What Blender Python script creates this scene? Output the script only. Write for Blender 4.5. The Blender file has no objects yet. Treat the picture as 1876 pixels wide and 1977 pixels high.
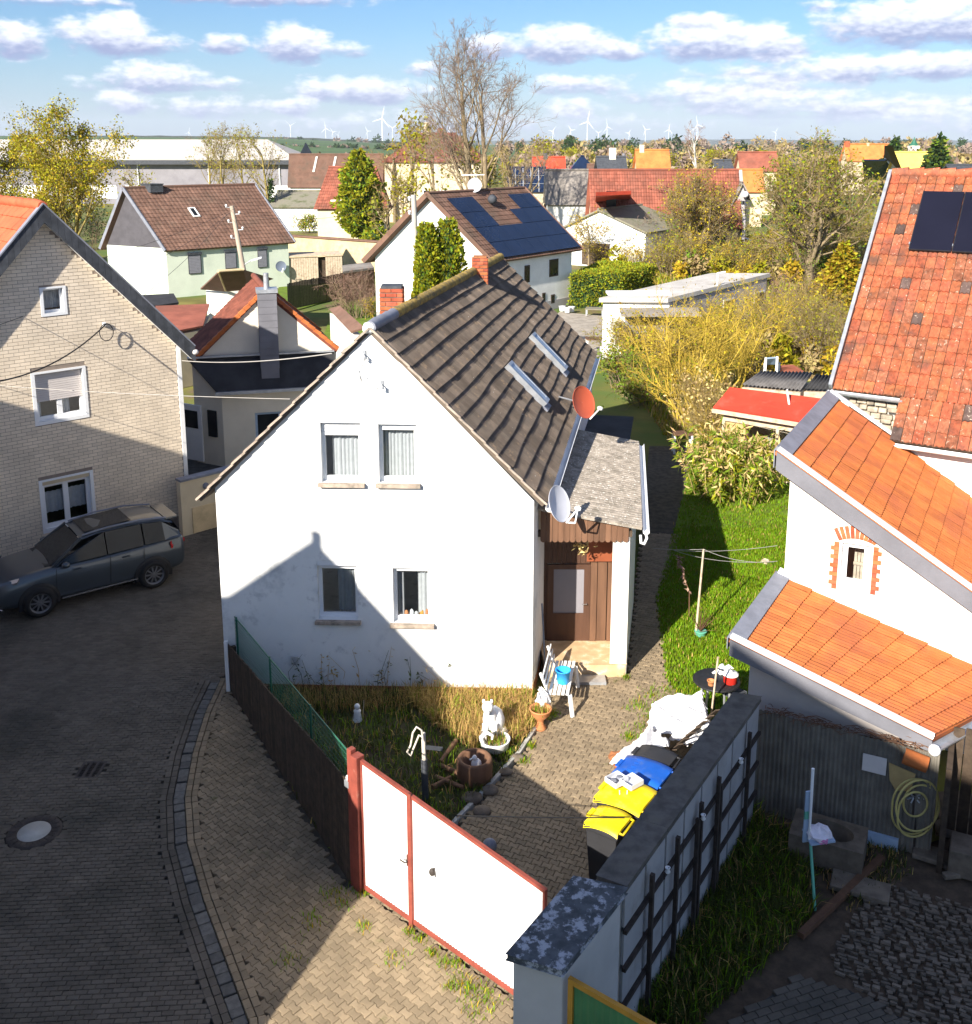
import bpy,math,random
import numpy as np
from mathutils import Vector,Matrix,Quaternion

random.seed(7)
RNG=np.random.default_rng(7)
SC=bpy.context.scene
COL=SC.collection
rad=math.radians

# ------------------------------------------------------------------ camera
# The photograph was measured on a 1876 x 1976 copy; pixel measurements below use that size.
F,CX,CY,CAMH=1980.0,938.0,695.0,10.5
PITCH=rad(11.98)
CP,SP=math.cos(PITCH),math.sin(PITCH)
cam_d=bpy.data.cameras.new('camera')
cam=bpy.data.objects.new('camera',cam_d)
COL.objects.link(cam)
cam.location=(0,0,CAMH)
cam.rotation_euler=(math.pi / 2 - PITCH,0,0)
cam_d.sensor_fit='HORIZONTAL'
cam_d.sensor_width=36.0
cam_d.lens=36.0*F / 1876.0
cam_d.shift_y=-(988.0 - CY) / 1876.0
cam_d.clip_start=0.1
cam_d.clip_end=40000.0
SC.camera=cam

# ------------------------------------------------------------------ light
SUN_AZ,SUN_EL=rad(31.5),rad(29.0)          # the way the light travels: to the right of +Y, downwards
SUN_D=Vector((math.sin(SUN_AZ)*math.cos(SUN_EL),math.cos(SUN_AZ)*math.cos(SUN_EL),-math.sin(SUN_EL)))
sun_d=bpy.data.lights.new('sun','SUN')
sun_d.energy=5.0
sun_d.angle=rad(0.53)
sun_d.color=(1.0,0.93,0.82)
sun=bpy.data.objects.new('sun',sun_d)
COL.objects.link(sun)
sun.rotation_euler=SUN_D.to_track_quat('-Z','Y').to_euler()

SC.view_settings.view_transform='Standard'
SC.view_settings.look='None'
SC.view_settings.gamma=1.0
SC.view_settings.use_curve_mapping=False
SC.view_settings.exposure=1.22
SC.render.engine='CYCLES'
SC.cycles.max_bounces=6
SC.cycles.diffuse_bounces=3
SC.cycles.transparent_max_bounces=12
SC.cycles.use_denoising=True

def px_dir(x,y):
 X=(x - CX) / F
 U=-(y - CY) / F
 return Vector((X,CP+U*SP,-SP+U*CP)).normalized()

CLOUDS=[  # x, y, half width, half height, strength
 (30,78,55,32,1),(205,70,92,38,1),(285,86,75,22,.9),(435,86,42,20,.75),(568,88,68,36,1.1),(655,98,62,16,.8),
 (300,153,92,30,1),(405,164,72,15,.6),(232,200,52,22,.8),(410,208,140,24,.5),(690,178,128,26,1),(572,208,48,19,.9),
 (950,92,54,27,1),(1088,90,96,36,1.1),(1185,102,66,18,.8),(1350,42,58,16,.8),(1395,84,140,40,1.1),(1495,98,70,34,1),
 (1775,46,175,46,1.1),(1590,142,240,28,.9),(1790,130,130,26,1),(1120,166,88,22,.8),(1430,182,230,26,.85),(1480,206,190,22,.8),
 (1110,214,64,26,.7),(1660,214,260,30,.6),(1840,240,150,24,.5),(80,0,130,10,.6),(460,-6,220,16,.7),(820,134,38,14,.5),
 (1600,12,40,14,.6),(150,165,40,14,.4),(900,240,400,22,.4)]

def build_world():
 w=bpy.data.worlds.new('World')
 SC.world=w
 w.use_nodes=True
 nt=w.node_tree
 nt.nodes.clear()
 N,L=nt.nodes.new,nt.links.new
 def math_(op,a,b=None,clamp=False):
  n=N('ShaderNodeMath');n.operation=op;n.use_clamp=clamp
  for i,v in enumerate((a,b)):
   if v is None:continue
   if isinstance(v,(int,float)):n.inputs[i].default_value=v
   else:L(v,n.inputs[i])
  return n.outputs[0]
 sky=N('ShaderNodeTexSky')
 sky.sky_type='NISHITA'
 sky.sun_disc=False
 sky.sun_elevation=SUN_EL
 sky.sun_rotation=SUN_AZ+math.pi
 sky.air_density=1.0
 sky.dust_density=0.6
 sky.ozone_density=2.2
 hs=N('ShaderNodeHueSaturation')
 hs.inputs['Saturation'].default_value=1.12
 hs.inputs['Value'].default_value=1.0
 tint=N('ShaderNodeMix');tint.data_type='RGBA';tint.blend_type='MULTIPLY'
 tint.inputs['Factor'].default_value=1.0
 tint.inputs['B'].default_value=(0.78,0.96,1.20,1)
 L(sky.outputs[0],tint.inputs['A'])
 L(tint.outputs['Result'],hs.inputs['Color'])
 tc=N('ShaderNodeTexCoord')
 sep=N('ShaderNodeSeparateXYZ')
 L(tc.outputs['Generated'],sep.inputs[0])
 az=math_('ARCTAN2',sep.outputs[0],sep.outputs[1])
 # the cloud field of the picture goes on all round: mirrored every 52 degrees
 az=math_('SUBTRACT',math_('PINGPONG',math_('ADD',az,rad(26+104)),rad(52)),rad(26))
 el=math_('ARCSINE',sep.outputs[2])
 cmb=N('ShaderNodeCombineXYZ')
 L(az,cmb.inputs[0]);L(el,cmb.inputs[1])
 mp=N('ShaderNodeMapping')
 mp.inputs['Scale'].default_value=(26,52,1)
 L(cmb.outputs[0],mp.inputs[0])
 nz=N('ShaderNodeTexNoise')
 nz.inputs['Scale'].default_value=1.0
 nz.inputs['Detail'].default_value=7
 nz.inputs['Roughness'].default_value=0.56
 L(mp.outputs[0],nz.inputs['Vector'])
 nzf=math_('SUBTRACT',nz.outputs['Fac'],0.5)
 nz2=N('ShaderNodeTexNoise')
 nz2.inputs['Scale'].default_value=3.2
 nz2.inputs['Detail'].default_value=5
 L(mp.outputs[0],nz2.inputs['Vector'])
 nzf2=math_('SUBTRACT',nz2.outputs['Fac'],0.5)
 dens=None
 lit=None
 for (x,y,a,b,s) in CLOUDS:
  d=px_dir(x,y)
  caz,cel=math.atan2(d.x,d.y),math.asin(d.z)
  ra,rb=a / F*1.22,b / F*1.32
  dx=math_('MULTIPLY',math_('SUBTRACT',az,caz),1 / ra)
  dy=math_('MULTIPLY',math_('SUBTRACT',el,cel),1 / rb)
  dyd=math_('ADD',math_('MULTIPLY',math_('MINIMUM',dy,0.0),1.25),math_('MAXIMUM',dy,0.0))   # flatter base
  r2=math_('ADD',math_('MULTIPLY',dx,dx),math_('MULTIPLY',dyd,dyd))
  m=math_('MULTIPLY',math_('SUBTRACT',1.0,r2),s)
  dens=m if dens is None else math_('MAXIMUM',dens,m)
  # height in the cloud, weighted where this cloud is
  wgt=math_('MAXIMUM',m,0.0)
  t=math_('MULTIPLY',wgt,dy)
  lit=(t,wgt) if lit is None else (math_('ADD',lit[0],t),math_('ADD',lit[1],wgt))
 up=math_('MULTIPLY',math_('SUBTRACT',el,rad(9.5)),6.0)                     # above the frame: the same broken cumulus
 up=math_('MINIMUM',math_('MAXIMUM',up,0.0),1.0)
 hi=math_('MULTIPLY',math_('SUBTRACT',nz.outputs['Fac'],0.49),5.0)
 hi=math_('SUBTRACT',math_('MULTIPLY',math_('ADD',hi,1.0),up),1.0)
 dens=math_('MAXIMUM',dens,hi)
 dens=math_('ADD',dens,math_('ADD',math_('MULTIPLY',nzf,2.1),math_('MULTIPLY',nzf2,0.9)))
 cover=N('ShaderNodeMapRange')
 cover.interpolation_type='SMOOTHSTEP'
 cover.inputs['From Min'].default_value=0.02
 cover.inputs['From Max'].default_value=0.85
 L(dens,cover.inputs['Value'])
 hgt=math_('DIVIDE',lit[0],math_('ADD',lit[1],0.15))
 sh=N('ShaderNodeMapRange')
 sh.interpolation_type='SMOOTHSTEP'
 sh.inputs['From Min'].default_value=-0.45
 sh.inputs['From Max'].default_value=0.5
 L(math_('ADD',hgt,math_('MULTIPLY',nzf2,1.0)),sh.inputs['Value'])
 ccol=N('ShaderNodeMix');ccol.data_type='RGBA'
 ccol.inputs['A'].default_value=(3.0,3.5,6.0,1)
 ccol.inputs['B'].default_value=(11.0,11.2,12.0,1)
 L(sh.outputs['Result'],ccol.inputs['Factor'])
 # thin pale veil towards the horizon
 veil=N('ShaderNodeMapRange')
 veil.interpolation_type='SMOOTHSTEP'
 veil.inputs['From Min'].default_value=rad(0.2)
 veil.inputs['From Max'].default_value=rad(6.5)
 veil.inputs['To Min'].default_value=0.34
 veil.inputs['To Max'].default_value=0.0
 L(el,veil.inputs['Value'])
 m1=N('ShaderNodeMix');m1.data_type='RGBA'
 L(veil.outputs['Result'],m1.inputs['Factor'])
 L(hs.outputs[0],m1.inputs['A'])
 m1.inputs['B'].default_value=(4.6,5.6,8.2,1)
 m2=N('ShaderNodeMix');m2.data_type='RGBA'
 L(math_('MULTIPLY',cover.outputs['Result'],0.93),m2.inputs['Factor'])
 L(m1.outputs['Result'],m2.inputs['A'])
 L(ccol.outputs['Result'],m2.inputs['B'])
 bg=N('ShaderNodeBackground')
 bg.inputs['Strength'].default_value=0.05
 L(m2.outputs['Result'],bg.inputs['Color'])
 out=N('ShaderNodeOutputWorld')
 L(bg.outputs[0],out.inputs['Surface'])
build_world()

# ------------------------------------------------------------------ measuring helpers
def P(x,y,z=None,Y=None):
 """point of the place seen at pixel x, y: at height z, or at distance Y"""
 X=(x - CX) / F
 U=-(y - CY) / F
 dy,dz=CP+U*SP,-SP+U*CP
 t=(z - CAMH) / dz if z is not None else Y / dy
 return Vector((X*t,dy*t,CAMH+dz*t))

def PL(x,y,p0,n):
 """point of the plane through p0 with normal n, seen at pixel x, y"""
 d=px_dir(x,y)
 o=Vector((0,0,CAMH))
 return o+d*((p0 - o).dot(n) / d.dot(n))

def V(*a):
 return Vector(a)

# ------------------------------------------------------------------ objects
def tag(o,label=None,cat=None,group=None,kind=None):
 if label:o['label']=label
 if cat:o['category']=cat
 if group:o['group']=group
 if kind:o['kind']=kind
 return o

def thing(name,label,cat,loc=(0,0,0),group=None,rz=0.0):
 o=bpy.data.objects.new(name,None)
 o.empty_display_size=0.2
 COL.objects.link(o)
 o.location=loc
 o.rotation_euler=(0,0,rz)
 return tag(o,label,cat,group)

def link(name,me,parent=None,mats=None,local=False):
 o=bpy.data.objects.new(name,me)
 COL.objects.link(o)
 if mats:
  for m in (mats if isinstance(mats,(list,tuple)) else [mats]):
   me.materials.append(m)
 if parent is not None:
  o.parent=parent
  if not local:
   o.matrix_parent_inverse=world_of(parent).inverted()
 return o

def world_of(o):
 m=Matrix.LocRotScale(o.location,o.rotation_euler,o.scale)
 if o.parent is not None:
  m=world_of(o.parent) @ o.matrix_parent_inverse @ m
 return m

def copy_tree(o,parent=None):
 c=o.copy()
 COL.objects.link(c)
 if parent is not None:
  c.parent=parent
 for ch in list(o.children):
  copy_tree(ch,c)
 return c

class MB:
 """collects shapes and makes ONE mesh object of them"""
 def __init__(s):
  s.v,s.f,s.m,s.sm=[],[],[],[]
 def face(s,pts,m=0,smooth=False):
  b=len(s.v)
  s.v+=[tuple(p) for p in pts]
  s.f.append(tuple(range(b,b+len(pts))))
  s.m.append(m);s.sm.append(smooth)
  return s
 def mesh(s,vs,fs,m=0,smooth=False):
  b=len(s.v)
  s.v+=[tuple(p) for p in vs]
  for f in fs:
   s.f.append(tuple(i+b for i in f));s.m.append(m);s.sm.append(smooth)
  return s
 def obox(s,o,a,b,c,m=0):
  """box from corner o along the vectors a, b, c"""
  o,a,b,c=Vector(o),Vector(a),Vector(b),Vector(c)
  p=[o,o+a,o+a+b,o+b,o+c,o+a+c,o+a+b+c,o+b+c]
  fs=[(0,3,2,1),(4,5,6,7),(0,1,5,4),(1,2,6,5),(2,3,7,6),(3,0,4,7)]
  if a.cross(b).dot(c)<0:
   fs=[f[::-1] for f in fs]
  return s.mesh(p,fs,m)
 def box(s,c,size,m=0,rz=0.0,ax=None):
  c=Vector(c)
  ux,uy,uz=Vector((1,0,0)),Vector((0,1,0)),Vector((0,0,1))
  if rz:
   ux,uy=Vector((math.cos(rz),math.sin(rz),0)),Vector((-math.sin(rz),math.cos(rz),0))
  if ax:ux,uy,uz=ax
  a,b,d=ux*size[0],uy*size[1],uz*size[2]
  return s.obox(c - a / 2 - b / 2 - d / 2,a,b,d,m)
 def bar(s,p,q,w,h,m=0,up=(0,0,1)):
  p,q=Vector(p),Vector(q)
  a=q - p
  u=a.normalized().cross(Vector(up))
  if u.length<1e-4:u=a.normalized().cross(Vector((1,0,0)))
  u.normalize()
  n=u.cross(a.normalized()).normalized()
  return s.obox(p - u*w / 2 - n*h / 2,a,u*w,n*h,m)
 def prism(s,poly,ext,m=0):
  """polygon (list of points) pushed along ext, closed"""
  ext=Vector(ext)
  a=[Vector(p) for p in poly]
  n=len(a)
  nn=Vector((0,0,0))
  for i in range(n):nn+=a[i].cross(a[(i+1) % n])
  if nn.dot(ext)>0:a=a[::-1]
  b=[p+ext for p in a]
  vs=a+b
  fs=[tuple(range(n)),tuple(range(2*n - 1,n - 1,-1))]
  fs+=[(i,n+i,n+(i+1) % n,(i+1) % n)[::1] for i in range(n)]
  fs[2:]=[f[::-1] for f in fs[2:]]
  return s.mesh(vs,[fs[0],fs[1]]+fs[2:],m)
 def tube(s,pts,r,n=8,m=0,cap=True,smooth=True,closed=False):
  pts=[Vector(p) for p in pts]
  k=len(pts)
  rs=r if isinstance(r,(list,tuple)) else [r]*k
  vs,fs=[],[]
  prev=None
  for i,p in enumerate(pts):
   if closed:t=pts[(i+1) % k] - pts[i - 1]
   else:t=pts[min(i+1,k - 1)] - pts[max(i - 1,0)]
   t=t.normalized() if t.length>1e-9 else Vector((0,0,1))
   if prev is None:
    u=t.cross(Vector((0,0,1)))
    if u.length<1e-3:u=t.cross(Vector((1,0,0)))
   else:
    u=prev - t*prev.dot(t)
    if u.length<1e-4:u=t.cross(Vector((0,0,1)))
   u.normalize();prev=u
   w=t.cross(u)
   for j in range(n):
    a=2*math.pi*j / n
    vs.append(p+(u*math.cos(a)+w*math.sin(a))*rs[i])
  last=k if closed else k - 1
  for i in range(last):
   i2=(i+1) % k
   for j in range(n):
    fs.append((i*n+j,i*n+(j+1) % n,i2*n+(j+1) % n,i2*n+j))
  s.mesh(vs,fs,m,smooth)
  if cap and not closed:
   s.face([vs[j] for j in range(n)][::-1],m)
   s.face([vs[(k - 1)*n+j] for j in range(n)],m)
  return s
 def lathe(s,prof,c,n=20,m=0,axis=(0,0,1),smooth=True,squash=(1,1),cap=True):
  """profile [(radius, height)] turned round axis at c"""
  c,z=Vector(c),Vector(axis).normalized()
  x=z.cross(Vector((0,1,0)))
  if x.length<1e-3:x=Vector((1,0,0))
  x.normalize();y=z.cross(x)
  vs,fs=[],[]
  for (r,h) in prof:
   for j in range(n):
    a=2*math.pi*j / n
    vs.append(c+z*h+x*(r*math.cos(a)*squash[0])+y*(r*math.sin(a)*squash[1]))
  for i in range(len(prof) - 1):
   for j in range(n):
    fs.append((i*n+j,i*n+(j+1) % n,(i+1)*n+(j+1) % n,(i+1)*n+j))
  s.mesh(vs,fs,m,smooth)
  if cap and prof[0][0]>1e-4:s.face([vs[j] for j in range(n)][::-1],m)
  if cap and prof[-1][0]>1e-4:s.face([vs[(len(prof) - 1)*n+j] for j in range(n)],m)
  return s
 def blob(s,c,r,n=10,m=0,rough=0.0,seed=0,smooth=True):
  """lumpy ellipsoid, r = 3 radii"""
  rr=random.Random(seed)
  vs,fs=[],[]
  k=max(4,n // 2)
  for i in range(k+1):
   th=math.pi*i / k
   for j in range(n):
    a=2*math.pi*j / n
    q=1+rough*rr.uniform(-1,1)
    vs.append((c[0]+r[0]*q*math.sin(th)*math.cos(a),c[1]+r[1]*q*math.sin(th)*math.sin(a),c[2]+r[2]*q*math.cos(th)))
  for i in range(k):
   for j in range(n):
    fs.append((i*n+j,(i+1)*n+j,(i+1)*n+(j+1) % n,i*n+(j+1) % n))
  return s.mesh(vs,fs,m,smooth)
 def data(s,name,origin=None):
  me=bpy.data.meshes.new(name)
  v=s.v
  if origin is not None:
   v=[(p[0] - origin[0],p[1] - origin[1],p[2] - origin[2]) for p in v]
  me.from_pydata(v,[],s.f)
  me.polygons.foreach_set('material_index',s.m)
  me.polygons.foreach_set('use_smooth',s.sm)
  me.update()
  return me
 def build(s,name,mats,parent=None,bevel=0.0):
  me=s.data(name)
  o=link(name,me,parent,mats)
  if bevel:
   b=o.modifiers.new('bevel','BEVEL')
   b.width=bevel;b.segments=2;b.limit_method='ANGLE'
  return o

def np_mesh(name,verts,tris,mats,parent=None,midx=None,smooth=False,quads=False):
 """big mesh from numpy arrays"""
 k=4 if quads else 3
 me=bpy.data.meshes.new(name)
 nf=len(tris)
 me.vertices.add(len(verts))
 me.vertices.foreach_set('co',np.asarray(verts,dtype=np.float32).ravel())
 me.loops.add(nf*k)
 me.loops.foreach_set('vertex_index',np.asarray(tris,dtype=np.int32).ravel())
 me.polygons.add(nf)
 me.polygons.foreach_set('loop_start',np.arange(0,nf*k,k,dtype=np.int32))
 me.polygons.foreach_set('loop_total',np.full(nf,k,dtype=np.int32))
 if midx is not None:
  me.polygons.foreach_set('material_index',np.asarray(midx,dtype=np.int32))
 if smooth:
  me.polygons.foreach_set('use_smooth',np.ones(nf,dtype=bool))
 me.update(calc_edges=True)
 return link(name,me,parent,mats)

# ------------------------------------------------------------------ materials
def mat(name,col,rough=0.85,var=0.12,scale=2.0,bump=0.0,bscale=30.0,stain=None,stain_at=0.6,stain_scale=1.5,stain_soft=0.12,
  piece=0.0,spec=0.3,metal=0.0,speck=None,speck_scale=40.0,speck_at=0.72,streak=False,hue=0.0,stain2=None,stain2_at=0.65,stain2_scale=4.0,coat=0.0):
 m=bpy.data.materials.new(name)
 m.use_nodes=True
 nt=m.node_tree
 N,L=nt.nodes.new,nt.links.new
 b=nt.nodes['Principled BSDF']
 b.inputs['Roughness'].default_value=rough
 b.inputs['Metallic'].default_value=metal
 b.inputs['Specular IOR Level'].default_value=spec
 if coat:
  b.inputs['Coat Weight'].default_value=coat
  b.inputs['Coat Roughness'].default_value=0.06
 geo=N('ShaderNodeNewGeometry')
 pos=geo.outputs['Position']
 if streak:
  mp=N('ShaderNodeMapping')
  mp.inputs['Scale'].default_value=(1,1,0.12)
  L(pos,mp.inputs[0]);pos=mp.outputs[0]
 def noise(sc,det=5,rg=0.6):
  n=N('ShaderNodeTexNoise')
  n.inputs['Scale'].default_value=sc
  n.inputs['Detail'].default_value=det
  n.inputs['Roughness'].default_value=rg
  L(pos,n.inputs['Vector'])
  return n.outputs['Fac']
 def mapr(x,a,c,lo=0.0,hi=1.0):
  n=N('ShaderNodeMapRange')
  n.interpolation_type='SMOOTHSTEP'
  n.inputs['From Min'].default_value=a;n.inputs['From Max'].default_value=c
  n.inputs['To Min'].default_value=lo;n.inputs['To Max'].default_value=hi
  L(x,n.inputs['Value'])
  return n.outputs['Result']
 def mix(f,a,c):
  n=N('ShaderNodeMix');n.data_type='RGBA'
  L(f,n.inputs['Factor'])
  for k,v in (('A',a),('B',c)):
   if isinstance(v,tuple):n.inputs[k].default_value=(*v[:3],1)
   else:L(v,n.inputs[k])
  return n.outputs['Result']
 lo=tuple(c*(1 - var) for c in col);hi=tuple(min(1,c*(1+var)) for c in col)
 c=mix(mapr(noise(scale),0.3,0.7),lo,hi)
 if stain is not None:
  c=mix(mapr(noise(stain_scale,6,0.65),stain_at - stain_soft,stain_at+stain_soft),c,stain)
 if stain2 is not None:
  c=mix(mapr(noise(stain2_scale,6,0.7),stain2_at - 0.06,stain2_at+0.06),c,stain2)
 if speck is not None:
  c=mix(mapr(noise(speck_scale,2,0.5),speck_at - 0.03,speck_at+0.03),c,speck)
 if piece:
  oi=N('ShaderNodeObjectInfo')
  ad=N('ShaderNodeMath');ad.operation='ADD'
  L(oi.outputs['Random'],ad.inputs[0]);L(geo.outputs['Random Per Island'],ad.inputs[1])
  fr=N('ShaderNodeMath');fr.operation='FRACT'
  L(ad.outputs[0],fr.inputs[0])
  mr=N('ShaderNodeMapRange')
  mr.inputs['To Min'].default_value=1 - piece;mr.inputs['To Max'].default_value=1+piece*0.8
  L(fr.outputs[0],mr.inputs['Value'])
  h=N('ShaderNodeHueSaturation')
  L(mr.outputs['Result'],h.inputs['Value']);L(c,h.inputs['Color'])
  if hue:
   m2=N('ShaderNodeMath');m2.operation='MULTIPLY';m2.inputs[1].default_value=7.31
   L(fr.outputs[0],m2.inputs[0])
   f2=N('ShaderNodeMath');f2.operation='FRACT';L(m2.outputs[0],f2.inputs[0])
   r2=N('ShaderNodeMapRange')
   r2.inputs['To Min'].default_value=0.5 - hue;r2.inputs['To Max'].default_value=0.5+hue
   L(f2.outputs[0],r2.inputs['Value']);L(r2.outputs['Result'],h.inputs['Hue'])
  c=h.outputs['Color']
 L(c,b.inputs['Base Color'])
 if bump:
  bp=N('ShaderNodeBump')
  bp.inputs['Strength'].default_value=bump
  bp.inputs['Distance'].default_value=0.02
  L(noise(bscale,6,0.65),bp.inputs['Height'])
  L(bp.outputs[0],b.inputs['Normal'])
 return m

def leaf_mat(name,col,var=0.35,hue=0.03,trans=0.3):
 """leaf faces: random tone per leaf, a little light shines through"""
 m=bpy.data.materials.new(name)
 m.use_nodes=True
 nt=m.node_tree
 N,L=nt.nodes.new,nt.links.new
 b=nt.nodes['Principled BSDF']
 b.inputs['Roughness'].default_value=0.7
 b.inputs['Specular IOR Level'].default_value=0.2
 geo=N('ShaderNodeNewGeometry')
 nz=N('ShaderNodeTexNoise');nz.inputs['Scale'].default_value=0.9;nz.inputs['Detail'].default_value=3
 L(geo.outputs['Position'],nz.inputs['Vector'])
 ad=N('ShaderNodeMath');ad.operation='ADD'
 L(geo.outputs['Random Per Island'],ad.inputs[0]);L(nz.outputs['Fac'],ad.inputs[1])
 mr=N('ShaderNodeMapRange');mr.inputs['From Min'].default_value=0.2;mr.inputs['From Max'].default_value=1.5
 mr.inputs['To Min'].default_value=1 - var;mr.inputs['To Max'].default_value=1+var
 L(ad.outputs[0],mr.inputs['Value'])
 hs=N('ShaderNodeHueSaturation')
 hs.inputs['Color'].default_value=(*col,1)
 L(mr.outputs['Result'],hs.inputs['Value'])
 r2=N('ShaderNodeMapRange');r2.inputs['To Min'].default_value=0.5 - hue;r2.inputs['To Max'].default_value=0.5+hue
 L(geo.outputs['Random Per Island'],r2.inputs['Value']);L(r2.outputs['Result'],hs.inputs['Hue'])
 L(hs.outputs[0],b.inputs['Base Color'])
 tr=N('ShaderNodeBsdfTranslucent')
 L(hs.outputs[0],tr.inputs['Color'])
 mx=N('ShaderNodeMixShader');mx.inputs['Fac'].default_value=trans
 L(b.outputs[0],mx.inputs[1]);L(tr.outputs[0],mx.inputs[2])
 L(mx.outputs[0],nt.nodes['Material Output'].inputs['Surface'])
 return m

def glass_mat(name,tint=(0.9,0.95,1.0),refl=0.14):
 m=bpy.data.materials.new(name)
 m.use_nodes=True
 nt=m.node_tree
 N,L=nt.nodes.new,nt.links.new
 nt.nodes.remove(nt.nodes['Principled BSDF'])
 t=N('ShaderNodeBsdfTransparent');t.inputs['Color'].default_value=(*tint,1)
 g=N('ShaderNodeBsdfGlossy');g.inputs['Roughness'].default_value=0.02
 lw=N('ShaderNodeFresnel');lw.inputs['IOR'].default_value=1.45
 a=N('ShaderNodeMath');a.operation='MULTIPLY';a.inputs[1].default_value=1.0
 L(lw.outputs[0],a.inputs[0])
 a2=N('ShaderNodeMath');a2.operation='ADD';a2.inputs[1].default_value=refl*0.4;a2.use_clamp=True
 L(a.outputs[0],a2.inputs[0])
 mx=N('ShaderNodeMixShader')
 L(a2.outputs[0],mx.inputs['Fac']);L(t.outputs[0],mx.inputs[1]);L(g.outputs[0],mx.inputs[2])
 L(mx.outputs[0],nt.nodes['Material Output'].inputs['Surface'])
 return m

M={}
M['plaster']=mat('white_plaster',(0.80,0.80,0.78),0.9,0.04,0.8,0.25,60,stain=(0.42,0.44,0.45),stain_at=0.645,stain_scale=0.9,stain_soft=0.11,stain2=(0.62,0.62,0.61),stain2_at=0.62,stain2_scale=2.2)
M['plaster_plain']=mat('plain_white_plaster',(0.80,0.79,0.76),0.9,0.06,1.2,0.2,50,stain=(0.62,0.58,0.5),stain_at=0.68,stain_scale=0.8)
M['plaster_ochre']=mat('weathered_white_plaster',(0.80,0.77,0.70),0.9,0.05,1.0,0.25,50,stain=(0.66,0.50,0.32),stain_at=0.66,stain_scale=0.7,stain_soft=0.14)
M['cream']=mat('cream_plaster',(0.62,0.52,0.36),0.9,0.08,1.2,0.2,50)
M['cream_pale']=mat('pale_cream_plaster',(0.72,0.66,0.54),0.9,0.06,1.2,0.2,50)
M['green_wall']=mat('pale_green_plaster',(0.60,0.655,0.54),0.9,0.05,0.9,0.15,40,stain=(0.5,0.56,0.46),stain_at=0.66,stain_scale=0.6)
M['slate']=mat('grey_slate_cladding',(0.155,0.155,0.175),0.65,0.12,1.6,0.15,20)
M['slate_dark']=mat('dark_slate_gable',(0.075,0.07,0.08),0.65,0.15,1.6,0.15,20)
M['stone_pale']=mat('pale_rubble_stone',(0.40,0.34,0.26),0.95,0.3,6.0,0.5,40,piece=.3)
M['lead']=mat('lead_grey_trim',(0.20,0.21,0.25),0.6,0.15,3.0,0.12,25)
M['zinc']=mat('zinc',(0.45,0.47,0.5),0.45,0.15,5.0,0.05,30,metal=0.6)
M['anth']=mat('anthracite_slate',(0.055,0.06,0.07),0.7,0.25,4.0,0.2,30,piece=0.2)
M['white_paint']=mat('white_paint',(0.80,0.80,0.79),0.45,0.03,3.0,0.05,40)
M['pvc']=mat('white_plastic',(0.78,0.79,0.80),0.35,0.02,2.0)
M['shutter']=mat('grey_roller_shutter',(0.22,0.22,0.25),0.6,0.05,4.0)
M['shutter_pale']=mat('pale_roller_shutter',(0.62,0.57,0.54),0.6,0.04,4.0)
M['dark_glass']=mat('dark_window_glass',(0.015,0.018,0.022),0.08,0.2,1.0,spec=0.32)
M['glass']=glass_mat('clear_glass')
M['curtain']=mat('net_curtain',(0.46,0.455,0.44),0.9,0.08,8.0)
M['sill_stone']=mat('stone_sill',(0.38,0.31,0.25),0.9,0.2,6.0,0.3,60,stain=(0.18,0.16,0.13),stain_at=0.6,stain_scale=5)
M['roof_brown']=mat('weathered_concrete_roof_tile',(0.145,0.113,0.088),0.92,0.25,2.2,0.2,70,stain=(0.11,0.09,0.074),stain_at=0.55,stain_scale=0.9,
       piece=0.22,speck=(0.42,0.40,0.37),speck_scale=16.0,speck_at=0.755,stain2=(0.23,0.165,0.11),stain2_at=0.62,stain2_scale=3)
M['roof_red']=mat('old_red_clay_tile',(0.39,0.118,0.054),0.88,0.30,9.0,0.25,60,piece=0.20,hue=0.006,speck=(0.50,0.36,0.25),speck_scale=13.0,speck_at=0.70,
     stain=(0.15,0.075,0.055),stain_at=0.60,stain_scale=1.6,stain_soft=0.14)
M['roof_orange']=mat('new_orange_clay_tile',(0.47,0.14,0.038),0.8,0.14,3.0,0.12,60,piece=0.15,stain=(0.37,0.105,0.04),stain_at=0.55,stain_scale=0.9)
M['roof_far_brown']=mat('brown_roof_tile',(0.17,0.095,0.068),0.9,0.2,1.4,0.2,20,piece=0.18,stain=(0.11,0.075,0.055),stain_at=0.6,stain_scale=0.7)
M['roof_far_red']=mat('dull_red_roof_tile',(0.26,0.085,0.055),0.9,0.25,0.8,0.2,10,piece=0.2,stain=(0.20,0.075,0.05),stain_at=0.55,stain_scale=0.5)
M['roof_annex']=mat('dark_red_annex_tile',(0.19,0.062,0.04),0.9,.25,2,.2,20,piece=.2)
M['roof_far_orange']=mat('orange_roof_tile',(0.55,0.18,0.05),0.9,0.2,0.8,0.1,10,piece=0.1)
M['roof_scarlet']=mat('scarlet_roof_tile',(0.48,0.06,0.03),0.85,0.15,0.8,0.1,10,piece=0.1)
M['roof_grey_eternit']=mat('grey_fibre_cement_roof',(0.24,0.215,0.19),0.95,0.2,0.8,0.2,20,stain=(0.15,0.14,0.12),stain_at=0.6,stain_scale=1.0)
M['roof_moss']=mat('mossy_grey_roof',(0.24,0.22,0.17),0.95,0.25,0.8,0.2,20,stain=(0.11,0.12,0.06),stain_at=0.56,stain_scale=0.8)
M['bitumen']=mat('black_bitumen_roof',(0.035,0.035,0.038),0.85,0.25,2.0,0.25,60)
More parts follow.
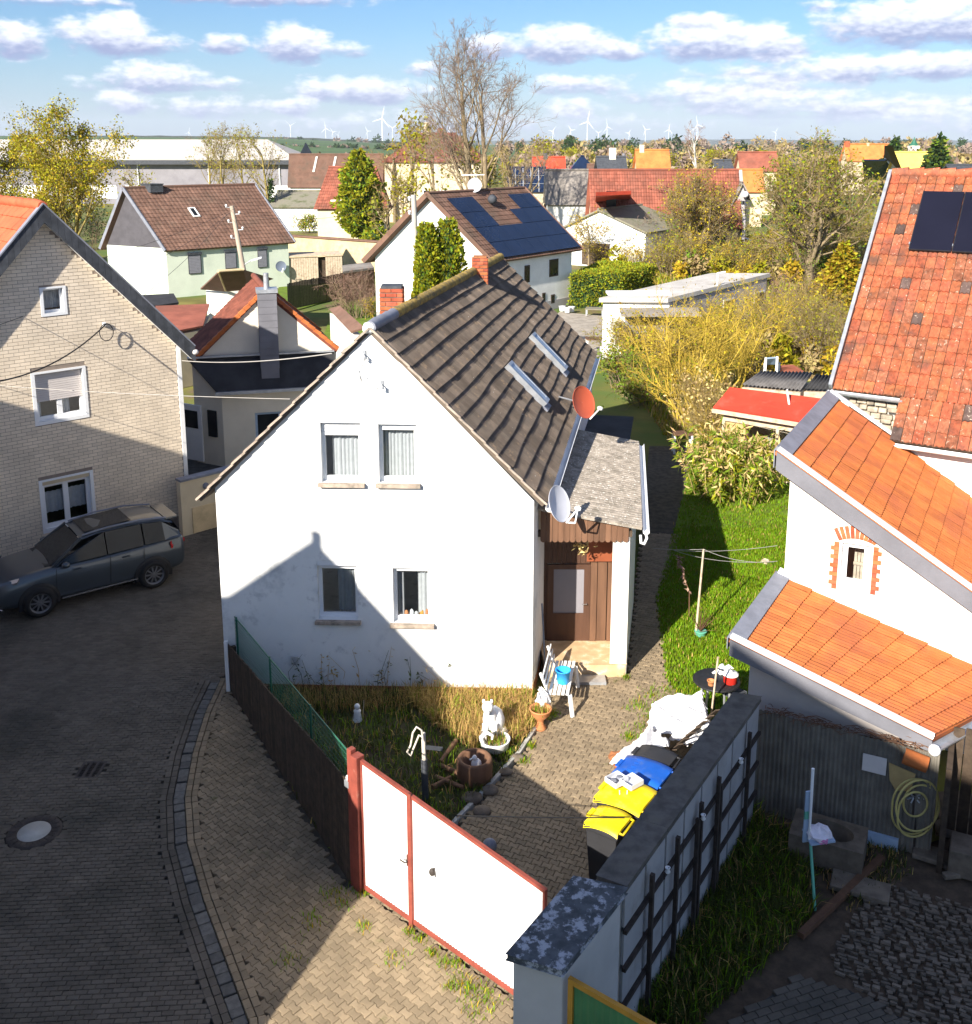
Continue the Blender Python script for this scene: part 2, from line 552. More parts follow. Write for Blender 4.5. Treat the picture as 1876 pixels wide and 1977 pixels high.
M['porch_roof']=mat('weathered_ribbed_porch_sheet',(0.33,0.285,0.235),0.95,0.28,6.0,0.35,50,stain=(0.19,0.165,0.13),stain_at=0.57,stain_scale=4.0,speck=(0.58,0.54,0.48),speck_scale=22,speck_at=0.64,streak=False)
M['ridge_moss']=mat('lichen_covered_ridge',(0.34,0.23,0.06),0.95,0.35,7.0,0.4,50,stain=(0.13,0.11,0.07),stain_at=0.56,stain_scale=6)
M['brick_red']=mat('red_chimney_brick',(0.42,0.115,0.05),0.9,0.25,6.0,0.3,60,piece=0.25,hue=0.012)
M['brick_cream']=mat('cream_facing_brick',(0.74,0.63,0.49),0.85,0.08,1.2,0.15,60,piece=0.075)
M['mortar']=mat('mortar',(0.20,0.165,0.135),0.95,0.2,6.0,0.3,60)
M['mortar_pale']=mat('pale_mortar',(0.5,0.46,0.42),0.95,0.15,6.0,0.3,60)
M['mortar_grey']=mat('brick_joint',(0.27,0.22,0.18),0.95,0.1,6.0,0.2,60)
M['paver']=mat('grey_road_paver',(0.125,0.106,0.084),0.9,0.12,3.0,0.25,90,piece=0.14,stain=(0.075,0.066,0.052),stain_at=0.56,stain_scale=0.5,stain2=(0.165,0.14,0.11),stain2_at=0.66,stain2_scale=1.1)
M['paver_tan']=mat('tan_yard_paver',(0.27,0.205,0.13),0.9,0.13,4.0,0.3,90,piece=0.19,stain=(0.22,0.17,0.11),stain_at=0.56,stain_scale=0.7,stain2=(0.13,0.12,0.05),stain2_at=0.66,stain2_scale=1.3)
M['joint']=mat('sandy_joint',(0.085,0.07,0.05),1.0,0.3,6.0,0.3,60)
M['joint_dark']=mat('dark_joint',(0.05,0.048,0.045),1.0,0.3,6.0,0.3,60)
M['gutter_stone']=mat('bluish_granite_sett',(0.135,0.128,0.115),0.85,0.2,12.0,0.3,90,piece=0.25)
M['iron']=mat('cast_iron',(0.06,0.05,0.045),0.65,0.25,9.0,0.4,60,metal=0.3)
M['concrete']=mat('concrete',(0.42,0.41,0.38),0.9,0.12,2.5,0.25,50,stain=(0.28,0.27,0.24),stain_at=0.62,stain_scale=1.6)
M['concrete_lilac']=mat('rendered_pillar',(0.50,0.49,0.48),0.9,0.06,1.8,0.15,50)
M['cap']=mat('dark_cap_slab',(0.105,0.098,0.088),0.9,0.3,5.0,0.3,60,stain=(0.13,0.12,0.10),stain_at=0.6,stain_scale=2.4)
M['cap_lichen']=mat('lichen_spotted_cap',(0.075,0.085,0.095),0.9,0.3,8.0,0.3,60,stain=(0.36,0.38,0.42),stain_at=0.545,stain_scale=7.0,stain_soft=0.05)
M['panel_grey']=mat('grey_wall_panel',(0.36,0.36,0.37),0.85,0.08,2.0,0.15,40,stain=(0.27,0.26,0.24),stain_at=0.62,stain_scale=1.5)
M['rust_steel']=mat('dark_rusty_steel',(0.045,0.035,0.03),0.8,0.3,9.0,0.3,60)
M['oxide']=mat('oxide_red_paint',(0.24,0.058,0.04),0.6,0.18,5.0,0.15,40,stain=(0.40,0.22,0.16),stain_at=0.72,stain_scale=6)
M['gate_white']=mat('white_gate_sheet',(0.80,0.80,0.79),0.5,0.02,2.0,0.04,30,stain=(0.60,0.53,0.47),stain_at=0.69,stain_scale=3.5,streak=True)
M['wood_dark']=mat('dark_weathered_wood',(0.075,0.052,0.035),0.9,0.25,8.0,0.3,60,piece=0.25)
M['wood_brown']=mat('brown_wood',(0.15,0.078,0.045),0.8,0.2,6.0,0.25,40,piece=0.2,streak=True)
M['wood_door']=mat('dark_brown_door_wood',(0.085,0.042,0.026),0.55,0.15,6.0,0.15,40,streak=True)
M['wood_red']=mat('reddish_brown_panel',(0.26,0.072,0.03),0.6,0.12,4.0,0.12,40)
M['wood_pale']=mat('pale_timber',(0.52,0.42,0.31),0.9,0.15,6.0,0.25,40,stain=(0.34,0.25,0.17),stain_at=0.6,stain_scale=5)
M['wood_pole']=mat('weathered_pole_wood',(0.40,0.33,0.26),0.95,0.18,4.0,0.3,40,streak=True)
M['pole_concrete']=mat('weathered_concrete_pole',(0.40,0.38,0.34),0.95,0.12,3.0,0.2,40)
M['sand_step']=mat('worn_sandstone_step',(0.56,0.39,0.22),0.9,0.15,4.0,0.3,50,stain=(0.7,0.62,0.5),stain_at=0.62,stain_scale=4)
M['soil']=mat('dark_garden_soil',(0.060,0.048,0.032),1.0,0.35,5.0,0.6,30,stain=(0.05,0.07,0.02),stain_at=0.52,stain_scale=1.8)
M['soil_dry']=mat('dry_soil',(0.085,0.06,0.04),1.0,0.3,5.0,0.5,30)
M['lawn']=mat('lawn_ground',(0.11,0.17,0.012),1.0,0.25,2.0,0.5,40,stain=(0.11,0.12,0.03),stain_at=0.62,stain_scale=0.9)
M['meadow']=mat('rough_meadow',(0.17,0.15,0.035),1.0,0.3,0.35,0.5,8,stain=(0.085,0.135,0.025),stain_at=0.5,stain_scale=0.12,stain2=(0.16,0.115,0.06),stain2_at=0.6,stain2_scale=0.3)
M['field']=mat('green_field',(0.07,0.125,0.03),1.0,0.12,0.01,stain=(0.06,0.095,0.04),stain_at=0.52,stain_scale=0.006)
M['forest']=mat('far_forest',(0.035,0.045,0.03),1.0,0.3,0.03)
M['gravel']=mat('gravel',(0.33,0.29,0.24),1.0,0.2,2.0,0.5,30)
M['bark']=mat('grey_brown_bark',(0.21,0.16,0.095),0.95,0.25,4.0,0.4,30)
M['bark_olive']=mat('mossy_olive_bark',(0.26,0.205,0.06),0.95,0.3,2.0,0.4,30,stain=(0.14,0.105,0.06),stain_at=0.58,stain_scale=1.5)
M['bark_yellow']=mat('yellow_lichen_bark',(0.46,0.325,0.045),0.95,0.25,2.0,0.4,30,stain=(0.20,0.14,0.05),stain_at=0.64,stain_scale=2.0)
M['bark_white']=mat('birch_bark',(0.6,0.57,0.52),0.9,0.1,5.0,0.3,30)
M['twig_tan']=leaf_mat('tan_twigs',(0.27,0.20,0.085),0.35,0.02,0.1)
M['twig_grey']=leaf_mat('grey_lilac_twigs',(0.23,0.17,0.135),0.35,0.02,0.1)
M['twig_pink']=leaf_mat('pinkish_brown_twigs',(0.30,0.185,0.14),0.3,0.015,0.1)
M['leaf_olive']=leaf_mat('olive_leaves',(0.25,0.225,0.010),0.45,0.03)
M['leaf_gold']=leaf_mat('golden_leaves',(0.42,0.30,0.02),0.45,0.025)
M['leaf_thuja']=leaf_mat('thuja_leaves',(0.27,0.265,0.012),0.5,0.03)
M['leaf_green']=leaf_mat('mid_green_leaves',(0.145,0.20,0.016),0.5,0.03)
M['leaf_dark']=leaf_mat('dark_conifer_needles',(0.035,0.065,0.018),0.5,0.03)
M['leaf_straw']=leaf_mat('straw_leaves',(0.62,0.46,0.20),0.4,0.02)
M['leaf_gconifer']=leaf_mat('golden_conifer_needles',(0.29,0.20,0.015),0.5,0.03)
M['grass']=leaf_mat('grass_blades',(0.165,0.265,0.007),0.45,0.03,0.35)
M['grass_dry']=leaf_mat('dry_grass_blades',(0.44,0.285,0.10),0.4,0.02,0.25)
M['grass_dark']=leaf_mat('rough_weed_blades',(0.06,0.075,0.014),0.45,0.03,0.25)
M['car_paint']=mat('grey_blue_car_paint',(0.055,0.068,0.082),0.32,0.03,1.0,spec=0.5,metal=0.35,coat=0.8)
M['car_silver']=mat('silver_car_paint',(0.5,0.55,0.62),0.25,0.03,1.0,spec=0.5,metal=0.3,coat=0.6)
M['black_plastic']=mat('black_plastic',(0.018,0.018,0.02),0.5,0.15,4.0)
M['rubber']=mat('tyre_rubber',(0.016,0.016,0.017),0.8,0.2,9.0)
M['rim']=mat('dark_alloy',(0.15,0.15,0.16),0.4,0.1,5.0,metal=0.3)
M['chrome']=mat('bright_metal',(0.7,0.7,0.72),0.2,0.03,3.0,metal=0.9)
M['red_lamp']=mat('red_lamp_glass',(0.35,0.02,0.02),0.15,0.1,3.0)
M['solar']=mat('dark_blue_solar_panel',(0.010,0.020,0.050),0.22,0.15,1.0,spec=0.5)
M['solar_black']=mat('black_solar_panel',(0.008,0.008,0.017),0.3,0.1,1.0,spec=0.4)
M['dish_red']=mat('brick_red_dish',(0.52,0.105,0.05),0.5,0.04,3.0)
M['dish_grey']=mat('light_grey_dish',(0.60,0.61,0.66),0.45,0.03,3.0)
M['dish_dark']=mat('slate_blue_dish',(0.17,0.20,0.26),0.5,0.03,3.0)
M['bin_yellow']=mat('yellow_bin_lid',(0.80,0.60,0.008),0.4,0.08,5.0,0.05,30,stain=(0.55,0.42,0.06),stain_at=0.62,stain_scale=6)
M['bin_black']=mat('anthracite_bin',(0.03,0.03,0.033),0.5,0.1,3.0)
M['bin_blue']=mat('blue_bin_lid',(0.012,0.10,0.47),0.4,0.1,5.0,0.05,30,stain=(0.07,0.14,0.38),stain_at=0.62,stain_scale=6)
M['bucket_blue']=mat('sky_blue_plastic',(0.03,0.34,0.72),0.4,0.05,3.0)
M['bucket_red']=mat('red_enamel',(0.55,0.03,0.02),0.35,0.05,3.0)
M['tarp']=mat('white_tarpaulin',(0.78,0.77,0.77),0.6,0.03,2.0,0.3,14)
M['terracotta']=mat('terracotta',(0.52,0.21,0.085),0.85,0.12,5.0,0.2,50)
M['rust']=mat('rusty_sheet',(0.30,0.12,0.05),0.9,0.25,5.0,0.3,50)
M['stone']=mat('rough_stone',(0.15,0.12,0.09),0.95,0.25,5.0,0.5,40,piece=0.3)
M['hose_yellow']=mat('yellow_garden_hose',(0.52,0.44,0.16),0.5,0.08,4.0)
M['cable']=mat('black_cable',(0.02,0.02,0.022),0.6,0.1,4.0)
M['cable_grey']=mat('grey_cable',(0.42,0.40,0.37),0.6,0.1,4.0)
M['mint']=mat('mint_green_paint',(0.13,0.42,0.30),0.5,0.08,4.0)
M['green_sheet']=mat('green_corrugated_sheet',(0.075,0.21,0.085),0.6,0.1,3.0)
M['ochre_wood']=mat('ochre_painted_wood',(0.50,0.25,0.035),0.7,0.12,4.0,0.15,40)
M['mesh_green']=mat('green_wire',(0.025,0.12,0.075),0.5,0.1,4.0)
M['red_sheet']=mat('red_roof_sheet',(0.62,0.048,0.025),0.6,0.1,1.2,0.1,20,stain=(0.5,0.09,0.06),stain_at=0.65,stain_scale=2)
M['corr_grey']=mat('dark_corrugated_sheet',(0.10,0.095,0.095),0.85,0.25,3.0,0.2,40)
M['corr_brown']=mat('dull_corrugated_wall',(0.16,0.145,0.12),0.85,0.2,3.0,0.2,40)
M['hall_roof']=mat('pale_hall_roof',(0.46,0.43,0.39),0.9,0.06,0.4,stain=(0.37,0.34,0.30),stain_at=0.66,stain_scale=0.4)
M['hall_wall']=mat('pale_grey_hall_wall',(0.23,0.22,0.24),0.9,0.08,0.5,stain=(0.18,0.17,0.19),stain_at=0.6,stain_scale=0.3)
M['flat_roof']=mat('pale_flat_roof',(0.50,0.47,0.43),0.95,0.12,0.8,0.15,20,stain=(0.38,0.35,0.31),stain_at=0.6,stain_scale=0.7)
M['shade_wall']=mat('shaded_white_render',(0.40,0.365,0.345),0.9,0.08,1.2,0.15,40)  # white annex wall, its cast shade deepened in the colour
M['grey_wall']=mat('grey_render',(0.40,0.37,0.37),0.9,0.1,1.0,0.1,30)
M['sandstone']=mat('sandstone_wall',(0.60,0.46,0.27),0.9,0.2,2.0,0.3,30,piece=0.12,stain=(0.42,0.32,0.2),stain_at=0.6,stain_scale=1)
M['white_gloss']=mat('white_turbine',(0.85,0.85,0.86),0.5,0.01,1.0)
M['yellow_roof']=mat('yellow_sheet_roof',(0.75,0.55,0.12),0.8,0.08,1.0)
M['cloth']=mat('crumpled_pale_cloth',(0.70,0.66,0.72),0.9,0.1,6.0)
M['cloth_pink']=mat('pink_cloth',(0.62,0.22,0.45),0.9,0.1,6.0)
M['blue_grey']=mat('blue_grey_paint',(0.32,0.42,0.55),0.6,0.08,4.0)
M['yellow_ochre']=mat('ochre_panel',(0.42,0.30,0.13),0.8,0.15,3.0)
M['rope']=mat('pale_rope',(0.58,0.53,0.45),0.9,0.1,8.0)
# ------------------------------------------------------------------ building helpers
CAMV=Vector((0,0,CAMH))

def in_view(p,pad=60):
 r=Vector(p) - CAMV
 f=r.y*CP - r.z*SP
 if f<0.5:return False
 x=CX+F*r.x / f
 y=CY - F*(r.y*SP+r.z*CP) / f
 return -pad<x<1876+pad and -pad<y<1976+pad

def wall_face(mb,o,u,n,bps,holes=(),m=0,reveal=0.0,z0=-0.12,mr=None):
 """upright wall from o along unit u, outward normal n; bps = [(s, ztop)], holes = [(s0, s1, za, zb)]"""
 o,u,n=Vector(o),Vector(u),Vector(n)
 xs=sorted(set([b[0] for b in bps]+[h[0] for h in holes]+[h[1] for h in holes]))
 def top(s):
  for (a,za),(b,zb) in zip(bps,bps[1:]):
   if a - 1e-6<=s<=b+1e-6:
    return za+(zb - za)*(s - a) / max(b - a,1e-6)
  return bps[-1][1]
 flip=u.cross(Vector((0,0,1))).dot(n)<0
 def q(pts):
  mb.face(pts[::-1] if flip else pts,m)
 def pt(s,z):return Vector((o.x+u.x*s,o.y+u.y*s,z))
 for a,b in zip(xs,xs[1:]):
  hs=sorted([h for h in holes if h[0]<=a+1e-6 and h[1]>=b - 1e-6],key=lambda h:h[2])
  za=z0
  for h in hs:
   q([pt(a,za),pt(b,za),pt(b,h[2]),pt(a,h[2])])
   za=h[3]
  q([pt(a,za),pt(b,za),pt(b,top(b)),pt(a,top(a))])
 if reveal:
  k=m if mr is None else mr
  for (a,b,c,d) in holes:
   f=[pt(a,c),pt(b,c),pt(b,d),pt(a,d)]
   g=[p - n*reveal for p in f]
   for i in range(4):
    j=(i+1) % 4
    mb.face([f[i],g[i],g[j],f[j]],k)

def window(parent,o,u,n,s0,s1,z0,z1,depth=0.12,mullions=0,sill=None,box=0.0,shutter=0.0,shutter_mat='pvc',curtain=None,
     frame_mat='pvc',fw=0.07,pane='glass',surround=0.0,label=None,transom=None):
 o,u,n=Vector(o),Vector(u),Vector(n)
 def pt(s,z,d=0.0):return Vector((o.x+u.x*s,o.y+u.y*s,z)) - n*d
 up=Vector((0,0,1))
 top=z1 - box
 mb=MB()
 d0=depth - 0.06
 mb.obox(pt(s0,z0,depth),u*fw,n*0.06,up*(top - z0))
 mb.obox(pt(s1 - fw,z0,depth),u*fw,n*0.06,up*(top - z0))
 mb.obox(pt(s0+fw,z0,depth),u*(s1 - s0 - 2*fw),n*0.06,up*(fw*1.3))
 mb.obox(pt(s0+fw,top - fw,depth),u*(s1 - s0 - 2*fw),n*0.06,up*fw)
 for k in range(mullions):
  c=s0+(s1 - s0)*(k+1) / (mullions+1)
  mb.obox(pt(c - fw*0.8,z0+fw*1.3,depth),u*(fw*1.6),n*0.062,up*(top - z0 - fw*2.3))
 if transom:
  mb.obox(pt(s0+fw,transom,depth),u*(s1 - s0 - 2*fw),n*0.058,up*(fw*0.8))
 if surround:
  w=surround
  mb.obox(pt(s0 - w,z0 - w,-0.025),u*(s1 - s0+2*w),-n*0.045,up*w)
  mb.obox(pt(s0 - w,z1,-0.025),u*(s1 - s0+2*w),-n*0.045,up*w*0.6)
  mb.obox(pt(s0 - w,z0,-0.025),u*w,-n*0.045,up*(z1 - z0))
  mb.obox(pt(s1,z0,-0.025),u*w,-n*0.045,up*(z1 - z0))
 w=mb.build('window',M[frame_mat],parent)
 if label:w['label']=label
 g=MB()
 g.face([pt(s0+fw*.5,z0+fw*.5,depth - 0.02),pt(s1 - fw*.5,z0+fw*.5,depth - 0.02),pt(s1 - fw*.5,top - fw*.5,depth - 0.02),pt(s0+fw*.5,top - fw*.5,depth - 0.02)])
 g.build('pane',M[pane],w)
 if sill:
  b=MB()
  b.obox(pt(s0 - 0.06,z0 - 0.07,-0.10),u*(s1 - s0+0.12),-n*(0.10+d0 - 0.003),up*0.067)
  b.build('sill',M[sill],w)
 if box:
  b=MB()
  b.obox(pt(s0+0.004,z1 - box,depth),u*(s1 - s0 - 0.008),n*(depth - 0.015),up*(box - 0.004))
  b.build('shutter_box',M[shutter_mat],w)
 if shutter:
  b=MB()
  k=max(2,int(shutter / 0.055))
  for i in range(k):
   za=top - shutter*(i+1) / k
   b.obox(pt(s0+0.012,za+0.005,depth - 0.066),u*(s1 - s0 - 0.024),n*0.018,up*(shutter / k - 0.008))
  b.obox(pt(s0+0.012,top - shutter,depth - 0.064),u*(s1 - s0 - 0.024),n*0.008,up*(shutter - 0.002))
  b.build('shutter',M[shutter_mat],w)
 if curtain:
  b=MB()
  for (ca,cb,cz0,cz1) in curtain:
   nn=max(6,int((cb - ca) / 0.03))
   vs,fs=[],[]
   for i in range(nn+1):
    s=ca+(cb - ca)*i / nn
    dd=depth+0.10+0.03*math.sin(i*1.9)+0.012*math.sin(i*0.7+1)
    vs.append(pt(s0+s*(s1 - s0),z0+cz0*(top - z0),dd));vs.append(pt(s0+s*(s1 - s0),z0+cz1*(top - z0),dd))
    if i:fs.append((2*i - 2,2*i,2*i+1,2*i - 1))
   b.mesh(vs,fs,0,True)
  b.build('curtain',M['curtain'],w)
 return w

def tile_roof(parent,rl,rr,er,el,nu,nv,mats,nparts=0,bumps=2,amp=0.018,lift=0.03,probs=None,sag=0.0,seed=1,lap=0.12,jit=0.006,name='roof_tile',clip=None,gap=.015):
 """tiles laid on the patch ridge-left, ridge-right, eave-right, eave-left; nearest nparts are objects of their own"""
 rr_=random.Random(seed)
 rl,rr,er,el=map(Vector,(rl,rr,er,el))
 nrm=(rr - rl).cross(el - rl).normalized()
 if nrm.z<0:nrm=-nrm
 us=[k / (bumps*4) for k in range(bumps*4+1)]
 hs=[amp*(0.5 - 0.5*math.cos(2*math.pi*x*bumps)) for x in us]
 tiles=[]
 wav=[[rr_.uniform(-1,1) for _ in range(9)] for _ in range(nv+1)]
 def sg(u,j):
  t=u*8;i=min(7,int(t));f=t - i
  f=f*f*(3 - 2*f)
  return sag*(wav[j][i]*(1 - f)+wav[j][i+1]*f)
 for j in range(nv):
  for i in range(nu):
   pts=[]
   jj=rr_.uniform(-jit,jit)
   for e in (0,1):
    for x,h in zip(us,hs):
     u=(i+x*(1 - gap)+gap / 2) / nu
     v=(j+(e*(1+lap))) / nv if j<nv - 1 else (j+e*1.0) / nv
     vv=v+(sg(u,j+e) / nv if 0<j+e<nv else 0)
     p=(rl*(1 - u)+rr*u)*(1 - vv)+(el*(1 - u)+er*u)*vv
     pts.append(p+nrm*(h+e*(lift+jj)+0.012))
   c=sum(pts,Vector()) / len(pts)
   if clip and not clip(c):continue
   tiles.append(((c - CAMV).length+(0 if in_view(c) else 1000),pts,0 if not probs else rr_.choices(range(len(mats)),probs)[0]))
 k=len(us)
 fs=[(a,k+a,k+a+1,a+1) for a in range(k - 1)]+[(k+a,2*k+a,2*k+a+1,k+a+1) for a in range(k - 1)]
 # winding so that the top faces outwards
 t0=tiles[0][1]
 nn=(t0[k] - t0[0]).cross(t0[1] - t0[0])
 if nn.dot(nrm)<0:fs=[f[::-1] for f in fs]
 tiles.sort(key=lambda t:t[0])
 rest=MB()
 pm=world_of(parent).inverted()
 for q,(d,pts,mi) in enumerate(tiles):
  vs=pts+[p - nrm*(lift+0.008) for p in pts[k:]]
  if q<nparts and d<1000:
   c=sum(pts,Vector()) / len(pts)
   mb=MB().mesh([p - c for p in vs],fs)
   o=bpy.data.objects.new(name,mb.data(name))
   COL.objects.link(o)
   o.data.materials.append(mats[mi])
   o.parent=parent
   o.matrix_parent_inverse=pm
   o.location=c
  else:
   rest.mesh(vs,fs,mi)
 if rest.v:
  o=rest.build(name,list(mats),parent)
  if nparts or len(tiles)>2:o['kind']='stuff'
 return nrm

def slab(mb,quad,thick,m=0):
 """roof slab: quad pushed down along its normal"""
 q=[Vector(p) for p in quad]
 n=(q[1] - q[0]).cross(q[3] - q[0]).normalized()
 if n.z<0:n=-n
 mb.prism(q,-n*thick,m)
 return n

def inside(poly,x,y):
 c=False
 n=len(poly)
 for i in range(n):
  x1,y1=poly[i][0],poly[i][1];x2,y2=poly[(i+1) % n][0],poly[(i+1) % n][1]
  if (y1>y) !=(y2>y) and x<(x2 - x1)*(y - y1) / (y2 - y1)+x1:c=not c
 return c

def sheet(name,poly,z,m,kind='structure',parent=None):
 mb=MB().face([(p[0],p[1],z) for p in poly] if _area(poly)>0 else [(p[0],p[1],z) for p in poly][::-1])
 o=mb.build(name,M[m] if isinstance(m,str) else m,parent)
 if kind:o['kind']=kind
 return o

def _area(p):
 return sum(p[i][0]*p[(i+1) % len(p)][1] - p[(i+1) % len(p)][0]*p[i][1] for i in range(len(p))) / 2

def paver_outline(kind,j=0.004):
 if kind=='rect':
  a,b=0.10 - j,0.05 - j
  return [(-a,-b),(a,-b),(a,b),(-a,b)]
 e,w,x0,x1,x2=0.0825 - j,0.0575 - j,0.035,0.065,0.10 - j
 top=[(x2,e),(x1,e),(x0,w),(-x0,w),(-x1,e),(-x2,e)]
 bot=[(-x,-y) for x,y in top]
 return top+bot

def pavers(parent,poly,kind,m,nparts,ang=0.0,zfun=None,holes=(),maxd=40.0,seed=3,jit=0.004,sx=1.0,cham=0.007,org=(0,0)):
 rr_=random.Random(seed)
 ol=[(x*sx,y*sx) for x,y in paver_outline(kind)]
 px_,py_=(0.2*sx,0.1*sx) if kind=='rect' else (0.2*sx,0.14*sx)
 ca,sa=math.cos(ang),math.sin(ang)
 xs=[(p[0] - org[0])*ca+(p[1] - org[1])*sa for p in poly];ys=[-(p[0] - org[0])*sa+(p[1] - org[1])*ca for p in poly]
 items=[]
 for r in range(int(min(ys) / py_) - 1,int(max(ys) / py_)+2):
  off=(r % 2)*px_ / 2
  for c in range(int(min(xs) / px_) - 1,int(max(xs) / px_)+2):
   lx,ly=c*px_+off,r*py_
   x,y=org[0]+lx*ca - ly*sa,org[1]+lx*sa+ly*ca
   if not inside(poly,x,y) or any(inside(h,x,y) for h in holes):continue
   z=(zfun(x,y) if zfun else 0.0)+rr_.uniform(-jit,jit)
   d=math.hypot(x,y)
   if d>maxd or not in_view((x,y,z),90):continue
   items.append((d,x,y,z))
 items.sort()
 n=len(ol)
 inn=[(x*(1 - cham / max(abs(x),.03)),y*(1 - cham / max(abs(y),.03))) for x,y in ol]
 def geo():
  v=[(x,y,0) for x,y in inn]+[(x,y,-cham*.8) for x,y in ol]+[(x,y,-0.05) for x,y in ol]
  ccw=_area(ol)>0
  f=[tuple(range(n)) if ccw else tuple(range(n - 1,-1,-1))]
  for a in (0,n):
   for i in range(n):
    q=(a+i,a+n+i,a+n+(i+1) % n,a+(i+1) % n)
    f.append(q if ccw else q[::-1])
  return v,f
 v0,f0=geo()
 me=bpy.data.meshes.new('paver');me.from_pydata(v0,[],f0);me.materials.append(m);me.update()
 pm=world_of(parent).inverted()
 rest_v,rest_f=[],[]
 va=np.array(v0)
 for q,(d,x,y,z) in enumerate(items):
  tilt=(rr_.uniform(-.012,.012),rr_.uniform(-.012,.012))
  if q<nparts:
   o=bpy.data.objects.new('paver',me)
   COL.objects.link(o)
   o.parent=parent;o.matrix_parent_inverse=pm
   o.location=(x,y,z)
   o.rotation_euler=(tilt[0],tilt[1],ang)
  else:
   w=va.copy()
   zz=w[:,2]+w[:,0]*tilt[0]+w[:,1]*tilt[1]
   X=x+w[:,0]*ca - w[:,1]*sa;Y=y+w[:,0]*sa+w[:,1]*ca
   b=len(rest_v)*len(v0)
   rest_v.append(np.stack([X,Y,z+zz],1))
   rest_f+=[tuple(i+b for i in f) for f in f0]
 if rest_v:
  me2=bpy.data.meshes.new('paver')
  me2.from_pydata(np.concatenate(rest_v).tolist(),[],rest_f);me2.materials.append(m);me2.update()
  o=bpy.data.objects.new('paver',me2);COL.objects.link(o)
  o.parent=parent;o.matrix_parent_inverse=pm
  o['kind']='stuff'

def blades(name,pts,mats,h=(0.05,0.12),w=0.008,lean=0.5,seed=1,bunch=1,parent=None,kind='stuff',probs=None):
 """grass: one narrow triangle pair per blade; pts = array of (x, y, z)"""
 rg=np.random.default_rng(seed)
 p=np.repeat(np.asarray(pts,dtype=float),bunch,axis=0)
 n=len(p)
 if bunch>1:p[:,:2]+=rg.normal(0,0.03,(n,2))
 hh=rg.uniform(h[0],h[1],n)
 a=rg.uniform(0,2*np.pi,n)
 l=rg.uniform(0,lean,n)*hh
 wd=np.stack([np.cos(a+np.pi / 2),np.sin(a+np.pi / 2),np.zeros(n)],1)*(w*rg.uniform(.6,1.4,n))[:,None]
 di=np.stack([np.cos(a),np.sin(a),np.zeros(n)],1)
 mid=p+di*(l*0.35)[:,None];mid[:,2]+=hh*0.6
 tip=p+di*l[:,None];tip[:,2]+=hh*np.sqrt(np.maximum(0.1,1 - (l / hh)**2*0.5))
 vs=np.stack([p - wd,p+wd,mid+wd*.7,mid - wd*.7,tip],1).reshape(-1,3)
 b=(np.arange(n)*5)[:,None]
 tr=np.concatenate([b+np.array([[0,1,2]]),b+np.array([[0,2,3]]),b+np.array([[3,2,4]])],1).reshape(-1,3)
 mi=None
 if len(mats)>1:
  mi=np.repeat(rg.choice(len(mats),n,p=probs),3)
 o=np_mesh(name,vs,tr,mats,parent,mi)
 if kind:o['kind']=kind
 return o

def scatter(poly,n,seed=1,z=0.0,dens=None):
 rg=np.random.default_rng(seed)
 xs=[p[0] for p in poly];ys=[p[1] for p in poly]
 out=[]
 while len(out)<n:
  x,y=rg.uniform(min(xs),max(xs)),rg.uniform(min(ys),max(ys))
  if inside(poly,x,y) and (dens is None or rg.random()<dens(x,y)):
   out.append((x,y,z))
 return np.array(out)

# ------------------------------------------------------------------ trees
def _norm(v):
 return v / np.maximum(np.linalg.norm(v,axis=-1,keepdims=True),1e-9)

def branch_gens(seed,trunk,gens,up=0.15):
 """trunk: list of (start, dir, length, r0); gens: list of dicts(n, len, ang, t0, t1, r, seg, wob, up).
 returns list per generation of (points [k, seg+1, 3], radii [k, seg+1])"""
 rg=np.random.default_rng(seed)
 out=[]
 st=np.array([t[0] for t in trunk],float);di=_norm(np.array([t[1] for t in trunk],float))
 ln=np.array([t[2] for t in trunk],float);r0=np.array([t[3] for t in trunk],float)
 for g,G in enumerate(gens):
  seg=G.get('seg',4)
  k=len(st)
  pts=np.zeros((k,seg+1,3));pts[:,0]=st
  d=di.copy()
  dirs=np.zeros((k,seg+1,3));dirs[:,0]=d
  for s in range(seg):
   d=_norm(d+rg.normal(0,G.get('wob',.15),(k,3))+np.array([0,0,G.get('up',up)]))
   pts[:,s+1]=pts[:,s]+d*(ln / seg)[:,None]
   dirs[:,s+1]=d
  t=np.linspace(0,1,seg+1)
  rad_=r0[:,None]*(1 - t[None]*(1 - G.get('taper',.25)))
  out.append((pts,rad_))
  if g+1==len(gens):break
  H=gens[g+1]
  m=H['n']
  tt=rg.uniform(H.get('t0',.3),H.get('t1',1.0),(k,m))
  tt[:,0]=1.0 if H.get('tip',True) else tt[:,0]
  fi=tt*seg;i0=np.minimum(fi.astype(int),seg - 1);f=(fi - i0)[...,None]
  ar=np.arange(k)[:,None]
  p=pts[ar,i0]*(1 - f)+pts[ar,i0+1]*f
  dd=dirs[ar,i0+1]
  rnd=_norm(rg.normal(0,1,(k,m,3)))
  side=_norm(rnd - dd*(rnd*dd).sum(-1,keepdims=True))
  ang=rg.uniform(H['ang'][0],H['ang'][1],(k,m))[...,None]
  nd=dd*np.cos(ang)+side*np.sin(ang)
  l2=ln[:,None]*H['len']*rg.uniform(.65,1.2,(k,m))*(1.15 - .55*tt*H.get('fade',1))
  r2=r0[:,None]*H['r']*rg.uniform(.7,1.1,(k,m))*(1.1 - .5*tt)
  st,di,ln,r0=p.reshape(-1,3),_norm(nd.reshape(-1,3)),l2.ravel(),np.maximum(r2.ravel(),H.get('rmin',.004))
 return out

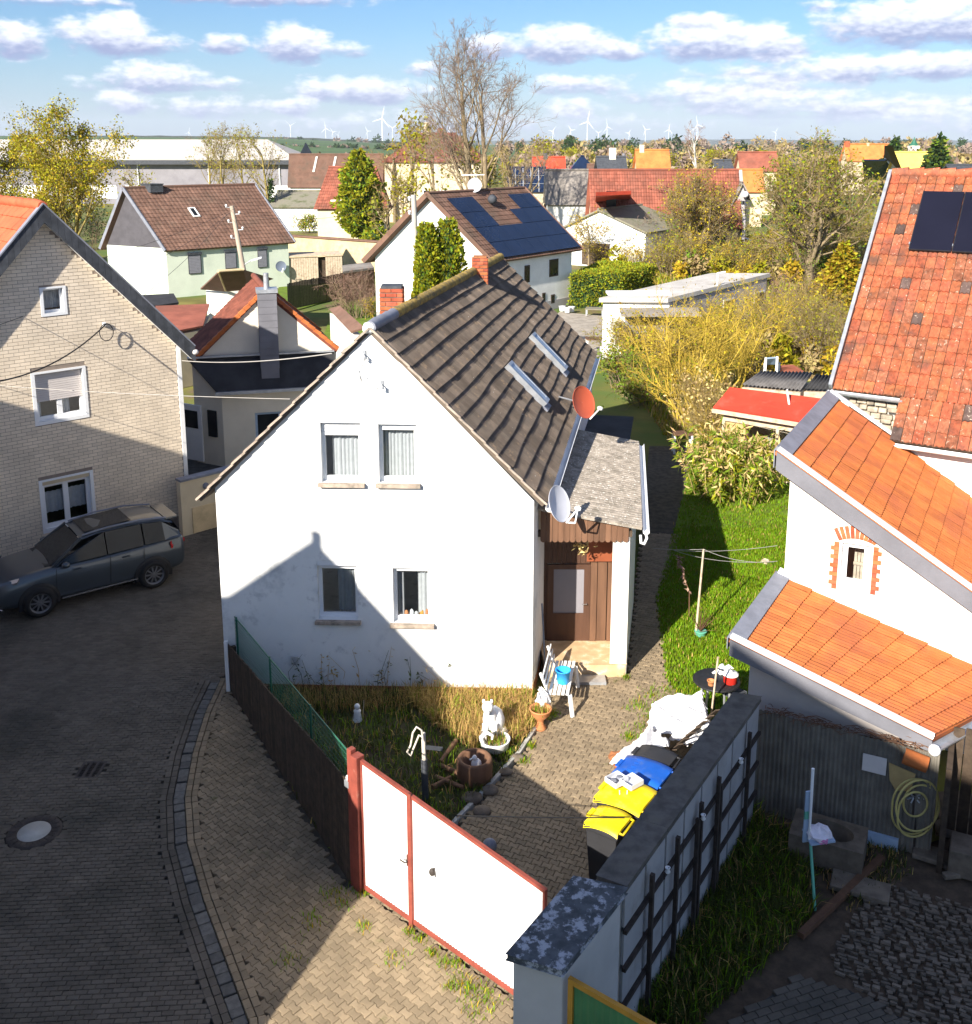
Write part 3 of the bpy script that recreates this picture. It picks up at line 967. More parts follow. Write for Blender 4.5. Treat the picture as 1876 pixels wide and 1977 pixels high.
def tubes_np(pts,rads,n=4):
 """many tubes at once"""
 k,s,_=pts.shape
 t=np.zeros_like(pts)
 t[:,1:-1]=pts[:,2:] - pts[:,:-2];t[:,0]=pts[:,1] - pts[:,0];t[:,-1]=pts[:,-1] - pts[:,-2]
 t=_norm(t)
 ref=np.where(np.abs(t[...,2:3])>.9,np.array([1.,0,0]),np.array([0,0,1.]))
 u=_norm(np.cross(t,ref));w=np.cross(t,u)
 a=np.arange(n)*2*np.pi / n
 v=pts[:,:,None]+(u[:,:,None]*np.cos(a)[:,None]+w[:,:,None]*np.sin(a)[:,None])*rads[:,:,None,None]
 idx=np.arange(k*s*n).reshape(k,s,n)
 q0=idx[:,:-1];q1=idx[:,1:]
 q=np.stack([q0,np.roll(q0,-1,2),np.roll(q1,-1,2),q1],-1).reshape(-1,4)
 return v.reshape(-1,3),q

def cards(p,size,seed=1,flat=0.0,aspect=.55,dirs=None,droop=0.0):
 """one rhombic leaf per point"""
 rg=np.random.default_rng(seed)
 n=len(p)
 d=_norm(rg.normal(0,1,(n,3))+(dirs if dirs is not None else 0)+np.array([0,0,-droop]))
 s=_norm(np.cross(d,_norm(rg.normal(0,1,(n,3))+np.array([0,0,flat]))))
 L=(size*rg.uniform(.6,1.4,n))[:,None]
 v=np.stack([p,p+d*L*.5+s*L*aspect*.5,p+d*L,p+d*L*.5 - s*L*aspect*.5],1).reshape(-1,3)
 q=np.arange(n*4).reshape(n,4)
 return v,q

def join_np(parts):
 vs,qs,ms=[],[],[]
 b=0
 for (v,q,m) in parts:
  vs.append(v);qs.append(q+b);ms.append(np.full(len(q),m));b+=len(v)
 return np.concatenate(vs),np.concatenate(qs),np.concatenate(ms)

def make_tree(root,seed,trunk,gens,bark='bark',twig='twig_tan',nbig=2,leaf=None,leaf_n=0,leaf_size=.12,sides=(7,5,4,3,3),trunk_name='trunk',crown_name='crown',leaf_all=False,spread=.12,droop=0.0,leafm2=None,leaf2=0.0):
 g=branch_gens(seed,trunk,gens)
 rg=np.random.default_rng(seed+99)
 big=[(*tubes_np(p,r,sides[i]),0) for i,(p,r) in enumerate(g[:nbig])]
 v,q,mi=join_np(big)
 np_mesh(trunk_name,v,q,[M[bark]],root,None,True,True).matrix_parent_inverse=Matrix()
 small=[(*tubes_np(p,r,sides[min(i+nbig,len(sides) - 1)]),0) for i,(p,r) in enumerate(g[nbig:])]
 mats=[M[twig]]
 if leaf and leaf_n:
  mats.append(M[leaf])
  pool=np.concatenate([p[:,1:].reshape(-1,3) for p,r in (g[1:] if leaf_all else g[-2:])])
  pk=pool[rg.integers(0,len(pool),leaf_n)]+rg.normal(0,spread,(leaf_n,3))
  small.append((*cards(pk,np.full(leaf_n,leaf_size),seed,droop=droop),1))
  if leafm2:
   mats.append(M[leafm2])
   n2=int(leaf_n*leaf2)
   pk=pool[rg.integers(0,len(pool),n2)]+rg.normal(0,spread,(n2,3))
   small.append((*cards(pk,np.full(n2,leaf_size),seed+5,droop=droop),2))
 if small:
  v,q,mi=join_np(small)
  np_mesh(crown_name,v,q,mats,root,mi,False,True).matrix_parent_inverse=Matrix()
 return root

def foliage_column(root,prof,n,size,mats,seed=1,shell=.35,core='leaf_dark',crown_name='crown',probs=None,upd=0.6,trunk=0.08,lump=.18,flat=0):
 """evergreen: leaf faces in the outer shell of a turned profile [(z, r)]"""
 rg=np.random.default_rng(seed)
 zs=np.array([p[0] for p in prof]);rs=np.array([p[1] for p in prof])
 wz=rg.uniform(0,1,n*3)
 z=zs[0]+(zs[-1] - zs[0])*wz
 R=np.interp(z,zs,rs)
 keep=rg.random(n*3)<R / rs.max()*.9+.1
 z,R=z[keep][:n],R[keep][:n]
 k=len(z)
 a=rg.uniform(0,2*np.pi,k)
 lumpf=1+lump*(np.sin(a*3+z*1.7+seed)*.5+np.sin(a*5 - z*2.9+seed*2)*.5)+rg.normal(0,.04,k)
 r=R*lumpf*(1 - shell*rg.random(k)**1.6)
 p=np.stack([np.cos(a)*r,np.sin(a)*r,z],1)
 d=np.stack([np.cos(a),np.sin(a),np.full(k,upd)],1)*1.3
 v,q=cards(p,np.full(k,size),seed,dirs=d,aspect=.6,flat=flat)
 mi=rg.choice(len(mats),k,p=probs) if len(mats)>1 else None
 np_mesh(crown_name,v,q,[M[x] for x in mats],root,mi,False,True).matrix_parent_inverse=Matrix()
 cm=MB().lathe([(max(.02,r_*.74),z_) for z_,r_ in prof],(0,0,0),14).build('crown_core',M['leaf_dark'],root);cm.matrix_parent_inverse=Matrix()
 if trunk:
  mb=MB()
  mb.lathe([(trunk,-0.1),(trunk*.8,zs[0]+(zs[-1] - zs[0])*.3),(trunk*.3,zs[0]+(zs[-1] - zs[0])*.85)],(0,0,0),8)
  o=mb.build('trunk',M['bark'],root);o.matrix_parent_inverse=Matrix()
 return root
# ------------------------------------------------------------------ the setting: ground, road, pavements, garden, lawn
E1,E2=Vector((0.911,-0.412,0)),Vector((0.412,0.911,0))
UP=Vector((0,0,1))

def build_ground():
 # one sheet out to the horizon, rising gently to the fields on the left
 az=[rad(a) for a in np.linspace(-75,75,76)]
 ds=[0,30,60,120,200,330,500,800,1200,1700,2300,3000,4500,7000,12000]
 def zz(a,d):
  x=CX+F*math.tan(a)
  crest=np.interp(x,[-400,0,250,560,640,720,800,2400],[23,23,22,18.5,14.0,11.0,4.0,0.0])
  t=max(0.0,min(1.0,(d - 420) / 1900.0));t=t*t*(3 - 2*t)
  return -0.12+crest*t if d<=3000 else -4.0
 mb=MB()
 vs,fs=[],[]
 vs.append((0,-60,-0.12))
 n=len(az)
 for d in ds[1:]:
  for a in az:vs.append((math.sin(a)*d,math.cos(a)*d - (60 if d==30 else 0)*0,zz(a,d)))
 for j in range(n - 1):fs.append((0,1+j+1,1+j))
 for i in range(len(ds) - 2):
  for j in range(n - 1):
   a=1+i*n+j
   fs.append((a,a+1,a+n+1,a+n))
 fs=[f[::-1] for f in fs]
 mb.mesh(vs,fs,0,True)
 for k,f in enumerate(mb.f):
  d=max(math.hypot(mb.v[i][0],mb.v[i][1]) for i in f)
  mb.m[k]=0 if d<340 else 1
 o=mb.build('ground',[M['meadow'],M['field']])
 o['kind']='structure'
build_ground()

def ridge_hill(name,d,prof,m,depth=600):
 """long far ridge; prof = [(pixel x, pixel y of the crest)]"""
 mb=MB()
 xs=np.arange(prof[0][0],prof[-1][0]+1,14)
 vs,fs=[],[]
 rr_=random.Random(d)
 for i,x in enumerate(xs):
  y=np.interp(x,[p[0] for p in prof],[p[1] for p in prof])+rr_.uniform(-.5,.5)
  p=P(x,y,Y=d)
  vs+=[(p.x,d,-2),(p.x,d,p.z),(p.x*1.05,d+depth,p.z*0.6 - 2)]
  if i:b=3*i;fs+=[(b - 3,b,b+1,b - 2),(b - 2,b+1,b+2,b - 1)]
 mb.mesh(vs,fs,0,False)
 o=mb.build(name,M[m]);o['kind']='structure'
ridge_hill('hills',3300,[(-700,261),(0,261.5),(300,261.5),(560,264.5),(700,270.5),(820,274),(900,276)],'forest')
ridge_hill('hills',9500,[(700,274),(900,271.5),(1180,270.5),(1400,269.5),(1900,271),(2600,270)],'forest',1500)
ridge_hill('hills',7500,[(1384,275),(1396,268.5),(1490,268.5),(1500,275)],'forest',800)

GUT=[(-2.35,8.2),(-2.98,10.54),(-3.4,11.31),(-4.09,12.6),(-4.66,13.8),(-5.03,14.94),(-5.25,16.2),(-5.38,17.5),(-5.40,18.7)]
def offset(path,d):
 out=[]
 for i,p in enumerate(path):
  a=path[max(0,i - 1)];b=path[min(len(path) - 1,i+1)]
  t=Vector((b[0] - a[0],b[1] - a[1])).normalized()
  out.append((p[0]+t.y*d,p[1] - t.x*d))
 return out
BR0=Vector((-8.36,27.41,0));BRD=Vector((-0.74,-0.672,0)).normalized()   # foot of the brick house corner, along its street wall
brp=lambda k:(BR0.x+BRD.x*k,BR0.y+BRD.y*k)
ROAD=offset(GUT,-0.09)+[(-5.25,18.6),(-3.6,27.0),(-5.8,27.2),(-8.36,27.41),brp(13),(-17.5,8.2)]
FEN0,FEN1=(-5.02,18.36),(-1.94,12.96)
GATE0,GATE1=(-1.85,12.91),(0.36,10.93)
WALK=offset(GUT,0.09)+[(-5.02,18.36),FEN1,GATE0,GATE1,(0.30,10.2),(0.2,8.2)]
YARD=[GATE0,(-1.72,12.98),(-0.50,14.17),(0.62,16.1),(1.26,17.98),(1.26,18.9),(2.85,18.9),(3.5,22.4),(5.8,35),(8.0,35),(4.0,22.4),(3.75,20.0),(3.6,18.7),(4.5,16.6),(4.5,15.6),(3.9,14.5),(1.2,10.3),GATE1]
GARDEN=[(-4.95,18.36),FEN1,GATE0,(-1.75,12.98),(-0.56,14.22),(0.56,16.15),(1.2,18.1),(0.9,18.24)]
LAWN=[(3.6,18.7),(3.75,20.0),(4.0,22.4),(6.9,33),(10.5,33),(9.0,25),(7.4,21.9),(5.3,17.5),(4.5,16.6)]
road=sheet('road',ROAD,-0.045,'joint_dark')
walk=sheet('pavement',WALK,-0.043,'joint')
yard=sheet('yard_pavement',YARD,-0.041,'joint')
garden=sheet('garden_bed',GARDEN,-0.02,'soil')
lawn=sheet('lawn',LAWN,-0.025,'lawn')

def build_paving():
 mc=Vector((-7.04,14.11));hole=[(mc.x+.42*math.cos(a),mc.y+.42*math.sin(a)) for a in np.linspace(0,2*math.pi,16)[:-1]]
 gc=P(175,1485,0);g0=gc - Vector((.20,.24,0));g1=gc+Vector((.20,.24,0))
 dr=[(g0.x,g0.y),(g1.x,g0.y),(g1.x,g1.y),(g0.x,g1.y)]
 strips=offset(GUT,-0.36)
 core=offset(GUT,-0.28)+[(-5.36,18.6),(-3.6,27.0),(-5.8,27.2),(-8.30,27.3),brp(13),(-17.5,8.2)]
 pavers(road,core,'rect',M['paver'],300,0.06,holes=[hole,dr],maxd=30,sx=.78)
 # a running course of pavers beside the gutter on both sides
 rr_=random.Random(5)
 out=paver_outline('rect')
 for par,off,m in ((road,-0.25,M['paver']),(road,-0.145,M['paver']),(walk,0.145,M['paver_tan']),(walk,0.25,M['paver_tan'])):
  path=offset(GUT,off)
  course=MB()
  acc=0.0
  for a,b in zip(path,path[1:]):
   L=math.dist(a,b);t=Vector((b[0] - a[0],b[1] - a[1],0)) / L
   while acc<L:
    c=Vector((a[0],a[1],0))+t*acc
    if in_view(c):
     s=Vector((t.y,-t.x,0))
     course.obox(c - t*.076 - s*.046+UP*(-.05),t*.152,s*.092,UP*(.059+rr_.uniform(-.004,.004)))
    acc+=0.16
   acc -=L
  o=course.build('paver',m,par,bevel=0.006);o['kind']='stuff'
 pavers(walk,offset(GUT,0.28)+[(-5.0,18.3),(FEN1[0] - .08,FEN1[1] - .1),(GATE0[0] - .05,GATE0[1] - .05),(GATE1[0],GATE1[1] - .04),(0.30,10.2),(0.2,8.2)],'h',M['paver_tan'],300,math.atan2(-1.96,2.19),seed=4,sx=.78)
 pavers(yard,YARD,'h',M['paver_tan'],300,rad(-24),seed=6,maxd=27,sx=.78)
 gut=sheet('gutter',offset(GUT,-0.10)+offset(GUT,0.10)[::-1],-0.044,'joint_dark')
 path=GUT;acc=0.0
 for a,b in zip(path,path[1:]):
  L=math.dist(a,b);t=Vector((b[0] - a[0],b[1] - a[1],0)) / L
  s=Vector((t.y,-t.x,0))
  while acc<L:
   w=rr_.choice([.16,.2,.24,.18])
   c=Vector((a[0],a[1],0))+t*acc
   if in_view(c):
    mb=MB().obox(-t*(w / 2 - .008) - s*.085 - UP*.05,t*(w - .016),s*.17,UP*(.05+rr_.uniform(-.012,.0)))
    o=mb.build('sett',M['gutter_stone'],gut,bevel=0.012);o.location=c;o.matrix_parent_inverse=Matrix()
   acc+=w
  acc -=L
 # manhole cover
 t=thing('manhole_cover','round manhole cover with pale concrete centre in the dark road paving','manhole cover',(mc.x,mc.y,0))
 mb=MB().lathe([(.25,-.02),(.25,.004),(.40,.006),(.415,-.03)],(mc.x,mc.y,0),40)
 for k in range(20):
  a=k*math.pi / 10
  mb.obox((mc.x+.27*math.cos(a),mc.y+.27*math.sin(a),.003),(.11*math.cos(a),.11*math.sin(a),0),(-.02*math.sin(a),.02*math.cos(a),0),(0,0,.008))
 mb.build('cover_ring',M['iron'],t)
 MB().lathe([(0.0001,.008),(.245,.006),(.25,-.02)],(mc.x,mc.y,0),32).build('concrete_centre',M['concrete'],t)
 st=MB()
 for k in range(26):
  a=k*2*math.pi / 26
  u=Vector((math.cos(a),math.sin(a),0));v=Vector((-u.y,u.x,0))
  st.obox(Vector((mc.x,mc.y,-.045))+u*.425 - v*.045,u*(.10+.03*(k % 2)),v*.09,UP*.043)
 o=st.build('paver',M['paver'],road,bevel=.006);o['kind']='stuff'
 # drain grate: three slots of bars
 t=thing('drain_grate','rectangular iron drain grate set in the dark road paving','drain grate',((g0.x+g1.x) / 2,(g0.y+g1.y) / 2,0))
 MB().obox((g0.x,g0.y,-.08),(g1.x - g0.x,0,0),(0,g1.y - g0.y,0),(0,0,.03)).build('pit',M['rubber'],t)
 fr=MB()
 w,h=g1.x - g0.x,g1.y - g0.y
 for k in range(4):fr.obox((g0.x+(w - .045)*k / 3,g0.y,-.05),(.045,0,0),(0,h,0),(0,0,.052))
 for k in (0,1):fr.obox((g0.x+.05,g0.y+(h - .04)*k,-.05),(w - .1,0,0),(0,.04,0),(0,0,.05))
 fr.build('frame',M['iron'],t)
 for k in range(9):
  MB().obox((g0.x+.046,g0.y+.06+(h - .13)*k / 8,-.045),(w - .092,0,0),(0,.014,0),(0,0,.04)).build('bar',M['iron'],t)
 # kerb between garden and yard
 kb=bpy.data.objects.new('kerb',None);COL.objects.link(kb);kb['kind']='structure'
 path=[(-1.72,12.95),(-0.56,14.2),(0.56,16.12),(1.18,17.6)]
 for a,b in zip(path,path[1:]):
  L=math.dist(a,b);t=Vector((b[0] - a[0],b[1] - a[1],0)) / L;s=Vector((t.y,-t.x,0))
  n=max(1,round(L / .5))
  for k in range(n):
   MB().obox(Vector((a[0],a[1],-.1))+t*(L*k / n+.005) - s*.045,t*(L / n - .01),s*.07,UP*(.15+rr_.uniform(-.01,.01))).build('kerb_stone',M['concrete'],kb,bevel=.008)
build_paving()

# ------------------------------------------------------------------ the white house
def white_house():
 A0,B0=Vector((-5.12,18.46,0)),Vector((0.9,18.25,0))
 ax=Vector((0.183,0.983,0))
 u=(B0 - A0).normalized();n=Vector((u.y,-u.x,0));W=(B0 - A0).length
 Lh=13.2
 t=thing('white_house','white plastered house with a dark ribbed tile roof and four windows in its gable','house',(-2.1,18.4,0))
 sx=lambda px,py:(P(px,py,Y=18.38) - A0).dot(u)
 sz=lambda px,py:P(px,py,Y=18.38).z
 wins={}
 for k,(a,b,c,d) in {'ul':(619,697,806,931),'ur':(731,805,808,931),'ll':(613,690,1083,1196),'lr':(759,832,1086,1200)}.items():
  wins[k]=(sx(a,(c+d) / 2),sx(b,(c+d) / 2),sz(a,d),sz(a,c))
 mb=MB()
 holes=list(wins.values())
 RZ,EZ=7.06,3.84
 wall_face(mb,A0,u,n,[(0,4.12),(3.02,7.13),(W,3.93)],holes,reveal=0.22,z0=0.0)
 C0,D0=B0+ax*Lh,A0+ax*Lh
 wall_face(mb,B0,ax,Vector((ax.y,-ax.x,0)),[(0,EZ),(Lh,EZ)],z0=0)
 wall_face(mb,A0,ax,-Vector((ax.y,-ax.x,0)),[(0,EZ),(Lh,EZ)],z0=0)
 wall_face(mb,D0,u,-n,[(0,EZ),(3.03,RZ),(W,EZ)],z0=0)
 mb.face([A0,B0,C0,D0],0)
 mb.build('wall',M['plaster'],t)
 pl=MB()
 pl.obox(A0+n*.03 - UP*.12,u*W,-n*.1,UP*.20)
 pl.obox(B0 - UP*.12+u*.02,ax*Lh,-u*.1,UP*.2)
 pl.build('plinth',M['rust'],t)
 cur={'ul':[(.22,.99,0.0,.97)],'ur':[(.06,.98,0.0,.97)],'ll':[(.45,.92,.05,.95)],'lr':[(.02,.25,0,.95),(.62,.98,.05,.95)]}
 for k,(a,b,c,d) in wins.items():
  if k in ('ul','ur'):
   w=window(t,A0,u,n,a,b,c,d,0.2,sill='sill_stone',box=.10,shutter=.27 if k=='ul' else .14,curtain=cur[k],fw=.065,
        label='white window with its shutter a quarter down' if k=='ul' else None)
  else:
   w=window(t,A0,u,n,a,b,c,d,0.2,sill='sill_stone',box=.10,shutter=.10,curtain=cur[k],fw=.065)
  if k=='lr':# ornaments on the inner ledge
   for q in range(6):
    s=a+.12+q*.10
    c0=A0+u*s - n*.30+UP*(c+.06)
    mm=('curtain','terracotta','white_paint','curtain','ochre_wood','terracotta')[q]
    MB().blob(c0,(.045,.035,.05+.02*(q % 3)),8,0,.15,q).build('ornament',M[mm],w)
 # small meter flap and vent marks on the wall
 c=P(569,1275,Y=18.36)
 mb=MB().obox(c - u*.07+n*.012 - UP*.085,u*.14,-n*.03,UP*.17)
 mb.build('meter_flap',M['concrete_lilac'],t)
 # roof
 OV=0.07
 rn=P(714,634,Y=18.33);rn.z=7.22
 rf=P(965,497,z=7.22);ef=P(1150,683,z=3.86);en=P(1049,949,z=3.86);en.y=18.30
 nq=(rf - rn).cross(en - rn).normalized();ef=PL(1150,683,rn,nq)
 ln=Vector((-5.43,18.40,3.92));lf=ln+(rf - rn)
 roof=MB()
 dn_=-nq*.02 if nq.z>0 else nq*.02
 slab(roof,[p+dn_ for p in (rn,rf,ef,en)],0.07)
 slab(roof,[rn,rf,lf,ln],0.07)
 rb=roof.build('roof',M['roof_brown'],t)
 tile_roof(rb,rn,rf,ef,en,46,14,[M['roof_brown']],300,bumps=3,amp=0.026,lift=0.034,sag=.10,seed=2,jit=.008)
 tile_roof(rb,rf,rn,ln,lf,30,14,[M['roof_brown']],0,bumps=1,amp=0.02,lift=0.034,sag=.05,seed=3,jit=.008)
 # ridge caps
 k=34
 for i in range(k):
  a,b=rn.lerp(rf,i / k),rn.lerp(rf,(i+1.06) / k)
  mb=MB().tube([a+UP*.0,b+UP*.012],[.115,.125],10)
  o=mb.build('ridge_tile',M['lead'] if i<4 else M['ridge_moss'],rb)
 # white mortar knob at the gable peak
 MB().blob(rn+Vector((-.02,.02,-.02)),(.13,.1,.11),10,0,.1,4).build('mortar_cap',M['plaster'],rb)
 # verge: stepped edge tiles along both gable slopes
 for (a,b,side) in ((rn,en,1),(rn,ln,-1)):
  for i in range(14):
   p,q=a.lerp(b,i / 14),a.lerp(b,(i+1.1) / 14)
   off=Vector((0,-.015,-.03))
   mb=MB().bar(p+off+Vector((0,-.05,.035)),q+off+Vector((0,-.05,.065)),.07,.038)
   mb.build('verge_tile',M['sill_stone'],rb)
 # chimneys
 def brick_chimney(c,w,d,z0,z1,name,cap=True):
  core=MB().box((c.x,c.y,(z0+z1) / 2),(w - .02,d - .02,z1 - z0 - .02))
  ch=core.build('chimney',M['mortar'],rb)
  rows=int((z1 - z0) / .085)
  for r in range(rows):
   z=z0+(z1 - z0)*(r+.5) / rows
   for fx in (0,1,2,3):
    L=w if fx in (0,2) else d
    m=max(1,int(round(L / .22)))
    off=(r % 2)*.5
    for q in range(m+(r % 2)):
     a=max(0,(q - off) / m);b2=min(1,(q+1 - off) / m)
     if b2 - a<.1:continue
     s=((a+b2) / 2 - .5)*L;ln_=(b2 - a)*L - .012
     if fx==0:cc,sz_=(c.x+s,c.y - d / 2,z),(ln_,.02,.07)
     elif fx==2:cc,sz_=(c.x+s,c.y+d / 2,z),(ln_,.02,.07)
     elif fx==1:cc,sz_=(c.x+w / 2,c.y+s,z),(.02,ln_,.07)
     else:cc,sz_=(c.x - w / 2,c.y+s,z),(.02,ln_,.07)
     BR.box(cc,sz_)
  return ch
 nr=(rf - rn).cross(en - rn).normalized();nr=nr if nr.z>0 else -nr
 BR=MB()
 c1=PL(930,540,rn,nr)
 brick_chimney(Vector((c1.x - .05,c1.y+.1,0)),.40,.40,c1.z - .4,7.58,'chimney')
 c2=rn.lerp(rf,.17)+Vector((-.32,.25,0))
 c2=Vector((P(757,580,Y=20.9).x,20.9,0))
 brick_chimney(c2,.46,.46,6.6,7.6,'chimney')
 o=BR.build('brick',M['brick_red'],rb);o['kind']='stuff'
 MB().box((c2.x,c2.y,7.62),(.42,.42,.05)).build('chimney_cap',M['anth'],rb)
 MB().box((c1.x - .05,c1.y+.1,7.6),(.34,.34,.04)).build('chimney_cap',M['rust'],rb)
 # two roof lights lying down the slope
 ud=(rf - rn).normalized();vd=(en - rn).normalized()
 for (x0,y0,x1,y1) in ((1017,654,1085,708),(970,712,1046,782)):
  a,b=PL(x0,y0,rn,nr),PL(x1,y1,rn,nr)
  L=(b - a).dot(vd)
  ww=.42
  fr=MB()
  h=.14
  fr.obox(a+nr*.04,ud*.05,vd*L,nr*h);fr.obox(a+nr*.04+ud*(ww - .05),ud*.05,vd*L,nr*h)
  fr.obox(a+nr*.04+ud*.05,ud*(ww - .1),vd*.07,nr*h);fr.obox(a+nr*.04+ud*.05+vd*(L - .10),ud*(ww - .1),vd*.10,nr*h)
  w=fr.build('roof_light',M['zinc'],rb)
  MB().obox(a+nr*.06+ud*.052+vd*.072,ud*(ww - .104),vd*(L - .174),nr*.105).build('sky_tinted_pane',M['blue_grey'],rb)  # blue-grey colour stands in for the sky reflected in the pane
  MB().obox(a+nr*.03+vd*L - ud*.03,ud*(ww+.06),vd*.14,nr*.06).build('roof_light_apron',M['lead'],rb)
 # gutter on the right eave
 g0,g1=en+Vector((.07,-.03,-.08)),ef+Vector((.07,0,-.08))
 def half_pipe(p,q,r,m,par,name='gutter'):
  p,q=Vector(p),Vector(q)
  t_=(q - p).normalized();s=t_.cross(UP).normalized()
  mb=MB();vs=[];k=9
  for e in (p,q):
   for i in range(k):
    a=math.pi*(1+i / (k - 1))
    vs.append(e+s*(r*math.cos(a))+UP*(r*math.sin(a)))
  for e in (p,q):
   for i in range(k):
    a=math.pi*(1+i / (k - 1))
    vs.append(e+s*((r - .012)*math.cos(a))+UP*((r - .012)*math.sin(a)))
  fs=[]
  for i in range(k - 1):
   fs+=[(i,i+1,k+i+1,k+i),(2*k+i,3*k+i,3*k+i+1,2*k+i+1)]
  fs+=[tuple(range(k))[::-1],(0,k,3*k,2*k),(k - 1,3*k - 1,4*k - 1,2*k - 1)]
  mb.mesh(vs,fs)
  o=mb.build(name,M[m],par)
  return o
 half_pipe(g0,g1,.075,'pvc',rb)
 return t,rb,dict(A0=A0,B0=B0,u=u,n=n,ax=ax,rn=rn,rf=rf,en=en,ef=ef,nr=nr,half_pipe=half_pipe)
WH,WHROOF,WD=white_house()

def porch():
 t=WH
 x0,x1=1.02,2.82
 yF,yB,yD=18.86,22.6,19.85
 zs=.28
 ax=Vector((.183,.983,0))
 wl=MB()
 # right pier and right wall, left return, back
 pier=MB().obox((2.48,yF,0),(.33,0,0),ax*.34,(0,0,3.02))
 pier.build('porch_pier',M['plaster_ochre'],t)
 wl.obox(Vector((2.66,yF,0))+ax*.34,(.15,0,0),ax*3.2,(0,0,3.1))
 wl.build('porch_wall',M['plaster_plain'],t)
 # floor slab / worn step
 st=MB().prism([(1.2,yF - .02,-.1),(2.80,yF - .02,-.1),(2.95,yD,-.1),(1.12,yD,-.1)],(0,0,zs+.1))
 st.build('porch_step',M['sand_step'],t,bevel=.02)
 MB().obox((2.02 - .36,yF - .34,-.04),(.72,0,0),(0,.30,0),(0,0,.10)).build('door_grid',M['zinc'],t)
 # door wall of dark planks with a glazed door
 dw=MB();yy=yD
 dw.obox((1.05,yy,zs),(.22,0,0),(0,.05,0),(0,0,2.7))
 for k in range(9):dw.obox((1.27+k*.098,yy,zs+1.72),(.092,0,0),(0,.05,0),(0,0,1.0))
 d0=dw.build('porch_front',M['wood_door'],t)
 dr=MB()
 a,b,zt=1.27,2.16,zs+1.70
 dr.obox((a,yy - .03,zs),(.13,0,0),(0,.06,0),(0,0,zt - zs));dr.obox((b - .13,yy - .03,zs),(.13,0,0),(0,.06,0),(0,0,zt - zs))
 dr.obox((a+.13,yy - .03,zs),(b - a - .26,0,0),(0,.06,0),(0,0,.62));dr.obox((a+.13,yy - .03,zt - .10),(b - a - .26,0,0),(0,.06,0),(0,0,.10))
 door=dr.build('door',M['wood_door'],t)
 MB().obox((a+.13,yy - .005,zs+.62),(b - a - .26,0,0),(0,.02,0),(0,0,zt - zs - .72)).build('door_pane',M['hall_wall'],door)
 MB().tube([(b - .07,yy - .03,zs+.85),(b - .07,yy - .09,zs+.85),(b - .17,yy - .09,zs+.85)],.012,6).build('handle',M['chrome'],door)
 fr=MB()
 for k,w in ((0,.11),(1,.02),(2,.17)):pass
 fr.obox((2.165,yy - .05,zs),(.13,0,0),(0,.12,0),(0,0,1.75));fr.obox((2.31,yy - .03,zs),(.19,0,0),(0,.1,0),(0,0,1.75));fr.obox((2.52,yy - .05,zs),(.16,0,0),(0,.12,0),(0,0,1.75))
 fr.build('door_frame',M['wood_brown'],t)
 MB().obox((2.08,yy - .02,zs+1.77),(.62,0,0),(0,.06,0),(0,0,.95)).build('upper_panel',M['wood_red'],t)
 # porch roof: ribbed sheet, falling away from the house
 a0=Vector((1.0,yF - .14,3.62));a1=Vector((3.02,yF - .14,3.22))
 b0,b1=a0+ax*4.0,a1+ax*4.0
 b1=P(1233,852,z=3.22)
 b0=b1+(a0 - a1)
 mb=MB()
 slab(mb,[a0,b0,b1,a1],.05)
 pr=mb.build('porch_roof',M['porch_roof'],t)
 k=46
 nn=(a1 - a0).cross(b0 - a0).normalized();nn=nn if nn.z>0 else -nn
 for i in range(k):
  f0,f1=i / k,(i+1) / k
  l0,l1,r0,r1=a0.lerp(b0,f0),a0.lerp(b0,f1),a1.lerp(b1,f0),a1.lerp(b1,f1)
  m_=MB()
  vs=[]
  for e in range(4):
   q=e / 3;h=.004+.024*(math.sin(math.pi*q)**2)
   vs+=[l0.lerp(l1,q)+nn*h,r0.lerp(r1,q)+nn*h]
  m_.mesh(vs,[(0,1,3,2),(2,3,5,4),(4,5,7,6)][::1] if (vs[1] - vs[0]).cross(vs[2] - vs[0]).dot(nn)>0 else [(2,3,1,0),(4,5,3,2),(6,7,5,4)])
  o=m_.build('rib',M['porch_roof'],pr)
 WD['half_pipe'](a1+Vector((.07,-.06,-.06)),b1+Vector((.07,0,-.06)),.065,'pvc',pr)
 e=a1+Vector((.07,-.0,-.1))
 MB().tube([e,e+Vector((.02,-.04,-.10)),e+Vector((-.03,-.05,-.22)),e+Vector((-.09,-.03,-.20)),e+Vector((-.1,.0,-.05))],.028,8).build('gutter_outlet',M['pvc'],pr)
 # scalloped board front under the roof edge
 n=15
 for i in range(n):
  xa=1.06+(2.78 - 1.06)*i / n;w=(2.78 - 1.06) / n - .006
  zt=a0.z+(a1.z - a0.z)*(xa - a0.x) / (a1.x - a0.x) - .08
  zb=2.93
  pts=[(xa,zt),(xa,zb)]+[(xa+w*(.5 - .5*math.cos(math.pi*q / 6)),zb - .05*math.sin(math.pi*q / 6)) for q in range(1,6)]+[(xa+w,zb),(xa+w,zt - .02)]
  MB().prism([(p[0],yF - .05,p[1]) for p in pts],(0,.025,0)).build('front_board',M['wood_brown'],pr)
 MB().obox((1.0,yF - .02,2.98),(1.85,0,0),(0,.1,0),(0,0,.12)).build('lintel',M['wood_dark'],pr)
 # hanging dried wreath by the door
 w=MB()
 for q in range(40):
  r=random.Random(q);c=Vector((1.95+r.gauss(0,.09),19.4+r.gauss(0,.06),2.55+r.gauss(0,.1)))
  d=Vector((r.uniform(-1,1),r.uniform(-1,1),r.uniform(-1,1))).normalized()*.09
  w.face([c,c+d+Vector((.02,0,.02)),c+d*1.3,c+d - Vector((.02,0,.02))])
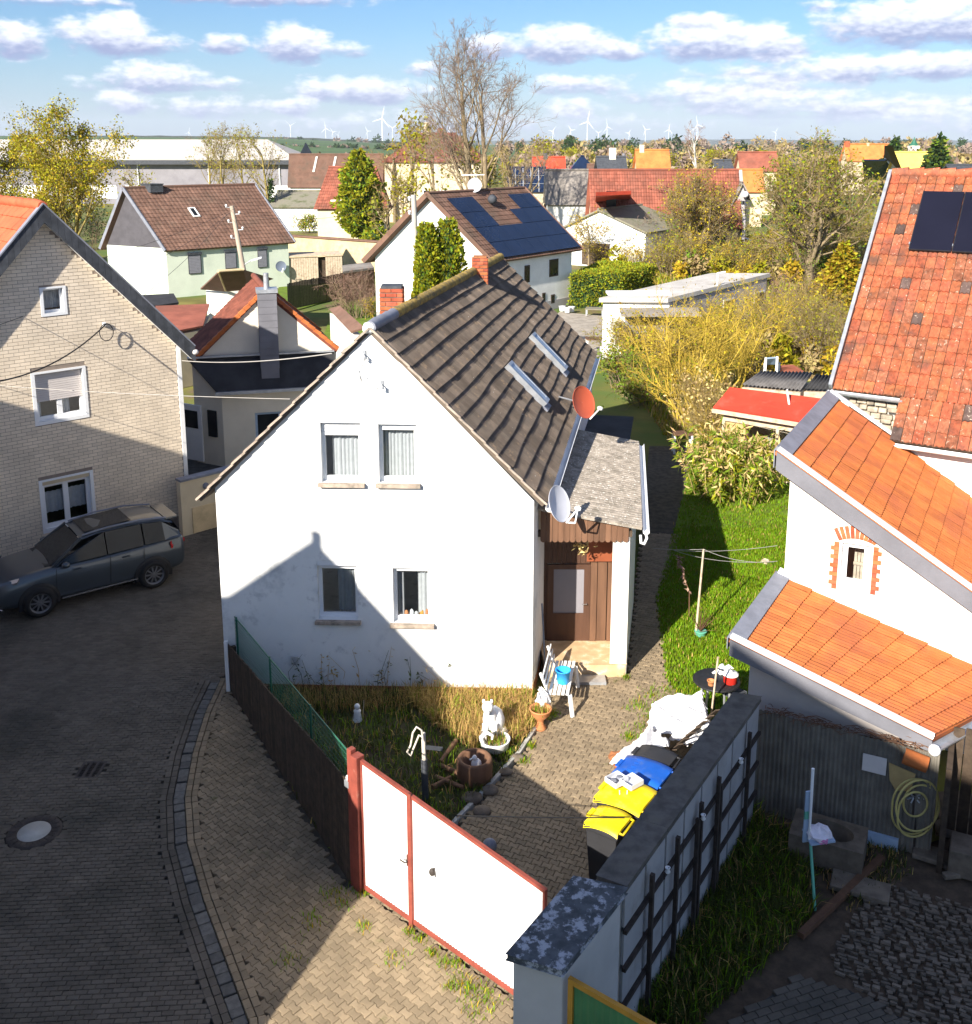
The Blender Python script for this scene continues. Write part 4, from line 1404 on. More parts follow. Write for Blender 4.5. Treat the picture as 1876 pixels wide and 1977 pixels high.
 tag(w.build('dried_wreath',M['leaf_straw']),'dried plant bunch hanging in the dark porch entrance','wreath')
porch()

def dish(name,label,c,nrm,r,m,feed,squash=1.1,arm_to=None,tri=True,hi=None):
 """satellite dish: bowl, rim, arm with its feed, bracket"""
 c,nrm=Vector(c),Vector(nrm).normalized()
 t=thing(name,label,'satellite dish',c)
 prof=[(.0005,-.16*r),(.3*r,-.145*r),(.6*r,-.10*r),(.85*r,-.04*r),(r,0),(r*1.02,.02*r),(r*1.03,.0),(r,-.03*r),(.6*r,-.13*r),(.0005,-.19*r)]
 MB().lathe(prof,c,36,axis=nrm,squash=(1,squash)).build('bowl',M[m],t)
 side=nrm.cross(UP).normalized();dn=side.cross(nrm).normalized()
 if dn.z>0:dn=-dn
 low=c+dn*r*squash*.98
 fp=c+nrm*r*1.0+dn*r*feed
 mb=MB()
 if tri:
  mb.bar(low+side*.02,fp,.03,.03);mb.bar(low,low+nrm*r*.5+dn*.16*r,.025,.025);mb.bar(low+nrm*r*.5+dn*.16*r,fp,.025,.025)
 else:
  mb.bar(low,fp,.03,.03)
 mb.build('arm',M['pvc'],t)
 MB().lathe([(.03,-.06),(.045,-.02),(.045,.03),(.025,.06)],fp,12,axis=(c - fp)).build('feed',M['pvc'],t)
 if arm_to is not None:
  MB().tube([c - nrm*r*.18,Vector(arm_to)],.02,8).build('bracket',M['zinc'],t)
 return t

c=P(1080,972,Y=18.15)
dish('satellite_dish','light grey satellite dish on the corner of the white house beside the porch',c,(.80,-.45,.42),.33,'dish_grey',.55,1.15,(0.92,18.7,c.z - .05))
c=P(1127,776,Y=22.6)
dish('satellite_dish','brick red satellite dish under the eave of the white house',c,(.70,-.55,.42),.36,'dish_red',.7,1.15,c+Vector((-.5,.9,-.1)),tri=False)

# brackets for the old overhead line on the gable
def gable_bracket(x,y,label):
 p=P(x,y,Y=18.34)
 t=thing('line_bracket',label,'bracket',p)
 MB().box((p.x,p.y,p.z),(.05,.03,.16)).build('plate',M['zinc'],t)
 MB().tube([p,p+Vector((0,-.10,.02)),p+Vector((.0,-.16,-.02))],.014,6).build('hook',M['zinc'],t)
 MB().lathe([(.02,0),(.035,.02),(.025,.045),(.035,.07),(.01,.09)],p+Vector((0,-.15,-.06)),10).build('insulator',M['pvc'],t)
gable_bracket(703,684,'upper line bracket near the peak of the white gable')
gable_bracket(737,742,'lower line bracket right of the white gable middle')
cb=MB()
for pts in ([(703,684),(690,712),(697,735),(708,728),(706,768)],[(737,742),(722,730),(728,752)],[(703,690),(692,716),(696,742)]):
 cb.tube([P(x,y,Y=18.33) for x,y in pts],.006,5)
tag(cb.build('loose_cable',M['cable_grey']),'loose thin cables hanging on the white gable wall below the brackets','cable')
# blue pole leaning by the corner
a,b=P(1045,1320,z=0.0),P(1046,1165,Y=18.6)
tag(MB().tube([a+Vector((.1,.25,0)),b],.018,6).build('broom_pole',M['dish_dark']),'slate blue pole leaning on the white house corner behind the bench','pole')
# ------------------------------------------------------------------ fence, gate, pillar and boundary wall
def fence():
 a,b=Vector((*FEN0,0)),Vector((*FEN1,0))
 L=(b - a).length;u=(b - a) / L;n=Vector((-u.y,u.x,0))*-1
 t=thing('slat_fence','dark brown slat fence between the pavement and the front garden','fence',a)
 k=82
 for i in range(k):
  f=(i+.5) / k
  h=.98+.66*f+random.uniform(-.015,.015)
  c=a+u*(L*f)
  MB().obox(c - u*(L / k*.43) - n*.012 - UP*.05,u*(L / k*.86),n*.02,UP*(h+.05)).build('slat',M['wood_dark'],t)
 for z0,z1 in ((.25,.35),(.78,1.35)):
  MB().bar(a+UP*z0 - n*.05,b+UP*z1 - n*.05,.05,.07).build('rail',M['wood_dark'],t)
 for i in range(4):
  c=a.lerp(b,i / 3.0*.98+.01)
  MB().box(c - n*.09+UP*(.45+.25*i / 3),(.08,.08,.95+.5*i / 3),rz=math.atan2(u.y,u.x)).build('post',M['wood_dark'],t)
 # white end post at the house
 MB().box(a+Vector((-.02,-.05,.5)),(.07,.07,1.1)).build('end_post',M['white_paint'],t)
 # green wire mesh inside the fence, high at the house and low at the gate
 t=thing('wire_fence','green wire mesh fence rising from the gate post to the white house wall','fence',a)
 mb=MB()
 p0,p1=a+n*-.16,b+n*-.16
 tz=lambda f:1.50+.38*f
 for i in range(120):
  f=i / 119
  c=p0.lerp(p1,f);mb.bar(c,c+UP*tz(f),.005,.005,up=(1,0,0))
 for i in range(22):
  q=i / 21
  mb.bar(p0+UP*tz(0)*q,p1+UP*tz(1)*q,.005,.005)
 o=mb.build('wire_mesh',M['mesh_green'],t);o['kind']='stuff'
 MB().tube([p0+UP*tz(0),p1+UP*tz(1)],.013,6).build('top_wire',M['mesh_green'],t)
 for f in (.02,.35,.68,.98):
  c=p0.lerp(p1,f);MB().tube([c,c+UP*(tz(f)+.03)],.018,6).build('post',M['mesh_green'],t)
fence()

def gate():
 a,b=Vector((*GATE0,0)),Vector((*GATE1,0))
 L=(b - a).length;u=(b - a) / L;n=Vector((u.y,-u.x,0))      # n faces the street
 t=thing('yard_gate','white sheet metal yard gate with oxide red frame and a narrow wicket','gate',a)
 L+=.50
 H=2.10
 Hs=lambda s:2.13 - .30*s / L
 wx=.98                       # wicket width
 def leaf(s0,s1,nm):
  root=MB()
  w=.032
  root.obox(a+u*s0 - n*.02+UP*.06,u*w,n*.05,UP*(Hs(s0) - .08));root.obox(a+u*(s1 - w) - n*.02+UP*.06,u*w,n*.05,UP*(Hs(s1) - .08))
  root.obox(a+u*(s0+w) - n*.02+UP*.06,u*(s1 - s0 - 2*w),n*.05,UP*.07);root.bar(a+u*s0+n*.005+UP*(Hs(s0) - .03),a+u*s1+n*.005+UP*(Hs(s1) - .03),.050,.045)
  fr=root.build('leaf_frame',M['oxide'],t)
  pm=MB();k=int((s1 - s0 - 2*w) / .05)
  vs,fs=[],[]
  for i in range(k*4+1):
   f=i / (k*4);c=a+u*(s0+w+f*(s1 - s0 - 2*w))+n*(.006+.008*(1 if (i % 4) in (0,1) else 0))
   vs+=[c+UP*.13,c+UP*(Hs(s0+w+f*(s1 - s0 - 2*w)) - .05)]
   if i:fs.append((2*i - 2,2*i,2*i+1,2*i - 1))
  vs2=[Vector(v) - n*.02 for v in vs]
  pm.mesh(vs,fs);pm.mesh(vs2,[f[::-1] for f in fs])
  pm.build('sheet',M['gate_white'],fr)
  return fr
 w1=leaf(.16,.16+wx,'w');w2=leaf(.16+wx+.012,L - .02,'m')
 MB().obox(a - n*.07,u*.14,n*.15,UP*(H+.04)).build('gate_post',M['oxide'],t,bevel=.008)
 MB().obox(a - u*.10 - n*.05,u*.09,n*.10,UP*(H+.09)).build('gate_post',M['oxide'],t,bevel=.008)
 MB().obox(a+u*(.16+wx - .03)+n*.031,u*.07,n*.02,UP*2.05).build('cover_strip',M['oxide'],t)
 c=a+u*(.16+wx - .03)+UP*1.02+n*.04
 mb=MB().box(c,(.05,.02,.16),ax=(u,n,UP));mb.tube([c+n*.02,c+n*.06,c+n*.06 - u*.10],.011,6)
 mb.build('handle',M['iron'],w1)
 c=PL(834,1683,a+n*.03,n)
 mb=MB().blob(c,(.045,.03,.06),10);mb.tube([c+UP*.05,c+UP*.09+u*.04,c+u*.06 - UP*.05],.006,6)
 mb.build('pull_ring',M['iron'],w2)
 c=a - u*.12+UP*1.62+n*.02
 mb=MB().box(c,(.09,.07,.10),ax=(u,n,UP));mb.blob(c+UP*.09,(.035,.035,.045),8,1)
 mb.build('bell_lamp',[M['zinc'],M['white_paint']],t)
gate()

CAPZ=2.2
def boundary_wall():
 c=[P(978,1840,CAPZ),P(1085,1872,CAPZ),P(1210,1713,CAPZ),P(1108,1691,CAPZ)]
 t=thing('gate_pillar','broad grey pillar with a dark lichen spotted cap slab beside the gate','pillar',(c[0].x,c[0].y,0))
 ctr=sum(c,Vector()) / 4
 b=[ctr+(p - ctr)*.90 for p in c]
 MB().prism([(p.x,p.y,-.1) for p in b],(0,0,CAPZ - .08+.1)).build('shaft',M['concrete_lilac'],t,bevel=.012)
 MB().prism([(p.x,p.y,CAPZ - .08) for p in c],(0,0,.08)).build('cap',M['cap_lichen'],t,bevel=.012)
 l0,r0,r1,l1=P(1149,1692,CAPZ - .03),P(1207,1713,CAPZ - .03),P(1470,1344,CAPZ - .03),P(1416,1336,CAPZ - .03)
 l0,r0=l0+(l0 - l1).normalized()*-.02,r0+(r0 - r1).normalized()*-.02
 ax=(r1 - r0).normalized();L=(r1 - r0).length
 n=Vector((ax.y,-ax.x,0))
 t=thing('boundary_wall','long grey boundary wall with flat dark coping and rusty steel racks','wall',r0)
 t.location.z=0
 bw=MB()
 bw.prism([Vector((p.x,p.y,-.1)) for p in (l0+n*.05+ax*.01,r0 - n*.06+ax*.01,r1 - n*.06,l1+n*.05)],(0,0,CAPZ - .02))
 bw.build('core',M['concrete'],t)
 k=4
 for i in range(k):
  f0,f1=i / k+.002,(i+1) / k - .002
  q=[l0.lerp(l1,f0),r0.lerp(r1,f0),r0.lerp(r1,f1),l0.lerp(l1,f1)]
  MB().prism([(p.x,p.y,CAPZ - .10) for p in q],(0,0,.075)).build('coping_slab',M['cap'],t,bevel=.008)
 # light panels on the neighbour's side in rows, between dark rails and uprights
 face=r0 - n*.055
 rows,cols=4,8
 for r in range(rows):
  for cc in range(cols):
   s0,s1=L*cc / cols+.03,L*(cc+1) / cols - .03
   z0,z1=.03+(CAPZ - .16)*r / rows+.03,.03+(CAPZ - .16)*(r+1) / rows - .03
   MB().obox(face+ax*s0+n*0 - UP*face.z+UP*z0,ax*(s1 - s0),n*.035,UP*(z1 - z0)).build('panel',M['panel_grey'],t)
 for r in range(1,rows):
  z=.03+(CAPZ - .16)*r / rows
  MB().obox(face - UP*face.z+n*.03+UP*(z - .03),ax*L,n*.05,UP*.055).build('rail',M['rust_steel'],t)
 for s in (.62,1.42,2.12,2.24,2.9,3.0,4.2):
  MB().obox(face - UP*face.z+ax*s+n*.082,ax*.055,n*.05,UP*(1.92 if s not in (2.12,3.0) else 1.75)).build('upright',M['rust_steel'],t)
 for s in (1.0,2.2,3.7):
  c0=face - UP*face.z+ax*s+n*.12+UP*1.72
  mb=MB().tube([c0 - UP*.1,c0,c0+n*.06+UP*.08],.012,6)
  mb.lathe([(.02,0),(.035,.02),(.022,.05),(.035,.08)],c0+n*.04,10,1)
  mb.build('hook',[M['rust_steel'],M['pvc']],t)
 # green gate with ochre frame below the pillar, on the neighbour's side
 a=P(1101,1882,Y=9.12)
 d=Vector((.80,-.60,0));nn=Vector((-.60,-.80,0))
 t=thing('green_gate','green corrugated gate with ochre wooden frame beside the grey pillar','gate',(a.x,a.y,0))
 H=a.z
 fr=MB()
 base=Vector((a.x,a.y,0))
 fr.obox(base,d*.06,nn*.05,UP*H);fr.obox(base+d*.06+UP*(H - .06),d*1.5,nn*.05,UP*.06);fr.obox(base+d*1.56,d*.06,nn*.05,UP*H)
 fr.build('frame',M['ochre_wood'],t)
 mb=MB();vs,fs=[],[]
 for i in range(91):
  c0=base+d*(.06+1.5*i / 90)+nn*(.02+.008*math.sin(i*1.2))
  vs+=[c0+UP*.05,c0+UP*(H - .06)]
  if i:fs.append((2*i - 2,2*i,2*i+1,2*i - 1))
 mb.mesh(vs,fs,0,True);mb.build('sheet',M['green_sheet'],t)
 return face,ax,n,L
BW=boundary_wall()

# ------------------------------------------------------------------ bins, tarpaulins, small things in the yard
def wheelie_bin(label,c,lid,w=.48,d=.55,h=.98,body='bin_black',rz=None):
 f=Vector((-.83,.56,0)) if rz is None else Vector((math.cos(rz),math.sin(rz),0))      # the way the lid opens
 s=Vector((f.y,-f.x,0))
 c=Vector((c.x,c.y,0))
 t=thing('wheelie_bin',label,'bin',c,'wheelie bins along the boundary wall')
 mb=MB()
 def ring(z,k):return [c+f*(d / 2*k*a)+s*(w / 2*k*b)+UP*z for a,b in ((-1,-1),(1,-1),(1,1),(-1,1))]
 r0,r1,r2,r3=ring(.03,.78),ring(h - .10,.97),ring(h - .09,1.08),ring(h - .02,1.08)
 vs=r0+r1+r2+r3
 fs=[(3,2,1,0)]
 for q in range(3):
  for i in range(4):fs.append((4*q+i,4*q+(i+1) % 4,4*q+4+(i+1) % 4,4*q+4+i))
 fs.append((12,13,14,15))
 mb.mesh(vs,fs);mb.build('body',M[body],t,bevel=.02)
 lb=MB()
 n=8
 vs,fs=[],[]
 for i in range(n+1):
  x=-1+2*i / n
  z=h+.015+.055*(1 - abs(x)**2.4)+.02*-x
  for y in (-1,-.86,-.5,.5,.86,1):
   zz=z - (.05 if abs(y)==1 else 0)+(.012 if abs(y)<.6 and abs(x)<.7 else 0)
   vs.append(c+f*(d*.54*x)+s*(w*.55*y)+UP*zz)
  if i:
   for k in range(5):fs.append((6*i - 6+k,6*i+k,6*i+k+1,6*i - 6+k+1))
 fs=fs if True else fs
 lb.mesh(vs,[q[::-1] for q in fs],0,True)
 m=len(vs)
 lb.mesh([Vector(v) - UP*.03 for v in vs],fs,0,True)
 for q in (-.55,-.2,.2,.55):lb.obox(c+f*(-d*.28)+s*(w*.5*q - .012)+UP*(h+.066),f*(d*.5),s*.024,UP*.012)
 lo=lb.build('lid',M[lid],t)
 MB().tube([c - f*(d*.54) - s*w*.4+UP*(h+.01),c - f*(d*.64) - s*w*.4+UP*(h+.0),c - f*(d*.64)+s*w*.4+UP*h,c - f*(d*.54)+s*w*.4+UP*(h+.01)],.018,8).build('handle',M[lid],lo)
 MB().obox(c+f*(d*.50) - s*.10+UP*(h+.0),f*.06,s*.20,UP*.02).build('lid_grip',M[lid],lo)
 for k in (-1,1):
  MB().lathe([(.02,-.03),(.10,-.03),(.10,.03),(.02,.03)],c - f*(d*.40)+s*(w*.42*k)+UP*.10,18,axis=s).build('wheel',M['rubber'],t)
 return t
zb=1.0
wheelie_bin('small black bin with a bright yellow lid, nearest the gate',P(1174,1580,zb),'bin_yellow',.46,.50)
c2b=P(1208,1531,zb+.02)
wheelie_bin('black bin with a wide yellow lid carrying two grey trays',c2b,'bin_yellow',.60,.70,1.0)
wheelie_bin('bin with a blue lid behind the yellow lidded bins',P(1240,1487,zb),'bin_blue',.58,.72,.98)
wheelie_bin('dark grey bin half hidden by white tarpaulin, farthest from the gate',P(1262,1462,.95),'bin_black',.48,.58,.95)

def tray(x,y,label,insides):
 c=P(x,y,1.13)
 f=Vector((-.83,.56,0));s=Vector((f.y,-f.x,0))
 f,s=(f*.94+s*.3).normalized(),(s*.94 - f*.3).normalized()
 t=thing('plastic_tray',label,'tray',c)
 mb=MB()
 w,d,h=.27,.24,.07
 mb.obox(c - f*d / 2 - s*w / 2,f*d,s*w,UP*.012)
 for a,b in ((-1,0),(1,0)):
  mb.obox(c+f*(a*d / 2 - .012*(a>0)) - s*w / 2+UP*.012,f*.012,s*w,UP*h)
  mb.obox(c - f*(d / 2 - .012)+s*(a*w / 2 - .012*(a>0))+UP*.012,f*(d - .024),s*.012,UP*h)
 mb.build('tray_body',M['dish_grey'],t,bevel=.005)
 if insides:
  for k in (-1,1):MB().lathe([(.02,0),(.05,.02),(.05,.05),(.03,.055)],c+s*.06*k+UP*.013,12).build('tray_cup',M['lead'],t)
 return t
tray(1190,1509,'grey plastic tray with two dark cups on the wide yellow lid',True)
tray(1219,1513,'empty grey plastic tray on the wide yellow lid',False)
st=MB()
for x0,x1 in ((1196,1198),(1211,1210)):
 st.bar(P(x0,1525,1.12),P(x1,1556,.95),.03,.008,up=(.83,-.56,0))
tag(st.build('strap',M['pvc']),'pair of white straps hanging over the front of the wide yellow bin lid','strap')

def crumple(name,label,quad,z0,z1,m,seed,amp=.10,n=22,cat='tarpaulin'):
 """draped sheet: quad of (pixel x, pixel y, height)"""
 rr_=random.Random(seed)
 q=[P(x,y,z) for x,y,z in quad]
 ph=[(rr_.uniform(2,9),rr_.uniform(2,9),rr_.uniform(0,6),rr_.uniform(.3,1)) for _ in range(7)]
 mb=MB();vs,fs=[],[]
 for i in range(n+1):
  for j in range(n+1):
   u,v=i / n,j / n
   p=q[0]*(1 - u)*(1 - v)+q[1]*u*(1 - v)+q[2]*u*v+q[3]*(1 - u)*v
   w=sum(a*abs(math.sin(fx*u+fy*v+o)) for fx,fy,o,a in ph) / 3.2 - .55
   edge=min(u,1 - u,v,1 - v)
   p=p+UP*(amp*w)+Vector((rr_.gauss(0,.006),rr_.gauss(0,.006),0))
   if edge<.04:p=p+UP*-.08+Vector((rr_.gauss(0,.02),rr_.gauss(0,.02),0))
   vs.append(p)
 for i in range(n):
  for j in range(n):
   a=i*(n+1)+j;fs.append((a,a+1,a+n+2,a+n+1))
 nn=(vs[n+1] - vs[0]).cross(vs[1] - vs[0])
 if nn.z>0:fs=[f[::-1] for f in fs]
 mb.mesh(vs,fs,0,False)
 o=mb.build(name,M[m])
 s=o.modifiers.new('thickness','SOLIDIFY');s.thickness=.006
 return tag(o,label,cat)
crumple('tarpaulin','large crumpled white tarpaulin spread over things by the boundary wall',[(1246,1420,.22),(1262,1352,.45),(1356,1342,.62),(1372,1405,.72)],0,0,'tarp',3,.20)
crumple('tarpaulin','white tarpaulin hanging in a pointed fold behind the blue bin',[(1178,1472,.10),(1258,1404,.38),(1292,1438,.85),(1236,1476,.75)],0,0,'tarp',5,.16)
crumple('tarpaulin','low folded white tarpaulin beside the small round board',[(1290,1425,.40),(1345,1400,.55),(1385,1395,.55),(1360,1440,.45)],0,0,'tarp',9,.14)
crumple('rusty_sheet','bent rusty metal sheet on the paving under the pointed tarpaulin',[(1172,1450,.06),(1228,1438,.10),(1226,1466,.16),(1186,1478,.06)],0,0,'rust',7,.08,8,'metal sheet')
c=P(1351,1386,.66)
tag(MB().lathe([(.0001,.03),(.12,.03),(.13,.02),(.13,0),(.0001,0)],c,24,axis=(.2,-.4,.9)).build('round_board',M['wood_pale']),'small pale round board lying on the white tarpaulin','board')
# pallet like frame under the tarpaulins against the wall
t=thing('wooden_pallet','dark wooden pallet leaning between tarpaulin and boundary wall','pallet',P(1300,1470,0))
for k in range(9):
 a=P(1262+k*12,1478 - k*11,.38);b=P(1290+k*12,1458 - k*11,.95)
 MB().bar(a,b,.085,.02).build('slat',M['wood_dark'],t)

def yard_table():
 c=P(1383,1312,.70)
 t=thing('garden_table','round dark garden table with pots in front of the roofed white barn corner','table',(c.x,c.y,0))
 MB().lathe([(.0001,-.03),(.42,-.03),(.44,-.01),(.42,.012),(.0001,.012)],c,32).build('table_top',M['black_plastic'],t)
 for k in range(4):
  a=math.pi / 4+k*math.pi / 2
  MB().bar((c.x+.28*math.cos(a),c.y+.28*math.sin(a),.67),(c.x+.33*math.cos(a),c.y+.33*math.sin(a),0),.035,.035).build('leg',M['zinc'],t)
 p=P(1409,1318,.71)
 t=thing('enamel_pot','red enamel pot with a white lid on the round dark table','pot',p)
 MB().lathe([(.10,0),(.125,.03),(.13,.17),(.135,.18)],p,24).build('pot_body',M['bucket_red'],t)
 MB().lathe([(.15,.18),(.15,.195),(.10,.225),(.03,.235),(.03,.26),(.0001,.265)],p,24).build('lid',M['pvc'],t)
 p=P(1372,1322,.72)
 tag(MB().lathe([(.05,0),(.065,.08),(.075,.085),(.075,.10),(.055,.10),(.045,.03),(.0001,.03)],p,16).build('flower_pot',M['terracotta']),'small terracotta pot on the round dark table beside the red pot','flower pot')
 p=P(1395,1290,.72)
 crumple('cloth','white rag lying at the back of the round dark table',[(1372,1300,.72),(1388,1282,.75),(1412,1284,.78),(1410,1300,.74)],0,0,'tarp',12,.06,8,'cloth')
 # metal chair frame
 q=P(1378,1372,0)
 t=thing('metal_chair','bare metal chair frame standing before the round table','chair',q)
 d,s=Vector((.8,.6,0)),Vector((.6,-.8,0))
 MB().tube([q,q+UP*.86,q+UP*.9+s*.05,q+s*.36+UP*.9,q+s*.41+UP*.86,q+s*.41],.013,8).build('back_frame',M['anth'],t)
 MB().tube([q+d*.4,q+d*.4+UP*.43,q+d*.4+UP*.45+s*.41,q+d*.4+s*.41],.013,8).build('front_frame',M['anth'],t)
 MB().obox(q+UP*.43,d*.4,s*.41,UP*.02).build('seat',M['anth'],t)
 a,b=P(1372,1385,0.3),P(1386,1268,Y=16.7)
 tag(MB().tube([a,b],.018,8).build('long_stick',M['wood_pale']),'pale stick leaning upright beside the metal chair','stick')
yard_table()

def bench():
 t=thing('garden_bench','white slatted garden bench against the white house corner','bench',(1.2,18.0,0))
 ax=Vector((.183,.983,0));s=Vector((.983,-.183,0))
 o=Vector((1.06,17.45,0))
 L=1.28
 for k in range(5):
  MB().obox(o+s*(.10+k*.082)+UP*(.42+.006*k),ax*L,s*.056,UP*.022).build('seat_slat',M['white_paint'],t)
 for k in range(3):
  MB().obox(o+s*(.05 - .035*k)+UP*(.50+k*.105),ax*L,s*.022,UP*.08).build('back_slat',M['white_paint'],t)
 for f in (.06,.90):
  e=o+ax*L*f
  MB().obox(e+s*.08,ax*.06,s*.06,UP*.42).build('leg',M['white_paint'],t)
  MB().bar(e+s*.50+UP*.42,e+s*.56 - ax*.05,.06,.05).build('leg',M['white_paint'],t)
  MB().bar(e+s*.10+UP*.40,e - s*.06+UP*.80,.05,.04).build('back_post',M['white_paint'],t)
 c=o+ax*.42+s*.33+UP*.465
 t=thing('blue_bucket','bright blue plastic bucket standing on the white garden bench','bucket',c)
 MB().lathe([(.105,0),(.14,.25),(.15,.25),(.15,.265),(.135,.265),(.10,.02),(.0001,.02)],c,28).build('bucket_body',M['bucket_blue'],t)
 MB().tube([c+UP*.25+Vector((.14*math.cos(a),.05+.1*math.sin(a)*.4,-.02 - .1*math.sin(a))) for a in np.linspace(0,math.pi,9)],.006,6).build('handle',M['pvc'],t)
 c=o+s*.02 - ax*.02+UP*.30
 crumple('cloth','white rag hanging over the near end of the white bench',[(1034,1345,.55),(1044,1318,.62),(1060,1338,.48),(1056,1372,.30)],0,0,'tarp',15,.05,8,'cloth')
 p=P(1043,1406,0)
 t=thing('urn_planter','terracotta goblet planter with dry plants at the edge of the yard paving','planter',p)
 MB().lathe([(.10,0),(.11,.03),(.07,.08),(.06,.16),(.08,.20),(.17,.30),(.19,.38),(.21,.40),(.20,.42),(.17,.39),(.13,.34),(.0001,.34)],p,26).build('urn',M['terracotta'],t)
 pts=np.array([(p.x+r*math.cos(a),p.y+r*math.sin(a),.34) for r,a in zip(np.random.default_rng(3).uniform(0,.15,60),np.random.default_rng(4).uniform(0,6.28,60))])
 blades('plant',pts,[M['grass_dry'],M['grass']],(.08,.2),.006,1.2,8,2,t,None,[.6,.4])
bench()

def garden_ornaments():
 # seated animal statue and the round trough in front of it
 p=P(952,1432,.0)
 t=thing('animal_statue','white seated animal statue in the sunlit dry grass of the garden','statue',p)
 mb=MB()
 mb.blob(p+Vector((.02,.20,.30)),(.19,.26,.26),14,0,.03,3)
 mb.blob(p+Vector((-.06,.06,.42)),(.13,.15,.25),12,0,.03,4)
 mb.blob(p+Vector((-.10,-.02,.70)),(.105,.12,.10),12,0,.02,5)
 mb.blob(p+Vector((-.11,-.13,.67)),(.055,.07,.05),10,0,.02,6)
 for k in (-1,1):
  mb.blob(p+Vector((-.10+.07*k,.02,.79)),(.03,.03,.045),8)
  mb.tube([p+Vector((-.06+.08*k,-.06,.40)),p+Vector((-.06+.09*k,-.12,.06)),p+Vector((-.06+.09*k,-.19,.03))],[.06,.045,.04],10)
  mb.blob(p+Vector((.02+.16*k,.10,.12)),(.09,.17,.11),10)
 mb.build('figure',M['white_paint'],t)
 q=P(955,1446,0)
 t=thing('swan_planter','round white planter with an arched handle in front of the white statue','planter',q)
 MB().lathe([(.16,0),(.24,.06),(.27,.20),(.28,.22),(.25,.22),(.22,.12),(.0001,.12)],q,26).build('bowl',M['white_paint'],t)
 MB().tube([q+Vector((-.20,-.1,.18)),q+Vector((-.24,-.16,.34)),q+Vector((-.14,-.18,.44)),q+Vector((-.04,-.17,.38)),q+Vector((-.05,-.16,.30))],[.04,.04,.035,.03,.02],10).build('handle',M['white_paint'],t)
 pts=q+Vector((0,0,0))
 a=np.random.default_rng(5).uniform(0,6.28,80);r=np.random.default_rng(6).uniform(0,.2,80)
 blades('plant',np.stack([q.x+r*np.cos(a),q.y+r*np.sin(a),np.full(80,.14)],1),[M['grass_dry'],M['grass']],(.08,.22),.007,1.0,9,2,t,None,[.5,.5])
 p=P(916,1502,0)
 t=thing('round_planter','dark round concrete ring planter in the shaded garden','planter',p)
 MB().lathe([(.27,0),(.30,.05),(.30,.36),(.27,.40),(.22,.38),(.20,.16),(.0001,.16)],p,28).build('ring',M['wood_brown'],t)
 q=p+Vector((.03,.0,.16))
 t=thing('white_figurine','small white bird figurine inside the dark ring planter','figurine',q)
 mb=MB().blob(q+UP*.11,(.09,.06,.11),12);mb.blob(q+Vector((-.03,-.02,.24)),(.045,.04,.05),10);mb.bar(q+Vector((-.06,-.03,.24)),q+Vector((-.11,-.05,.22)),.018,.018)
 mb.build('figure',M['white_paint'],t)
 p=P(690,1390,0)
 t=thing('white_figurine','small white figurine with a stick in the dark garden grass','figurine',p)
 mb=MB().lathe([(.09,0),(.08,.06),(.06,.16),(.07,.20),(.04,.23)],p,14);mb.blob(p+UP*.28,(.055,.055,.06),10)
 mb.build('figure',M['white_paint'],t);MB().tube([p+Vector((.10,0,0)),p+Vector((.13,-.02,.42))],.008,6).build('stick',M['wood_pale'],t)
 # water post with its hose
 p=P(821,1545,0)
 t=thing('water_post','dark garden tap post with a pale hose looped over its top','tap post',p)
 top=Vector((p.x - .02,p.y,1.22))
 MB().tube([p,p+Vector((-.01,0,.75))],.055,10).build('post',M['anth'],t)
 MB().tube([p+Vector((-.01,0,.72)),top],.035,10).build('standpipe',M['rope'],t)
 loop=[top+Vector((.0,-.05,-.1)),top+Vector((-.02,-.08,.10)),top+Vector((-.10,-.08,.16)),top+Vector((-.16,-.07,.05)),top+Vector((-.2,-.06,-.18)),top+Vector((-.26,-.06,-.3)),top+Vector((-.20,-.07,-.36)),top+Vector((-.16,-.06,-.25)),top+Vector((-.06,-.09,.02)),top+Vector((-.0,-.09,-.02))]
 MB().tube(loop,.016,8).build('hose',M['rope'],t)
 MB().bar(top+Vector((.02,0,-.25)),top+Vector((.30,.1,-.35)),.05,.05).build('spout',M['anth'],t)
 # logs and stones around it
 for k,(x0,y0,x1,y1) in enumerate(((840,1500,895,1520),(850,1478,905,1500),(835,1520,870,1500),(880,1430,850,1470))):
  a,b=P(x0,y0,.06),P(x1,y1,.08)
  tag(MB().tube([a,b],[.05,.035],8).build('branch',M['wood_brown']),'short cut branch lying in the shaded garden beside the tap post','branch','branches in the garden')
 for k,(x,y,r) in enumerate(((910,1540,.16),(945,1525,.14),(1000,1462,.12),(975,1490,.11),(930,1565,.13))):
  c=P(x,y,.02)
  tag(MB().blob(c,(r*1.2,r,r*.45),10,0,.12,k).build('garden_stone',M['stone']),'flat dark garden stone along the edge of the yard paving','stone','stones along the garden edge')
 p=P(945,1632,.11)
 tag(MB().blob(p,(.11,.11,.11),16).build('ball',M['lead']),'small dark grey ball on the yard paving behind the gate','ball')
garden_ornaments()

